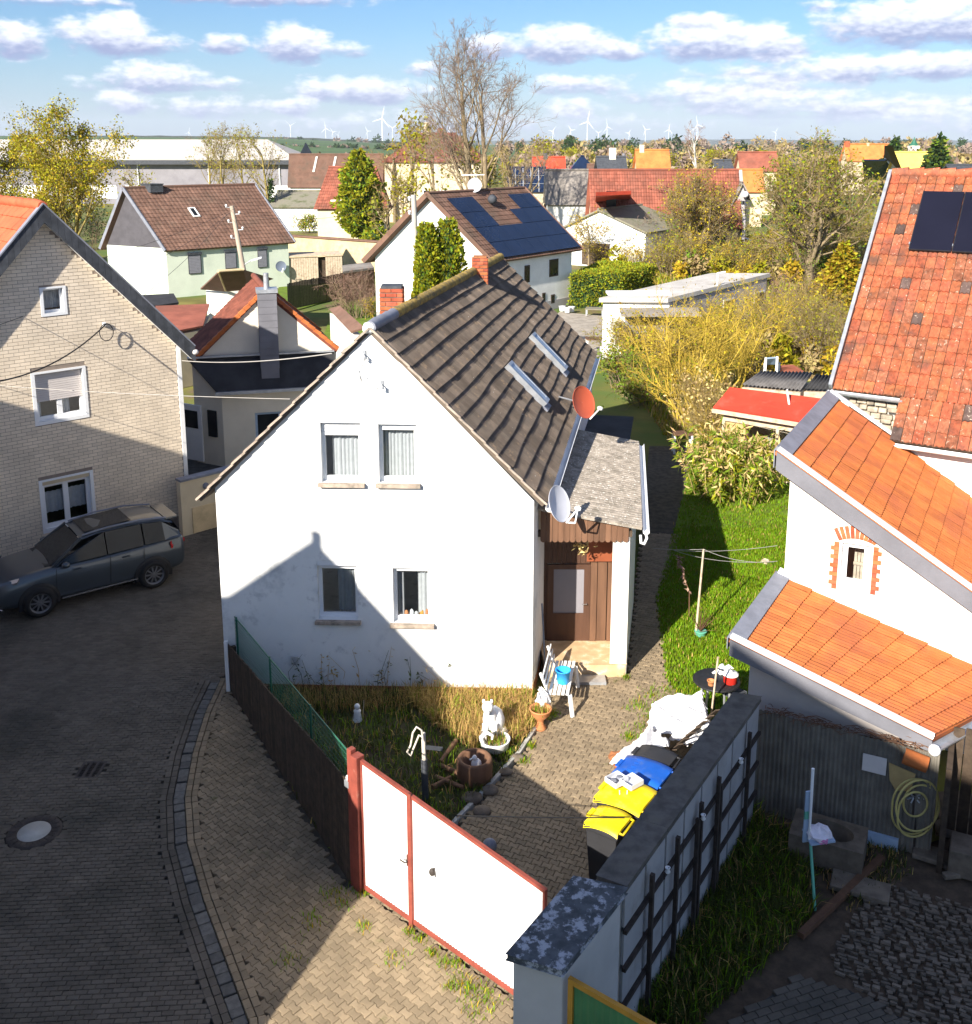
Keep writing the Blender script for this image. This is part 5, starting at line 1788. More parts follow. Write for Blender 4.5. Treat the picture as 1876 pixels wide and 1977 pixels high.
def garden_plants():
 # thin dry stalks along the wall
 rr_=random.Random(4)
 for k in range(26):
  px=rr_.uniform(560,870)
  p=P(px,1328+rr_.uniform(-2,12),0)
  h=rr_.uniform(.35,.95)
  mb=MB()
  c=[p,p+Vector((rr_.gauss(0,.06),-.03,h*.5)),p+Vector((rr_.gauss(0,.16),-.05,h))]
  mb.tube(c,[.006,.005,.003],4)
  for q in range(rr_.randint(3,9)):
   f=rr_.uniform(.3,1);a=c[0].lerp(c[2],f)
   d=Vector((rr_.uniform(-1,1),rr_.uniform(-.6,.2),rr_.uniform(-.4,.8))).normalized()*rr_.uniform(.05,.12)
   s=d.cross(UP).normalized()*.02
   mb.face([a,a+d*.5+s,a+d,a+d*.5 - s])
  o=mb.build('dry_stalk',M['grass_dark'] if k % 3 else M['grass_dry'])
  tag(o,'thin wild stalk growing in front of the white house wall','plant','wild stalks at the house wall')
 # dry grass at the house foot and shaded weeds
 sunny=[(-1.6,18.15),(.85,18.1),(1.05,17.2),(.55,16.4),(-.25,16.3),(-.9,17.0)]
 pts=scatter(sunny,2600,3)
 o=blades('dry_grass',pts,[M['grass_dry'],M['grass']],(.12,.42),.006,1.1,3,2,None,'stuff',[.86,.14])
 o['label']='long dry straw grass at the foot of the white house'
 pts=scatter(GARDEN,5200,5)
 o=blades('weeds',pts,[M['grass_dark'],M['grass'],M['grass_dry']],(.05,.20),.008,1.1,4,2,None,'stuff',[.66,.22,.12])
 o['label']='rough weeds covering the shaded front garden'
 pts=scatter([(-4.7,18.2),(-.8,18.15),(-.8,17.6),(-4.2,17.4)],1200,6)
 blades('dry_grass',pts,[M['grass_dry'],M['grass_dark']],(.12,.38),.006,.9,5,2,None,'stuff',[.6,.4])
 # weeds in the paving: along the gate, the wall and the edges
 def tufts(name,centres,n,h,seed,mats,probs):
  rg=np.random.default_rng(seed)
  pts=[]
  for (x,y,r) in centres:
   c=P(x,y,0)
   for _ in range(n):
    pts.append((c.x+rg.normal(0,r),c.y+rg.normal(0,r),-.005))
  return blades(name,pts,mats,h,.006,1.0,seed,1,None,'stuff',probs)
 tufts('paving_weeds',[(812,1812,.06),(835,1840,.05),(860,1860,.07),(890,1888,.08),(905,1900,.07),(930,1915,.09),(945,1930,.10),(640,1720,.10),(600,1780,.12),(660,1740,.08),(560,1850,.10),(700,1790,.06),(760,1850,.08),(900,1925,.08),(870,1905,.05),(690,1712,.06),(700,1725,.05),(920,1955,.10),(790,1800,.04),(880,1860,.05)],55,(.03,.10),7,[M['grass'],M['leaf_gold']],[.8,.2])
 tufts('paving_weeds',[(1228,1418,.12),(1240,1405,.12),(1260,1392,.10),(1215,1425,.06),(1060,1385,.06),(1068,1378,.06),(1025,1440,.05),(1010,1470,.06),(1208,1308,.05),(1290,1330,.12),(1310,1340,.15),(1255,1340,.1),(1230,1360,.12),(1245,1370,.15),(985,1440,.08),(975,1455,.1)],75,(.03,.12),8,[M['grass'],M['leaf_gold']],[.85,.15])
 # lawn blades
 pts=scatter(LAWN,25000,9,-.02,lambda x,y:1.0 if y<27 else .35)
 o=blades('lawn_grass',pts,[M['grass'],M['grass_dry']],(.04,.10),.010,.9,10,2,None,'stuff',[.95,.05])
 o['label']='bright green lawn grass'
garden_plants()

# washing line, young shrubs on the lawn
def washing():
 a,b=P(1343,1224,0),P(1358,1060,Y=20.55)
 t=thing('washing_line_pole','thin pale washing line pole on the lawn','pole',a)
 MB().tube([a,b],[.028,.022],8).build('pole',M['wood_pale'],t)
 mb=MB()
 w0=P(1500,1053,Y=17.9);w1=P(1500,1083,Y=17.9);w2=P(1498,1090,Y=17.9)
 for p,q,sag in ((b,w1+Vector((0,.2,-.1)),.10),(P(1300,1062,Y=22.0),w0,.06),(P(1300,1062,Y=22),w1,.12),(b,P(1260,1058,Y=22.0),.02)):
  mb.tube([p.lerp(q,f) - UP*sag*4*f*(1 - f) for f in np.linspace(0,1,9)],.005,4)
 tag(mb.build('washing_line',M['cable_grey']),'thin pale washing lines crossing from the pole to the white barn','washing line')
 p=P(1352,1226,0)
 t=thing('potted_shrub','young bare shrub in a small green pot at the foot of the pole','shrub',p)
 MB().lathe([(.10,0),(.13,.10),(.14,.11),(.12,.11),(.0001,.09)],p,18).build('pot',M['mint'],t)
 mb=MB();rr_=random.Random(3)
 for k in range(26):
  q=p+Vector((rr_.gauss(0,.14),rr_.gauss(0,.14),rr_.uniform(.25,.6)));mb.tube([p+UP*.09,p.lerp(q,.5)+Vector((0,0,.06)),q],[.007,.005,.003],4)
 mb.build('twigs',M['wood_brown'],t)
 p=P(1330,1190,0)
 t=thing('young_tree','young sapling with drooping brown leaves beside the washing line pole','sapling',p)
 stem=[p,p+Vector((-.02,0,.6)),p+Vector((-.22,.0,1.15)),p+Vector((-.30,0,1.5))]
 MB().tube(stem,[.014,.011,.007,.004],6).build('stem',M['wood_brown'],t)
 mb=MB()
 for k in range(44):
  f=rr_.uniform(.35,1);i=min(2,int(f*3));c=stem[i].lerp(stem[i+1],f*3 - i)
  d=Vector((rr_.uniform(-1,1),rr_.uniform(-1,1),rr_.uniform(-1,.2))).normalized()*.11;s=d.cross(UP).normalized()*.03
  mb.face([c,c+d*.5+s,c+d,c+d*.5 - s])
 mb.build('leaves',M['twig_pink'],t)
 crumple('leaf_heap','small heap of pale leaves on the sunlit lawn',[(1465,1083,.02),(1475,1076,.05),(1488,1080,.05),(1478,1088,.02)],0,0,'wood_pale',21,.05,6,'leaf heap')
washing()
# ------------------------------------------------------------------ generic gabled house
def xy(p):return Vector((p.x,p.y,0))

def gable_house(name,label,cat,c0,c1,d,zeL,zeR,zr,rt=.5,wall='plaster_plain',roof='roof_far_red',over=.3,wins=(),tiles=None,gable_mat=None,group=None,
    gable_z=None,z0=-.15,chimneys=(),roofs=('L','R'),thick=.14,tile_amp=.02,soff=None,verge=None,plinth=None):
 c0,c1,d=xy(Vector((*c0[:2],0))),xy(Vector((*c1[:2],0))),xy(Vector((*d[:2],0)))
 u=c1 - c0;W=u.length;u /=W
 D=d.length;dv=d / D
 nf=Vector((u.y,-u.x,0));nf=nf if nf.dot(dv)<0 else -nf
 nr=Vector((dv.y,-dv.x,0));nr=nr if nr.dot(u)>0 else -nr
 t=thing(name,label,cat,(c0+c1) / 2,group)
 faces={'front':(c0,u,nf),'right':(c1,dv,nr),'left':(c0,dv,-nr),'back':(c0+d,u,-nf)}
 hol={k:[w[1:5] for w in wins if w[0]==k] for k in faces}
 mb=MB()
 prof=[(0,zeL),(W*rt,zr),(W,zeR)]
 if gable_mat and gable_z:
  ft=lambda s:(zeL+(zr - zeL)*s / (W*rt)) if s<W*rt else (zr+(zeR - zr)*(s - W*rt) / (W - W*rt))
  wall_face(mb,c0,u,nf,[(0,gable_z),(W,gable_z)],hol['front'],reveal=.1,z0=z0)
  wall_face(mb,c0,u,nf,prof,[],1,z0=gable_z)
 else:
  wall_face(mb,c0,u,nf,prof,hol['front'],reveal=.1,z0=z0)
 wall_face(mb,c0+d,u,-nf,prof,hol['back'],reveal=.1,z0=z0)
 wall_face(mb,c1,dv,nr,[(0,zeR),(D,zeR)],hol['right'],reveal=.1,z0=z0)
 wall_face(mb,c0,dv,-nr,[(0,zeL),(D,zeL)],hol['left'],reveal=.1,z0=z0)
 mb.build('wall',[M[wall],M[gable_mat or wall]],t)
 if plinth:
  pm=MB();pm.obox(c0+nf*.03 - UP*.1,u*W,-nf*.2,UP*(plinth[1]+.1));pm.obox(c1+nr*.03 - UP*.1,dv*D,-nr*.2,UP*(plinth[1]+.1))
  pm.build('plinth',M[plinth[0]],t)
 for w in wins:
  o,uu,nn=faces[w[0]]
  opt=dict(w[5]) if len(w)>5 else {}
  window(t,o,uu,nn,*w[1:5],**{**dict(depth=.1,pane='dark_glass',fw=.07),**opt})
 hr=UP*(thick+.02)
 r0=c0+u*(W*rt)+UP*zr - dv*over+hr;r1=r0+d+dv*2*over
 sl=(zr - zeL) / (W*rt);sr=(zr - zeR) / (W - W*rt)
 eL0=c0 - u*over+UP*(zeL - sl*over) - dv*over+hr;eL1=eL0+d+dv*2*over
 eR0=c1+u*over+UP*(zeR - sr*over) - dv*over+hr;eR1=eR0+d+dv*2*over
 rm=MB()
 if 'L' in roofs:slab(rm,[r0,r1,eL1,eL0],thick)
 if 'R' in roofs:slab(rm,[r0,r1,eR1,eR0],thick)
 ro=rm.build('roof',M[roof],t)
 if tiles:
  for side,nu,nv in tiles:
   if side=='R':tile_roof(ro,r0,r1,eR1,eR0,nu,nv,[M[roof]],0,1,tile_amp,.03,seed=5)
   else:tile_roof(ro,r1,r0,eL0,eL1,nu,nv,[M[roof]],0,1,tile_amp,.03,seed=6)
 MB().tube([r0+UP*.02,r1+UP*.02],.10,8).build('ridge',M[roof],ro)
 if verge:
  for (a,b) in ((r0,eR0),(r0,eL0),(r1,eR1)):
   MB().bar(a+UP*.01,b+UP*.01,.10,thick+.08).build('verge_board',M[verge],ro)
 for (f,side,h,w,m) in chimneys:
  p=r0.lerp(r1,f)+(u*side)
  zb=p.z - abs(side)*(sr if side>0 else sl) - .2
  ch=MB().obox(Vector((p.x,p.y,zb)) - u*w / 2 - dv*w / 2,u*w,dv*w,UP*(zr+h - zb))
  ch.obox(Vector((p.x,p.y,zr+h)) - u*(w / 2+.04) - dv*(w / 2+.04),u*(w+.08),dv*(w+.08),UP*.07)
  ch.build('chimney',M[m],ro)
 return t,dict(faces=faces,r0=r0,r1=r1,eL0=eL0,eL1=eL1,eR0=eR0,eR1=eR1,u=u,dv=dv,W=W,D=D,roof=ro,nf=nf,nr=nr)

# ------------------------------------------------------------------ houses that stand just outside the picture and shade the road and the yard
def outside_houses():
 # the house this view is taken from: a tall wall behind and to the right of the camera
 F_=Vector((.8192,-.5736,0));B_=Vector((-.5736,-.8192,0))
 c0=Vector((-4.10 - .5225*5,2.02 - .8526*5,0))       # well behind the viewpoint
 t=thing('tall_house','tall plastered house behind the viewpoint, shading the yard on the right','house',c0)
 top=[(0,14.02),(.6,13.77),(3.2,12.92),(7,12.47),(13,12.37)]
 mb=MB()
 wall_face(mb,c0,F_,-B_,top,z0=-.2)
 wall_face(mb,c0,B_,-F_,[(0,14.02),(9,14.02)],z0=-.2)
 wall_face(mb,c0+F_*13,B_,F_,[(0,12.37),(9,12.37)],z0=-.2)
 wall_face(mb,c0+B_*9,F_,B_,top,z0=-.2)
 for a,b in zip(top,top[1:]):
  mb.face([c0+F_*a[0]+UP*a[1],c0+F_*b[0]+UP*b[1],c0+F_*b[0]+B_*9+UP*b[1],c0+F_*a[0]+B_*9+UP*a[1]],1)
 mb.build('wall',[M['plaster_plain'],M['roof_far_brown']],t)
 # house A across the lane, unseen: thin gable slab outlined to cast its pointed shadow
 Y=7.45
 def back(p):
  k=(p.y - Y) / SUN_D.y
  return p - SUN_D*k
 wa=P(600,1040,Y=18.36)
 ap=back(wa)
 lft=back(P(430,1148,Y=18.36));rgt=back(P(868,1322,Y=18.36))
 sl=(ap.z - lft.z) / (ap.x - lft.x)
 q1,g1,g2,g3=back(Vector((-.5,15.3,0))),back(Vector((-1.93,12.95,1.4))),back(Vector((-1.93,12.95,0))),back(P(480,1976,0))
 q1.x=min(q1.x,g1.x - .02)
 t=thing('lane_shadow_gable','unseen thin gable slab with a small chimney, shaped to cast the pointed shadow','house',(ap.x,Y,0))
 xl=ap.x - 6.0
 prof=[(xl - ap.x,lft.z),(lft.x - ap.x,lft.z),(0,ap.z),(rgt.x - ap.x,rgt.z),(q1.x - ap.x,q1.z),(g1.x - ap.x,g1.z),(g2.x - ap.x+.01,g2.z),(g3.x - ap.x+.02,g3.z),(g3.x - ap.x+.05,1.8)]
 mb=MB()
 o=Vector((ap.x,Y,0))
 wall_face(mb,o,Vector((1,0,0)),Vector((0,1,0)),prof,z0=-.2)
 wall_face(mb,o+Vector((0,-.5,0)),Vector((1,0,0)),Vector((0,-1,0)),prof,z0=-.2)
 mb.obox(o+Vector((prof[0][0],-7,-.2)),(3.2 - prof[0][0] - 6.0,0,0),(0,6.5,0),UP*3.4)
 for a,b in zip(prof,prof[1:]):
  p,q=o+Vector((a[0],0,a[1])),o+Vector((b[0],0,b[1]))
  mb.face([p,q,q+Vector((0,-.5,0)),p+Vector((0,-.5,0))],1)
 for x,z in (prof[0],prof[-1]):
  mb.face([o+Vector((x,0,-.2)),o+Vector((x,0,z)),o+Vector((x,-.5,z)),o+Vector((x,-.5,-.2))],0)
 mb.build('wall',[M['plaster_plain'],M['roof_far_red']],t)
 MB().box((ap.x+.02,Y - .1,ap.z+.02),(.13,.16,.36)).build('chimney',M['brick_red'],t)
 # house C farther along the lane on the left: shades the brick house and the car
 bn=Vector((-BRD.y,BRD.x,0));bn=bn if bn.y<0 else -bn
 pa,pb=PL(0,782,BR0,bn),PL(366,888,BR0,bn)
 zr=9.5
 pa,pb=pa - SUN_D*((pa.z - zr) / SUN_D.z),pb - SUN_D*((pb.z - zr) / SUN_D.z)
 rd=xy(pb - pa).normalized()
 e=pa+rd*((-10.7 - pa.x) / rd.x);s=pa - rd*9.0
 w=Vector((rd.y,-rd.x,0));w=w if w.y<0 else -w
 gable_house('corner_house','large house beyond the left edge, across the lane from the brick house','house',xy(e) - w*3.5,xy(e)+w*6.0,xy(s - e),6.0,4.6,zr - .16,3.5 / 9.5,over=.12)
outside_houses()

# ------------------------------------------------------------------ the barn group on the right
def barn():
 e=Vector((.85,-.53,0)).normalized();run=Vector((.53,.85,0)).normalized()
 C=Vector((7.75,22.3,5.1))
 rise,rn_=4.62,4.8
 t=thing('red_barn','tall barn with old mottled red clay tiles and black solar panels','barn',(C.x,C.y,0))
 R0=C+run*rn_+UP*rise
 R1,E1_=R0+e*6.2,C+e*6.2
 sd=(C - R0).normalized()
 roof=MB()
 slab(roof,[R0,R1,E1_,C],.12)
 low0=C+e*1.42;low1=E1_
 d=Vector((-run.x*.80,-run.y*.80,-rise / rn_*.80))
 slab(roof,[low0,low1,low1+d,low0+d],.12)
 ro=roof.build('roof',M['wood_dark'],t)
 dark=mat('sooty_clay_tile',(0.105,0.07,0.06),0.9,.3,5,.25,60,piece=.3,speck=(.4,.33,.27),speck_scale=14,speck_at=.68)
 brown=mat('browned_clay_tile',(0.31,0.115,0.062),0.9,.35,8,.25,60,piece=.25,speck=(.46,.34,.25),speck_scale=14,speck_at=.66)
 ms=[M['roof_red'],dark,brown]
 tile_roof(ro,R0,R1,E1_,C,29,20,ms,300,2,.042,.034,[.80,.02,.18],.05,11,jit=.012,gap=.06)
 tile_roof(ro,low0,low1,low1+d,low0+d,22,3,ms,90,2,.042,.034,[.66,.08,.26],.03,12,jit=.012,gap=.06)
 for i in range(17):
  a,b=R0.lerp(R1,i / 17),R0.lerp(R1,(i+1.06) / 17)
  MB().tube([a+UP*.02,b+UP*.05],[.12,.14],10).build('ridge_tile',M['roof_red'],ro)
 MB().bar(R0+UP*.06 - e*.05,C+UP*.06 - e*.05,.08,.16).build('verge_board',M['zinc'],ro)
 WD['half_pipe'](C+Vector((0,0,-.02)) - run*.08 - e*.1,C+e*1.5 - run*.08+UP*-.02,.085,'zinc',ro)
 WD['half_pipe'](low0+d - run*.07 - UP*.04+e*.1,low1+d - run*.07 - UP*.04,.075,'pvc',ro)
 # walls
 mb=MB()
 wall_face(mb,C+run*.25+e*.12,e,-run,[(0,4.9),(6,4.9)],z0=-.1)
 wall_face(mb,C+run*.25+e*.12,run,-e,[(0,5.05),(rn_ - .25,5.05+rise*.93),(rn_*2,5.05)],z0=-.1)
 wall_face(mb,C+run*2*rn_+e*.12,e,run,[(0,4.9),(6,4.9)],z0=-.1)
 mb.build('wall',M['plaster_plain'],t)
 m2=MB();slab(m2,[R0,R1,R1+run*rn_ - UP*rise,R0+run*rn_ - UP*rise],.12);m2.build('roof',M['roof_red'],t)
 lw=MB();wall_face(lw,low0+d+run*.28+e*.1,e,-run,[(0,low0.z+d.z),(5,low0.z+d.z)],z0=-.1)
 wall_face(lw,low0+d+run*.28+e*.1,run,-e,[(0,low0.z+d.z),(.6,low0.z+d.z+.5)],z0=-.1)
 lw.build('wall',M['plaster_plain'],t)
 # rough stone gable stub under the gutter
 st=MB();k=0
 rr_=random.Random(3)
 base=C+run*.14+e*.35
 for r in range(8):
  x=0.0
  while x<1.0:
   w=rr_.uniform(.12,.28);h=.12
   MB().box(base+e*(x+w / 2) - UP*(.22+r*.13+rr_.uniform(-.02,.02)),(w*.95,.14+rr_.uniform(-.04,.04),h*rr_.uniform(.8,1)),ax=(e,run,UP)).build('stone',M['stone_pale'],t,bevel=.025)
   x+=w
 # solar panels
 nr=(R1 - R0).cross(C - R0).normalized();nr=nr if nr.z>0 else -nr
 a=PL(1783,376,R0,nr);b=PL(1768,488,R0,nr);c=PL(1862,378,R0,nr)
 w=(c - a).dot(e);L=(b - a).dot(sd)
 sp=thing('solar_array','black solar panels mounted on the mottled red barn roof','solar panels',a)
 for k in range(3):
  o=a+e*(w+.02)*k+nr*.10
  MB().obox(o,e*w,sd*L,nr*.04).build('panel',M['solar_black'],sp)
  fm=MB()
  fm.obox(o - nr*.002 - e*.004,e*.02,sd*L,nr*.046);fm.obox(o+sd*L - nr*.002,e*w,sd*.02,nr*.046)
  fm.build('panel_frame',M['black_plastic'],sp)
 for k in range(3):
  MB().box(a+e*(w+.02)*k+sd*L*.9+nr*.08,(.06,.06,.12),ax=(e,sd,nr)).build('clamp',M['zinc'],sp)
 return e,run,C
BARN_E,BARN_RUN,BARN_C=barn()

def annex():
 t=thing('tiled_annex','white barn annex with two stepped orange tiled lean-to roofs','annex',(5.3,17.5,0))
 # ---- upper part
 hl0,hl1=P(1500,868,z=5.16),P(1600,758,z=5.16)
 dn=Vector((3.07,-1.3,-2.09)).normalized()
 n=(hl1 - hl0).cross(dn).normalized();n=n if n.z>0 else -n
 Ls=5.6
 q=[hl0,hl1,hl1+dn*Ls,hl0+dn*Ls]
 rb=MB();slab(rb,[q[0],q[1],q[2],q[3]],.10)
 ro=rb.build('upper_roof',M['roof_orange'],t)
 ax=(hl1 - hl0).normalized()
 off=.22
 a0=hl0+ax*.0+dn*off;a1=hl1 - ax*.12+dn*off
 tile_roof(ro,a1 - ax*.0,a0+ax*.06,a0+ax*.06+dn*(Ls - off),a1+dn*(Ls - off),20,15,[M['roof_orange']],300,2,.017,.028,None,.015,21,jit=.004)
 MB().obox(hl0 - dn*.04 - n*.02,ax*(hl1 - hl0).length,dn*(off+.07),n*.075).build('ridge_flashing',M['lead'],ro)
 fd=Vector((0,0,-1))
 k=12
 for i in range(k):
  p0,p1=hl0+dn*(Ls*i / k),hl0+dn*(Ls*(i+1) / k)
  o=-ax*.03
  MB().prism([p0+o - UP*.03,p1+o - UP*.03,p1+o - UP*.36,p0+o - UP*.36],ax*.05).build('verge_slate',M['slate'],ro)
 MB().bar(hl0 - ax*.02+n*.05,hl0+dn*Ls - ax*.02+n*.05,.09,.07).build('verge_trim',M['white_paint'],ro)
 MB().obox(hl0 - dn*.06 - UP*.36 ,ax*(hl1 - hl0).length,dn*.02,UP*.34).build('ridge_fascia',M['lead'],ro)
 MB().bar(hl1+n*.06+ax*.02,hl1+dn*2.3+n*.06+ax*.02,.16,.05).build('flashing',M['white_paint'],ro)
 MB().bar(hl1+dn*2.3+n*.06+ax*.02,hl1+dn*Ls+n*.06+ax*.02,.20,.05).build('flashing',M['zinc'],ro)
 # upper wall
 wo=hl0+ax*.22+dn*.25;wo.z=0
 fu=Vector((dn.x,dn.y,0)).normalized();nn=Vector((fu.y,-fu.x,0));nn=nn if nn.y<0 else -nn
 cosd=math.hypot(dn.x,dn.y)
 tz=lambda s:hl0.z - .14+(s+.25*cosd)*dn.z / cosd
 # window
 wa,wb=PL(1622,1100,wo,nn),PL(1677,1100,wo,nn)
 s0,s1=(wa - wo).dot(fu),(wb - wo).dot(fu)
 z1,z0=PL(1648,1050,wo,nn).z,PL(1648,1136,wo,nn).z
 mb=MB()
 wall_face(mb,wo,fu,nn,[(0,tz(0)),(4.6,tz(4.6))],[(s0,s1,z0,z1)],reveal=.16,z0=-.1,mr=1)
 su=Vector((ax.x,ax.y,0)).normalized()
 wall_face(mb,wo,su,-fu,[(0,tz(0)),(4.4,tz(0))],z0=-.1)
 wall_face(mb,wo+su*4.4,fu,-nn,[(0,tz(0)),(4.6,tz(4.6))],z0=-.1)
 wall_face(mb,wo+fu*4.6,su,fu,[(0,tz(4.6)),(4.4,tz(4.6))],z0=-.1)
 mb.build('wall',[M['plaster_ochre'],M['white_paint']],t)
 w=window(t,wo,fu,nn,s0,s1,z0,z1,.16,fw=.10,pane='glass')
 # things seen through it: wooden shutter inside
 sh=MB()
 for k in range(4):sh.obox(wo+fu*(s0+(s1 - s0)*(.42+.12*k)) - nn*.55+UP*(z0 - .05),fu*(s1 - s0)*.10,-nn*.02,UP*(z1 - z0)*.85)
 sh.obox(wo+fu*(s0+(s1 - s0)*.40) - nn*.53+UP*(z0+.25),fu*(s1 - s0)*.5,nn*.02,UP*.06)
 sh.build('inner_shutter',M['wood_pale'],w)
 # brick surround: arch of soldiers and toothed jambs
 cx_=(s0+s1) / 2;hw=(s1 - s0) / 2
 for i in range(9):
  a=math.pi*(.5+(4 - i)*.036)
  R=hw*2.6
  cc=wo+fu*cx_+UP*(z1+.05 - R+.06)
  dirv=fu*math.cos(a)*1+UP*math.sin(a)
  sdv=fu*math.sin(a) - UP*math.cos(a)
  MB().obox(cc+dirv*R - sdv*.032 - nn*.005,dirv*.23,sdv*.064,nn*.025).build('brick',M['brick_red'],t)
 for side in (-1,1):
  kk=11
  for i in range(kk):
   z=z0 - .05+(z1 - z0+.06)*i / kk
   ln=.14 if i % 2 else .085
   o=wo+fu*(cx_+side*(hw+.05))+UP*z - nn*.005
   MB().obox(o,fu*side*ln,UP*.075,nn*.022).build('brick',M['brick_red'],t)
 sl=MB().obox(wo+fu*(s0 - .03)+UP*(z0 - .16),fu*(s1 - s0+.06),nn*.05,UP*.15);sl.build('sill',M['white_paint'],w)
 # ---- lower part
 l0,l1=P(1410,1230,z=2.8),P(1500,1108,z=2.8)
 dl=Vector((2.72,-1.35,-.93)).normalized()
 nl=(l1 - l0).cross(dl).normalized();nl=nl if nl.z>0 else -nl
 ax2=(l1 - l0).normalized()
 end=P(1800,1425,Y=13.7)
 L2=(end - l0).length
 rb=MB();XT=1.15;slab(rb,[l0,l1,l1+dl*(L2+XT),l0+dl*L2],.09)
 r2=rb.build('lower_roof',M['roof_orange'],t)
 b0,b1=l0+dl*.2,l1+dl*.2
 tile_roof(r2,b1 - ax2*.02,b0+ax2*.06,b0+ax2*.06+dl*(L2 - .2),b1+dl*(L2+XT - .2),13,10,[M['roof_orange']],120,2,.020,.03,None,.02,22,jit=.006)
 MB().obox(l0 - dl*.04 - nl*.02,ax2*(l1 - l0).length,dl*.27,nl*.08).build('ridge_flashing',M['lead'],r2)
 MB().bar(l0 - ax2*.02+nl*.05,l0+dl*L2 - ax2*.02+nl*.05,.08,.07).build('verge_trim',M['white_paint'],r2)
 p0,p1=l0 - ax2*.03,l0+dl*L2 - ax2*.03
 MB().prism([p0 - UP*.03,p1 - UP*.03,p1 - UP*.22,p0 - UP*.30],ax2*.04).build('verge_fascia',M['slate'],r2)
 MB().bar(l1+nl*.08,l1+dl*(L2+XT)+nl*.08,.12,.09).build('wall_flashing',M['white_paint'],r2)
 MB().obox(l0 - dl*.06 - UP*.22,ax2*(l1 - l0).length,dl*.02,UP*.2).build('ridge_fascia',M['lead'],r2)
 g0=l0+dl*(L2+.05) - ax2*.1 - UP*.06;g1=l1+dl*(L2+XT+.05) - UP*.06
 WD['half_pipe'](g0,g1,.085,'zinc',r2)
 MB().blob(g0+Vector((0,0,-.05)),(.09,.09,.09),10).build('gutter_end',M['pvc'],r2)
 dp=[g0+Vector((.02,.05,-.08)),g0+Vector((.05,.12,-.22)),g0+Vector((-.12,.30,-.40)),g0+Vector((-.20,.36,-.60)),g0+Vector((-.20,.36,-1.45))]
 MB().tube(dp,.045,10).build('downpipe',M['lead'],r2)
 # lower wall
 fo=l0+ax2*.22+dl*.28;fo.z=0
 fl=Vector((dl.x,dl.y,0)).normalized();nfl=Vector((fl.y,-fl.x,0));nfl=nfl if nfl.y<0 else -nfl
 cl=math.hypot(dl.x,dl.y)
 tz2=lambda s:l0.z - .12+(s+.28*cl)*dl.z / cl
 mb=MB()
 wall_face(mb,fo,fl,nfl,[(0,tz2(0)),(2.55,tz2(2.55))],z0=-.1)
 s2=Vector((ax2.x,ax2.y,0)).normalized()
 wall_face(mb,fo,s2,-fl,[(0,tz2(0)),(2.5,tz2(0))],z0=-.1)
 wall_face(mb,fo+fl*2.55,s2,fl,[(0,tz2(2.55)),(2.5,tz2(2.55))],z0=-.1)
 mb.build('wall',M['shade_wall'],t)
 return fo,fl,nfl
ANX=annex()

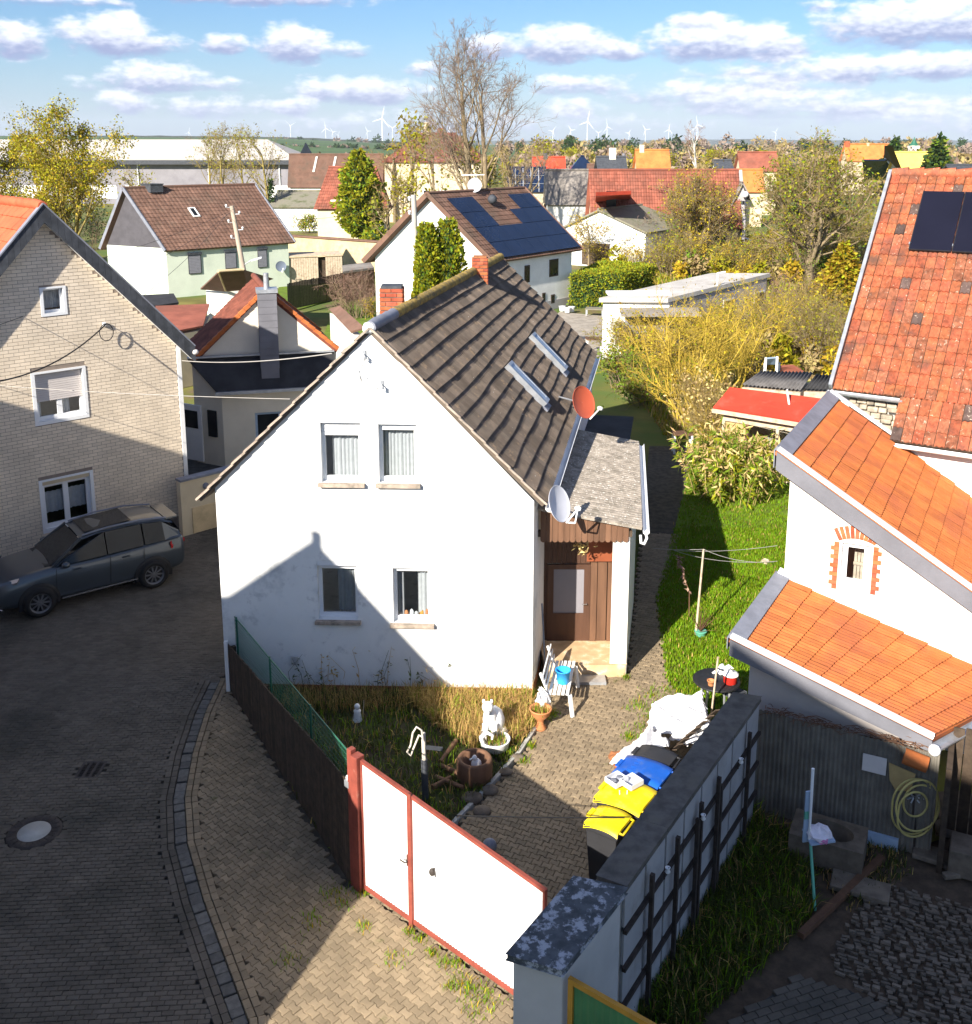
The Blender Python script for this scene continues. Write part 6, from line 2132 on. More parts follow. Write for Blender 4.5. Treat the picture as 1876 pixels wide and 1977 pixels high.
# ------------------------------------------------------------------ the neighbour's shaded yard
def neighbour_yard():
 fo,fl,nfl=ANX
 NY=[(1.6,10.1),(4.2,14.3),(4.3,15.0),(6.8,13.9),(9.5,15.0),(11,9),(4,6.5),(.9,8.2)]
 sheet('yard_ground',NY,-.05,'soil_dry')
 # corrugated screen in front of the annex wall
 o=fo+nfl*.30+fl*.08
 t=thing('corrugated_screen','dull corrugated sheet wall below the white annex, topped by dry vines','screen',o)
 H=1.72
 for k in range(5):
  w=.56
  mb=MB();vs,fs=[],[]
  m=32
  for i in range(m+1):
   c=o+fl*(k*w+w*i / m)+nfl*(.018*math.sin(i*2*math.pi / 4)+.01*(k % 2))
   vs+=[c+UP*-.05,c+UP*(H - .04*k*.2)]
   if i:fs.append((2*i - 2,2*i,2*i+1,2*i - 1))
  mb.mesh(vs,fs,0,True)
  mb.build('sheet',M['corr_brown'],t)
 MB().obox(o+fl*0 - nfl*.06+UP*(H - .12),fl*2.8,nfl*.04,UP*.07).build('rail',M['wood_dark'],t)
 MB().obox(o+fl*1.0+nfl*.02 - UP*.05,fl*1.35,nfl*.05,UP*.2).build('base_board',M['blue_grey'],t)
 MB().obox(o+fl*1.75+nfl*.035+UP*1.15,fl*.34,nfl*.012,UP*.28).build('pale_board',M['shutter_pale'],t)
 MB().prism([o+fl*2.12+nfl*.035+UP*1.38,o+fl*2.5+nfl*.035+UP*1.30,o+fl*2.45+nfl*.035+UP*1.0,o+fl*2.25+nfl*.035+UP*.95,o+fl*2.15+nfl*.035+UP*1.1],nfl*.014).build('ochre_board',M['yellow_ochre'],t)
 # dry vine lying along the top
 mb=MB();rr_=random.Random(8)
 for k in range(150):
  s=rr_.uniform(.25,2.5)
  a=o+fl*s+UP*(H+rr_.uniform(-.02,.05))+nfl*rr_.uniform(-.1,.05)
  b=a+fl*rr_.uniform(-.3,.3)+UP*rr_.uniform(-.10,.06)+nfl*rr_.uniform(-.05,.08)
  mb.tube([a,a.lerp(b,.5)+UP*.03,b],[.006,.006,.004],4)
 tag(mb.build('dry_vine',M['wood_brown']),'tangle of dry vine stems along the top of the corrugated screen','vine')
 c=o+fl*2.32+UP*(H - .12)+nfl*.12
 tag(MB().tube([c,c+fl*.33 - UP*.06],[.12,.12],12,cap=False).build('ridge_tile_scrap',M['roof_orange']),'orange half round ridge tile hung at the end of the corrugated screen','roof tile')
 # open dark shed at the right end of the screen
 so_=o+fl*2.95 - nfl*.7
 t=thing('open_shed','dark open plank shed beyond the corrugated screen at the right edge','shed',so_)
 for k in range(16):MB().obox(so_+fl*(k*.17) - UP*.1,fl*.155,nfl*.03,UP*(1.9+.02*(k % 3))).build('plank',M['wood_dark'],t)
 MB().obox(so_ - fl*.05 - UP*.1,nfl*1.0,fl*.08,UP*1.75).build('side_wall',M['wood_dark'],t)
 MB().obox(so_+fl*.1+nfl*.55,fl*2.2,nfl*.5,UP*.42).build('ledge',M['stone'],t,bevel=.02)
 c=so_+fl*.75+nfl*.35+UP*.9
 tag(MB().lathe([(.14,-.5),(.19,-.3),(.20,.2),(.15,.42),(.0001,.44)],c,18).build('ochre_barrel',M['ochre_wood']),'ochre barrel standing in the dark open shed at the right edge','barrel')
 # stone trough
 p=P(1596,1650,0)
 u=fl;v=nfl
 t=thing('stone_trough','old concrete trough with a round hollow in the shaded yard','trough',p)
 mb=MB()
 w,d,h=1.05,.66,.42
 k=32
 outer,inner=[],[]
 for i in range(k):
  a=2*math.pi*i / k
  ca,sa=math.cos(a),math.sin(a)
  s=1 / max(abs(ca),abs(sa))
  outer.append((ca*s*w / 2,sa*s*d / 2));inner.append((ca*.36,sa*.24))
 vs=[p+u*x+v*y for x,y in outer]+[p+u*x+v*y+UP*h for x,y in outer]+[p+u*x+v*y+UP*h for x,y in inner]+[p+u*x*.85+v*y*.85+UP*.15 for x,y in inner]
 fs=[]
 for q in range(3):
  for i in range(k):fs.append((q*k+i,q*k+(i+1) % k,q*k+k+(i+1) % k,q*k+k+i))
 fs.append(tuple(range(3*k,4*k)))
 if u.cross(v).z<0:fs=[f[::-1] for f in fs]
 mb.mesh(vs,fs);mb.build('basin',M['stone'],t)
 # mint pole stand with tray and cloth
 a,b=P(1573,1757,0),P(1564,1622,Y=12.75)
 t=thing('pole_stand','mint green pole carrying a blue grey board and tray in the shaded yard','stand',a)
 top=Vector((b.x,b.y,b.z))
 MB().tube([a,top],.022,8).build('pole',M['mint'],t)
 MB().obox(top+Vector((-.10,.02,-.05)),(.09,.02,0),(0,.03,0),(0,.0,.80)).build('board',M['blue_grey'],t)
 MB().obox(top+Vector((-.10,.015,.32)),(.091,.021,0),(0,.04,0),(0,0,.12)).build('green_band',M['mint'],t)
 MB().obox(top+Vector((-.03,-.12,0)),(.36,.05,.02),(-.02,.34,0),(0,0,.025)).build('tray',M['blue_grey'],t)
 MB().tube([top+Vector((-.02,0,0)),top+Vector((-.03,.02,1.12))],[.018,.022],8).build('white_rod',M['pvc'],t)
 c=top+Vector((.13,.05,.08))
 def heap(name,label,c,r,m,seed):
  mb=MB().blob(c,r,14,0,.22,seed,False)
  tag(mb.build(name,M[m]),label,'cloth')
 heap('crumpled_cloth','crumpled pale cloth heaped on the blue grey tray',c,(.17,.15,.10),'cloth',3)
 heap('pink_cloth','small pink cloth at the front of the blue grey tray',c+Vector((.02,-.13,-.02)),(.07,.05,.05),'cloth_pink',4)
 # hose on its stand
 b0=P(1765,1640,0)
 t=thing('garden_hose','yellow garden hose coiled in loose loops on a short dark stand','hose',b0)
 ctr=P(1765,1545,Y=b0.y)
 MB().tube([b0,Vector((ctr.x,ctr.y+.03,ctr.z+.1))],.03,8).build('stand',M['rust_steel'],t)
 pts=[]
 for i in range(150):
  a=i / 150*2*math.pi*4
  k=i / 150
  r=.26+.05*math.sin(a*.37+1)+.06*math.sin(k*9)
  pts.append(ctr+Vector((r*math.cos(a)+.04*math.sin(k*7),-.08 - .05*math.sin(a*.5),r*1.25*math.sin(a) - .05*k - .12*(math.sin(a)<0)*(k>.6))))
 MB().tube(pts,.016,6).build('hose',M['hose_yellow'],t)
 for k in range(6):
  a0=k*1.05
  MB().tube([ctr+Vector((.0,.02,.05)),ctr+Vector((.13*math.cos(a0),-.03,.05+.08*math.sin(a0)))],.012,5).build('reel_spoke',M['zinc'],t)
 # stone slabs and rubble paving
 rr_=random.Random(12)
 for k,(x,y,w,d,a) in enumerate(((1805,1655,.62,.34,-.5),(1850,1605,.7,.4,-.3),(1835,1560,1.0,.7,.1),(1850,1672,.5,.1,.2),(1857,1690,.6,.1,.15),(1660,1715,.8,.4,-.45))):
  c=P(x,y,0)
  MBv=MB().box((c.x,c.y,.03),(w,d,.08),rz=a)
  tag(MBv.build('stone_slab',M['stone'],bevel=.015),'flat grey brown stone slab lying in the shaded yard','stone slab','stone slabs in the shaded yard')
 rub=bpy.data.objects.new('rubble_paving',None);COL.objects.link(rub);rub['kind']='structure'
 n=0;rest=MB()
 RP=[P(x,y,0) for x,y in ((1700,1685),(1876,1700),(1960,1990),(1760,1990),(1620,1880),(1600,1840))]
 RP=[(p.x,p.y) for p in RP]
 items=[]
 for r in range(70):
  for c in range(60):
   x=4.2+c*.13+rr_.uniform(-.03,.03);y=8.5+r*.075+rr_.uniform(-.015,.015)
   xr=x;yr=y - .45*(x - 4.2)
   if inside(RP,xr,yr) and in_view((xr,yr,0),30):items.append((math.hypot(xr,yr),xr,yr))
 items.sort()
 for d,x,y in items:
  w,l,h=rr_.uniform(.05,.13),rr_.uniform(.028,.055),rr_.uniform(.03,.07)
  mb=MB().box((0,0,0),(w,l,h),rz=-.42+rr_.gauss(0,.15))
  vs=[(q[0]+rr_.uniform(-.008,.008),q[1]+rr_.uniform(-.008,.008),q[2]+rr_.uniform(-.008,.008)) for q in mb.v]
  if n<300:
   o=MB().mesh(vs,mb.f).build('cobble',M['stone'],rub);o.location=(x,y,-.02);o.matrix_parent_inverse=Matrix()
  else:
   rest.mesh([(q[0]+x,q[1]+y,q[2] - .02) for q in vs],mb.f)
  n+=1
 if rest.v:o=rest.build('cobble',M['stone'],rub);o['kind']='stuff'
 a,b=P(1545,1805,.03),P(1702,1655,.05)
 tag(MB().bar(a,b,.10,.08).build('timber_beam',M['wood_brown']),'old timber edging beam between the weeds and the rubble','beam')
 # herringbone bricks at the bottom edge
 BP=[P(x,y,0) for x,y in ((1535,1885),(1640,1905),(1790,1985),(1380,1990),(1420,1960))]
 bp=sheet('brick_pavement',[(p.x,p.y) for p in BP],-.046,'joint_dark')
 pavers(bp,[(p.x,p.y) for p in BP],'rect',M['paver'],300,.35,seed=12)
 # weeds
 W=[P(x,y,0) for x,y in ((1225,1970),(1225,1850),(1440,1560),(1560,1640),(1570,1760),(1440,1890),(1330,1990))]
 pts=scatter([(p.x,p.y) for p in W],5200,11,-.04)
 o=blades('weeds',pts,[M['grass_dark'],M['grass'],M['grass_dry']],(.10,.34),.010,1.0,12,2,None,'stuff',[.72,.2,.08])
 o['label']='tall dark weeds in the shaded neighbour yard along the boundary wall'
 W=[P(x,y,0) for x,y in ((1560,1660),(1740,1600),(1760,1680),(1640,1760))]
 blades('weeds',scatter([(p.x,p.y) for p in W],500,12,-.04),[M['grass_dark'],M['grass_dry']],(.05,.16),.008,1.0,13,2,None,'stuff',[.7,.3])
neighbour_yard()

# ------------------------------------------------------------------ the brick house on the left
def brick_house():
 n=Vector((-BRD.y,BRD.x,0));n=n if n.y<0 else -n
 D=9.0
 t=thing('brick_house','house faced with cream bricks, white framed windows and a dark slate verge','house',BR0)
 S=lambda x,y:(PL(x,y,BR0,n) - BR0).dot(BRD)
 Z=lambda x,y:PL(x,y,BR0,n).z
 sA=S(76,412);zA=Z(76,412)
 EZ=Z(352,660)
 W=sA*2
 wins={'top':(S(124,600),S(85,600),Z(105,603),Z(105,556)),'mid':(S(163,770),S(70,770),Z(115,808),Z(115,716)),'low':(S(177,965),S(84,965),Z(132,1012),Z(132,920))}
 mb=MB()
 prof=[(0,EZ),(sA,zA),(W,EZ)]
 holes=list(wins.values())
 wall_face(mb,BR0,BRD,n,prof,holes,reveal=.18,z0=-.1,mr=1)
 for o,u,nn in ((BR0,-n,-BRD),(BR0+BRD*W,-n,BRD)):wall_face(mb,o,u,nn,[(0,EZ),(D,EZ)],z0=-.1)
 wall_face(mb,BR0 - n*D,BRD,-n,prof,z0=-.1)
 wob=mb.build('wall',[M['mortar_grey'],M['white_paint']],t)
 # bricks
 L,h=.245,.088
 rr_=random.Random(2)
 top=lambda s:EZ+(zA - EZ)*(s / sA if s<sA else (W - s) / (W - sA))
 items=[]
 for r in range(int((zA+.1) / h)):
  for c in range(-1,int(W / L)+1):
   s0=c*L+(r % 2)*L / 2;s1=s0+L - .010
   z0,z1=.02+r*h,.02+(r+1)*h - .011
   s0,s1=max(s0,.10),min(s1,W)
   if s1 - s0<.03:continue
   if min(top(s0),top(s1))<z1 - .02:continue
   pad=.085
   cut=False
   for (a,b,zc,zd) in holes:
    if s1>a - pad and s0<b+pad and z1>zc - pad and z0<zd+pad:
     if s0<a - pad - .03:s1=a - pad
     elif s1>b+pad+.03:s0=b+pad
     else:cut=True
   if cut or s1 - s0<.02:continue
   p=BR0+BRD*(s0+s1) / 2+UP*(z0+z1) / 2
   if not in_view(p,30):continue
   items.append(((p - CAMV).length,s0,s1,z0,z1))
 items.sort()
 rest=MB()
 pm=world_of(wob).inverted()
 for q,(d,s0,s1,z0,z1) in enumerate(items):
  pr=.009+rr_.uniform(-.002,.002)
  o=BR0+BRD*s0+UP*z0 - n*.004
  if q<300:
   b=MB().obox((0,0,0),BRD*(s1 - s0),n*(pr+.004),UP*(z1 - z0)).build('brick',M['brick_cream'],wob)
   b.location=o;b.matrix_parent_inverse=pm
  else:
   rest.obox(o,BRD*(s1 - s0),n*(pr+.004),UP*(z1 - z0))
 rest.build('brick',M['brick_cream'],wob)['kind']='stuff'
 MB().obox(BR0+BRD*-.02 - n*.02 - UP*.1,BRD*.115,n*.05,UP*EZ).build('corner_trim',M['white_paint'],wob)
 MB().obox(BR0+BRD*.0+n*.012 - UP*.1,BRD*W,n*.02,UP*.38).build('plinth',M['mortar_grey'],wob)
 a,b,c,d=wins['top'];window(t,BR0,BRD,n,a,b,c,d,.16,curtain=[(0,1,.15,.95)],surround=.075,fw=.05)
 a,b,c,d=wins['mid'];window(t,BR0,BRD,n,a,b,c,d,.16,mullions=1,shutter=(d - c)*.60,shutter_mat='shutter_pale',surround=.085,curtain=[(0.25,.4,0,.5),(.85,1,0,.5)],fw=.08,label='two part window with its pale roller shutter half down')
 a,b,c,d=wins['low'];window(t,BR0,BRD,n,a,b,c,d,.16,mullions=1,box=.10,shutter_mat='cream',surround=.085,curtain=[(0,1,.3,.78)],fw=.08)
 # roof
 ov=.28
 r0=BR0+BRD*sA+UP*(zA+.16)+n*ov;r1=r0 - n*(D+ov)
 sl=(zA - EZ) / sA
 e0=BR0 - BRD*.32+UP*(EZ - .32*sl+.16)+n*ov;e1=e0 - n*(D+ov)
 f0=BR0+BRD*(W+.32)+UP*(EZ - .32*sl+.16)+n*ov;f1=f0 - n*(D+ov)
 mb=MB();slab(mb,[r0,r1,e1,e0],.12);slab(mb,[r0,r1,f1,f0],.12)
 ro=mb.build('roof',M['roof_scarlet'],t)
 bt=mat('bright_clay_tile',(0.50,0.115,0.05),.75,.12,3,.1,40,piece=.1)
 tile_roof(ro,r1,r0,f0,f1,26,15,[bt],60,1,.02,.035,None,0,31)
 for i in range(18):
  a,b=r0.lerp(r1,i / 18),r0.lerp(r1,(i+1.05) / 18)
  MB().tube([a+UP*.03,b+UP*.06],[.12,.135],10).build('ridge_tile',bt,ro)
 for (p,q) in ((r0,e0),(r0,f0)):
  k=24
  for i in range(k):
   a,b=p.lerp(q,i / k),p.lerp(q,(i+.97) / k)
   MB().prism([a+UP*.08+n*.03,b+UP*.08+n*.03,b - UP*.36+n*.03,a - UP*.36+n*.03],-n*.06).build('verge_slate',M['anth'],ro)
  MB().bar(p+UP*.10 - n*.03,q+UP*.10 - n*.03,.17,.03).build('verge_trim',M['lead'],ro)
  MB().bar(p - UP*.30 - n*.16,q - UP*.30 - n*.16,.24,.02).build('soffit',M['white_paint'],ro)
 MB().blob(e0+UP*-.08,(.10,.10,.08),10).build('gutter_end',M['shutter_pale'],ro)
 # cable bracket with its loop
 p=PL(200,625,BR0+n*.03,n)
 t2=thing('line_bracket','line bracket with a looped black cable on the cream brick wall','bracket',p)
 MB().box(p+n*.03,(.08,.06,.10),ax=(BRD,n,UP)).build('plate',M['pvc'],t2)
 MB().tube([p+n*.14+UP*.02 - BRD*.18*math.sin(a) - UP*(.22 - .22*math.cos(a))*1.0 for a in np.linspace(0,2*math.pi,22)],.012,6).build('cable_loop',M['cable'],t2)
 return p+n*.12
BRK=brick_house()

# ------------------------------------------------------------------ cars
def car(name,label,loc,fwd,paint='car_paint',suv=True,detail=True):
 t=thing(name,label,'car',loc)
 X=Vector((*fwd[:2],0)).normalized();Yv=Vector((-X.y,X.x,0))
 o=Vector(loc)
 if suv:L,hw,zb,zr,wb,wr=4.66,.92,.24,1.70,2.70,.365
 else:L,hw,zb,zr,wb,wr=3.9,.84,.2,1.45,2.45,.30
 def T(x,y,z):return o+X*x+Yv*y+UP*z
 k=L / 4.66;kz=zr / 1.70
 # stations front -> rear : x, z low, z shoulder, z top (bonnet / belt), half width
 st=[(2.30,.42,.60,.72,.62),(2.25,.33,.68,.88,.78),(2.10,.27,.76,.98,.87),(1.75,.24,.82,1.06,.905),(1.30,.24,.86,1.11,.915),(.85,.24,.88,1.15,.92),(.2,.24,.88,1.12,.92),(-.6,.24,.90,1.14,.92),(-1.3,.24,.93,1.17,.915),(-1.85,.26,.95,1.20,.90),(-2.15,.32,.96,1.20,.86),(-2.28,.42,.92,1.12,.78)]
 vs,fs=[],[]
 m=11
 for (x,zl,zs,zt,w) in st:
  x*=k;zl*=kz;zs*=kz;zt*=kz;w=w*hw / .92
  ring=[(-w*.86,zl),(-w*.97,zl+.14),(-w,zs - .16),(-w*.99,zs),(-w*.93,zt - .03),(-w*.80,zt)]
  ring+=[(0,zt+.03)]+[(-y,z) for y,z in ring[1:][::-1]][:5]
  ring=ring[:6]+[(0,zt+.03)]+[(-y,z) for y,z in ring[:6][::-1]]
  vs+=[T(x,y,z) for y,z in ring]
 m=13
 for i in range(len(st) - 1):
  for j in range(m - 1):
   fs.append((i*m+j,i*m+j+1,(i+1)*m+j+1,(i+1)*m+j))
 fs.append(tuple(range(m))[::-1]);fs.append(tuple((len(st) - 1)*m+j for j in range(m)))
 for i in range(len(st) - 1):fs.append((i*m,(i+1)*m,(i+1)*m+m - 1,i*m+m - 1))
 f0=fs[0]
 if (vs[f0[1]] - vs[f0[0]]).cross(vs[f0[3]] - vs[f0[0]]).dot(vs[f0[0]] - T(2,0,.7))<0:fs=[f[::-1] for f in fs]
 body=MB().mesh(vs,fs,0,True).build('body',M[paint],t)
 sm=body.modifiers.new('smooth','SUBSURF');sm.levels=1;sm.render_levels=2
 # cabin: roof panel and pillars, glass between
 if suv:cab=[(1.02,1.12,.80),(.28,1.60,.66),(-.15,1.68,.67),(-.9,1.70,.67),(-1.65,1.64,.66),(-2.0,1.52,.64),(-2.22,1.16,.78)]
 else:cab=[(1.15,1.10,.78),(.35,1.62,.64),(-.2,1.70,.64),(-1.0,1.68,.64),(-1.6,1.58,.62),(-1.9,1.40,.62),(-2.1,1.16,.74)]
 top=[(x*k,z*kz,w*hw / .92) for x,z,w in cab]
 rp=MB()
 vs,fs=[],[]
 for (x,z,w) in top[1:-1]:
  for y,dz in ((-w,-.02),(-w*.9,.025),(-w*.5,.045),(0,.05),(w*.5,.045),(w*.9,.025),(w,-.02)):vs.append(T(x,y,z+dz))
 for i in range(len(top) - 3):
  for j in range(6):fs.append((i*7+j,(i+1)*7+j,(i+1)*7+j+1,i*7+j+1))
 if (vs[7] - vs[0]).cross(vs[1] - vs[0]).z<0:fs=[f[::-1] for f in fs]
 rp.mesh(vs,fs,0,True)
 r=rp.build('roof',M[paint],t)
 if suv and detail:
  mb=MB();mb.prism([T(.12,-.50,1.70),T(.12,.50,1.70),T(-1.0,.52,1.765),T(-1.0,-.52,1.765)],UP*.006)
  mb.build('roof_glass',M['dark_glass'],r)
  for s in (-1,1):MB().tube([T(.2,.60*s,1.665),T(-.4,.63*s,1.745),T(-1.2,.63*s,1.75),T(-1.85,.60*s,1.66)],.022,8).build('roof_rail',M['lead'],r)
  MB().prism([T(-1.85,-.58,1.60),T(-1.85,.58,1.60),T(-2.16,.56,1.60),T(-2.16,-.56,1.60)],UP*.04).build('spoiler',M[paint],r)
 gl=MB()
 gl.face([T(top[0][0],-.74*hw / .92,top[0][1]+.01),T(top[0][0],.74*hw / .92,top[0][1]+.01),T(top[1][0],.60*hw / .92,top[1][1]),T(top[1][0],-.60*hw / .92,top[1][1])][::-1])
 gl.build('windscreen',M['dark_glass'],t)
 gl=MB().face([T(top[-1][0],-.68*hw / .92,top[-1][1]),T(top[-1][0],.68*hw / .92,top[-1][1]),T(top[-2][0] - .03,.56*hw / .92,top[-2][1]),T(top[-2][0] - .03,-.56*hw / .92,top[-2][1])])
 gl.build('rear_window',M['dark_glass'],t)
 for s in (-1,1):
  belt=lambda x:(1.13+.035*(-x)*.5)*kz
  wb_=hw*.965
  def side(x0,x1,nm,m_,proud=0.0,shrink=0):
   a=[T(x0*k,s*(wb_*.955+proud),belt(x0)+.0),T(x1*k,s*(wb_*.955+proud),belt(x1))]
   b=[]
   for xx in (x1,x0):
    z=np.interp(xx*k,[q[0] for q in top][::-1],[q[1] for q in top][::-1]);w=np.interp(xx*k,[q[0] for q in top][::-1],[q[2] for q in top][::-1])
    b.append(T(xx*k,s*(w+.01+proud),z - .025))
   return MB().prism(a+b,Yv*(-s*.02)).build(nm,M[m_],t)
  side(.92,-.28,'side_window','dark_glass');side(-.31,-1.18,'side_window','dark_glass');side(-1.22,-1.72,'side_window','dark_glass')
  side(-1.72,-2.12,'pillar',paint,.004)
  MB().bar(T(.98*k,s*.80*hw / .92,1.12*kz),T(.26*k,s*.655*hw / .92,1.62*kz),.055,.05).build('pillar',M[paint],t)
  if detail:
   MB().blob(T(.72,s*1.0,1.17),(.10,.10,.075),10).build('mirror',M[paint],t)
   MB().bar(T(.85,s*.925,.34),T(-.95,s*.925,.36),.02,.035).build('sill_trim',M['chrome'],t)
   MB().bar(T(.55,s*.93,.98),T(.36,s*.93,.98),.025,.03).build('door_handle',M[paint],t);MB().bar(T(-.62,s*.93,1.0),T(-.81,s*.93,1.0),.025,.03).build('door_handle',M[paint],t)
   for x in (.60+.36,-.30,-1.12):
    MB().bar(T(x,s*.921,.40),T(x - .04,s*.916,1.10),.012,.008).build('door_gap',M['black_plastic'],t)
   h=MB();h.prism([T(2.24,s*.52,.86),T(1.74,s*.885,1.01),T(1.80,s*.905,.93),T(2.28,s*.54,.78)],UP*.05)
   h.build('headlight',M['chrome'],t)
   MB().box(T(2.20,s*.68,.62),(.14,.22,.07),ax=(X,Yv,UP)).build('headlight',M['chrome'],t)
   MB().prism([T(-2.20,s*.50,1.06),T(-1.82,s*.905,1.03),T(-1.84,s*.915,.93),T(-2.30,s*.60,.93)],UP*.07).build('tail_light',M['red_lamp'],t)
  for x in (wb / 2,-wb / 2):
   c=T(x,s*(hw - .058),wr)
   w=MB().lathe([(.02,.02),(wr*.60,.02),(wr*.66,.115),(wr*.80,.125),(wr*.96,.10),(wr,.05),(wr,-.08),(wr*.9,-.11),(.02,-.11)],c,30,axis=Yv*s).build('wheel',M['rubber'],t)
   rm=MB();rm.lathe([(wr*.67,.118),(wr*.60,.10),(wr*.58,.05)],c,30,axis=Yv*s,cap=False)
   rm.lathe([(.0001,.09),(.05,.09),(.06,.06)],c,14,axis=Yv*s,cap=False)
   for q in range(10):
    a=q*math.pi / 5+.1
    dv=X*math.cos(a)+UP*math.sin(a);tv=X*-math.sin(a)+UP*math.cos(a)
    rm.obox(c+Yv*s*.065+dv*.04 - tv*.016,dv*(wr*.60 - .04),tv*.032,Yv*s*.03)
   rm.build('rim',M['rim'],w)
   am=MB();vs,fs=[],[]
   n=16
   for i in range(n+1):
    a=math.pi*(-.08+1.16*i / n)
    for rr,yy in ((wr*1.08,hw+.004),(wr*1.30,hw+.006),(wr*1.30,hw - .08),(wr*1.08,hw - .3)):
     vs.append(T(x+rr*math.cos(a),s*yy,max(.16,wr+rr*math.sin(a))))
    if i:
     for j in range(3):fs.append((4*i - 4+j,4*i+j,4*i+j+1,4*i - 4+j+1))
   am.mesh(vs,fs,0,True)
   am.build('wheel_arch',M['black_plastic'],t)
   MB().lathe([(.0001,.0),(wr*1.12,0),(wr*1.12,-.02),(.0001,-.02)],T(x,s*(hw+.002),wr+.05),26,axis=Yv*s).build('wheel_well',M['black_plastic'],t)
 if detail:
  MB().prism([T(2.305,-.52,.58),T(2.305,.52,.58),T(2.27,.56,.82),T(2.27,-.56,.82)],X*.02).build('grille',M['black_plastic'],t)
  MB().box(T(2.335,0,.50),(.02,.52,.11),ax=(X,Yv,UP)).build('number_plate',M['pvc'],t)
  MB().tube([T(2.14,-.82,.34),T(2.30,-.5,.35),T(2.32,0,.35),T(2.30,.5,.35),T(2.14,.82,.34)],.022,6).build('bumper_trim',M['chrome'],t)
  MB().bar(T(1.05,-.70,1.125),T(1.05,.70,1.125),.16,.02).build('wiper_panel',M['black_plastic'],t)
 return t
car('parked_car','grey blue parked family car in front of the cream brick house',(-9.55,22.98,0),(-.80,-.60),'car_paint').scale=(.96,)*3
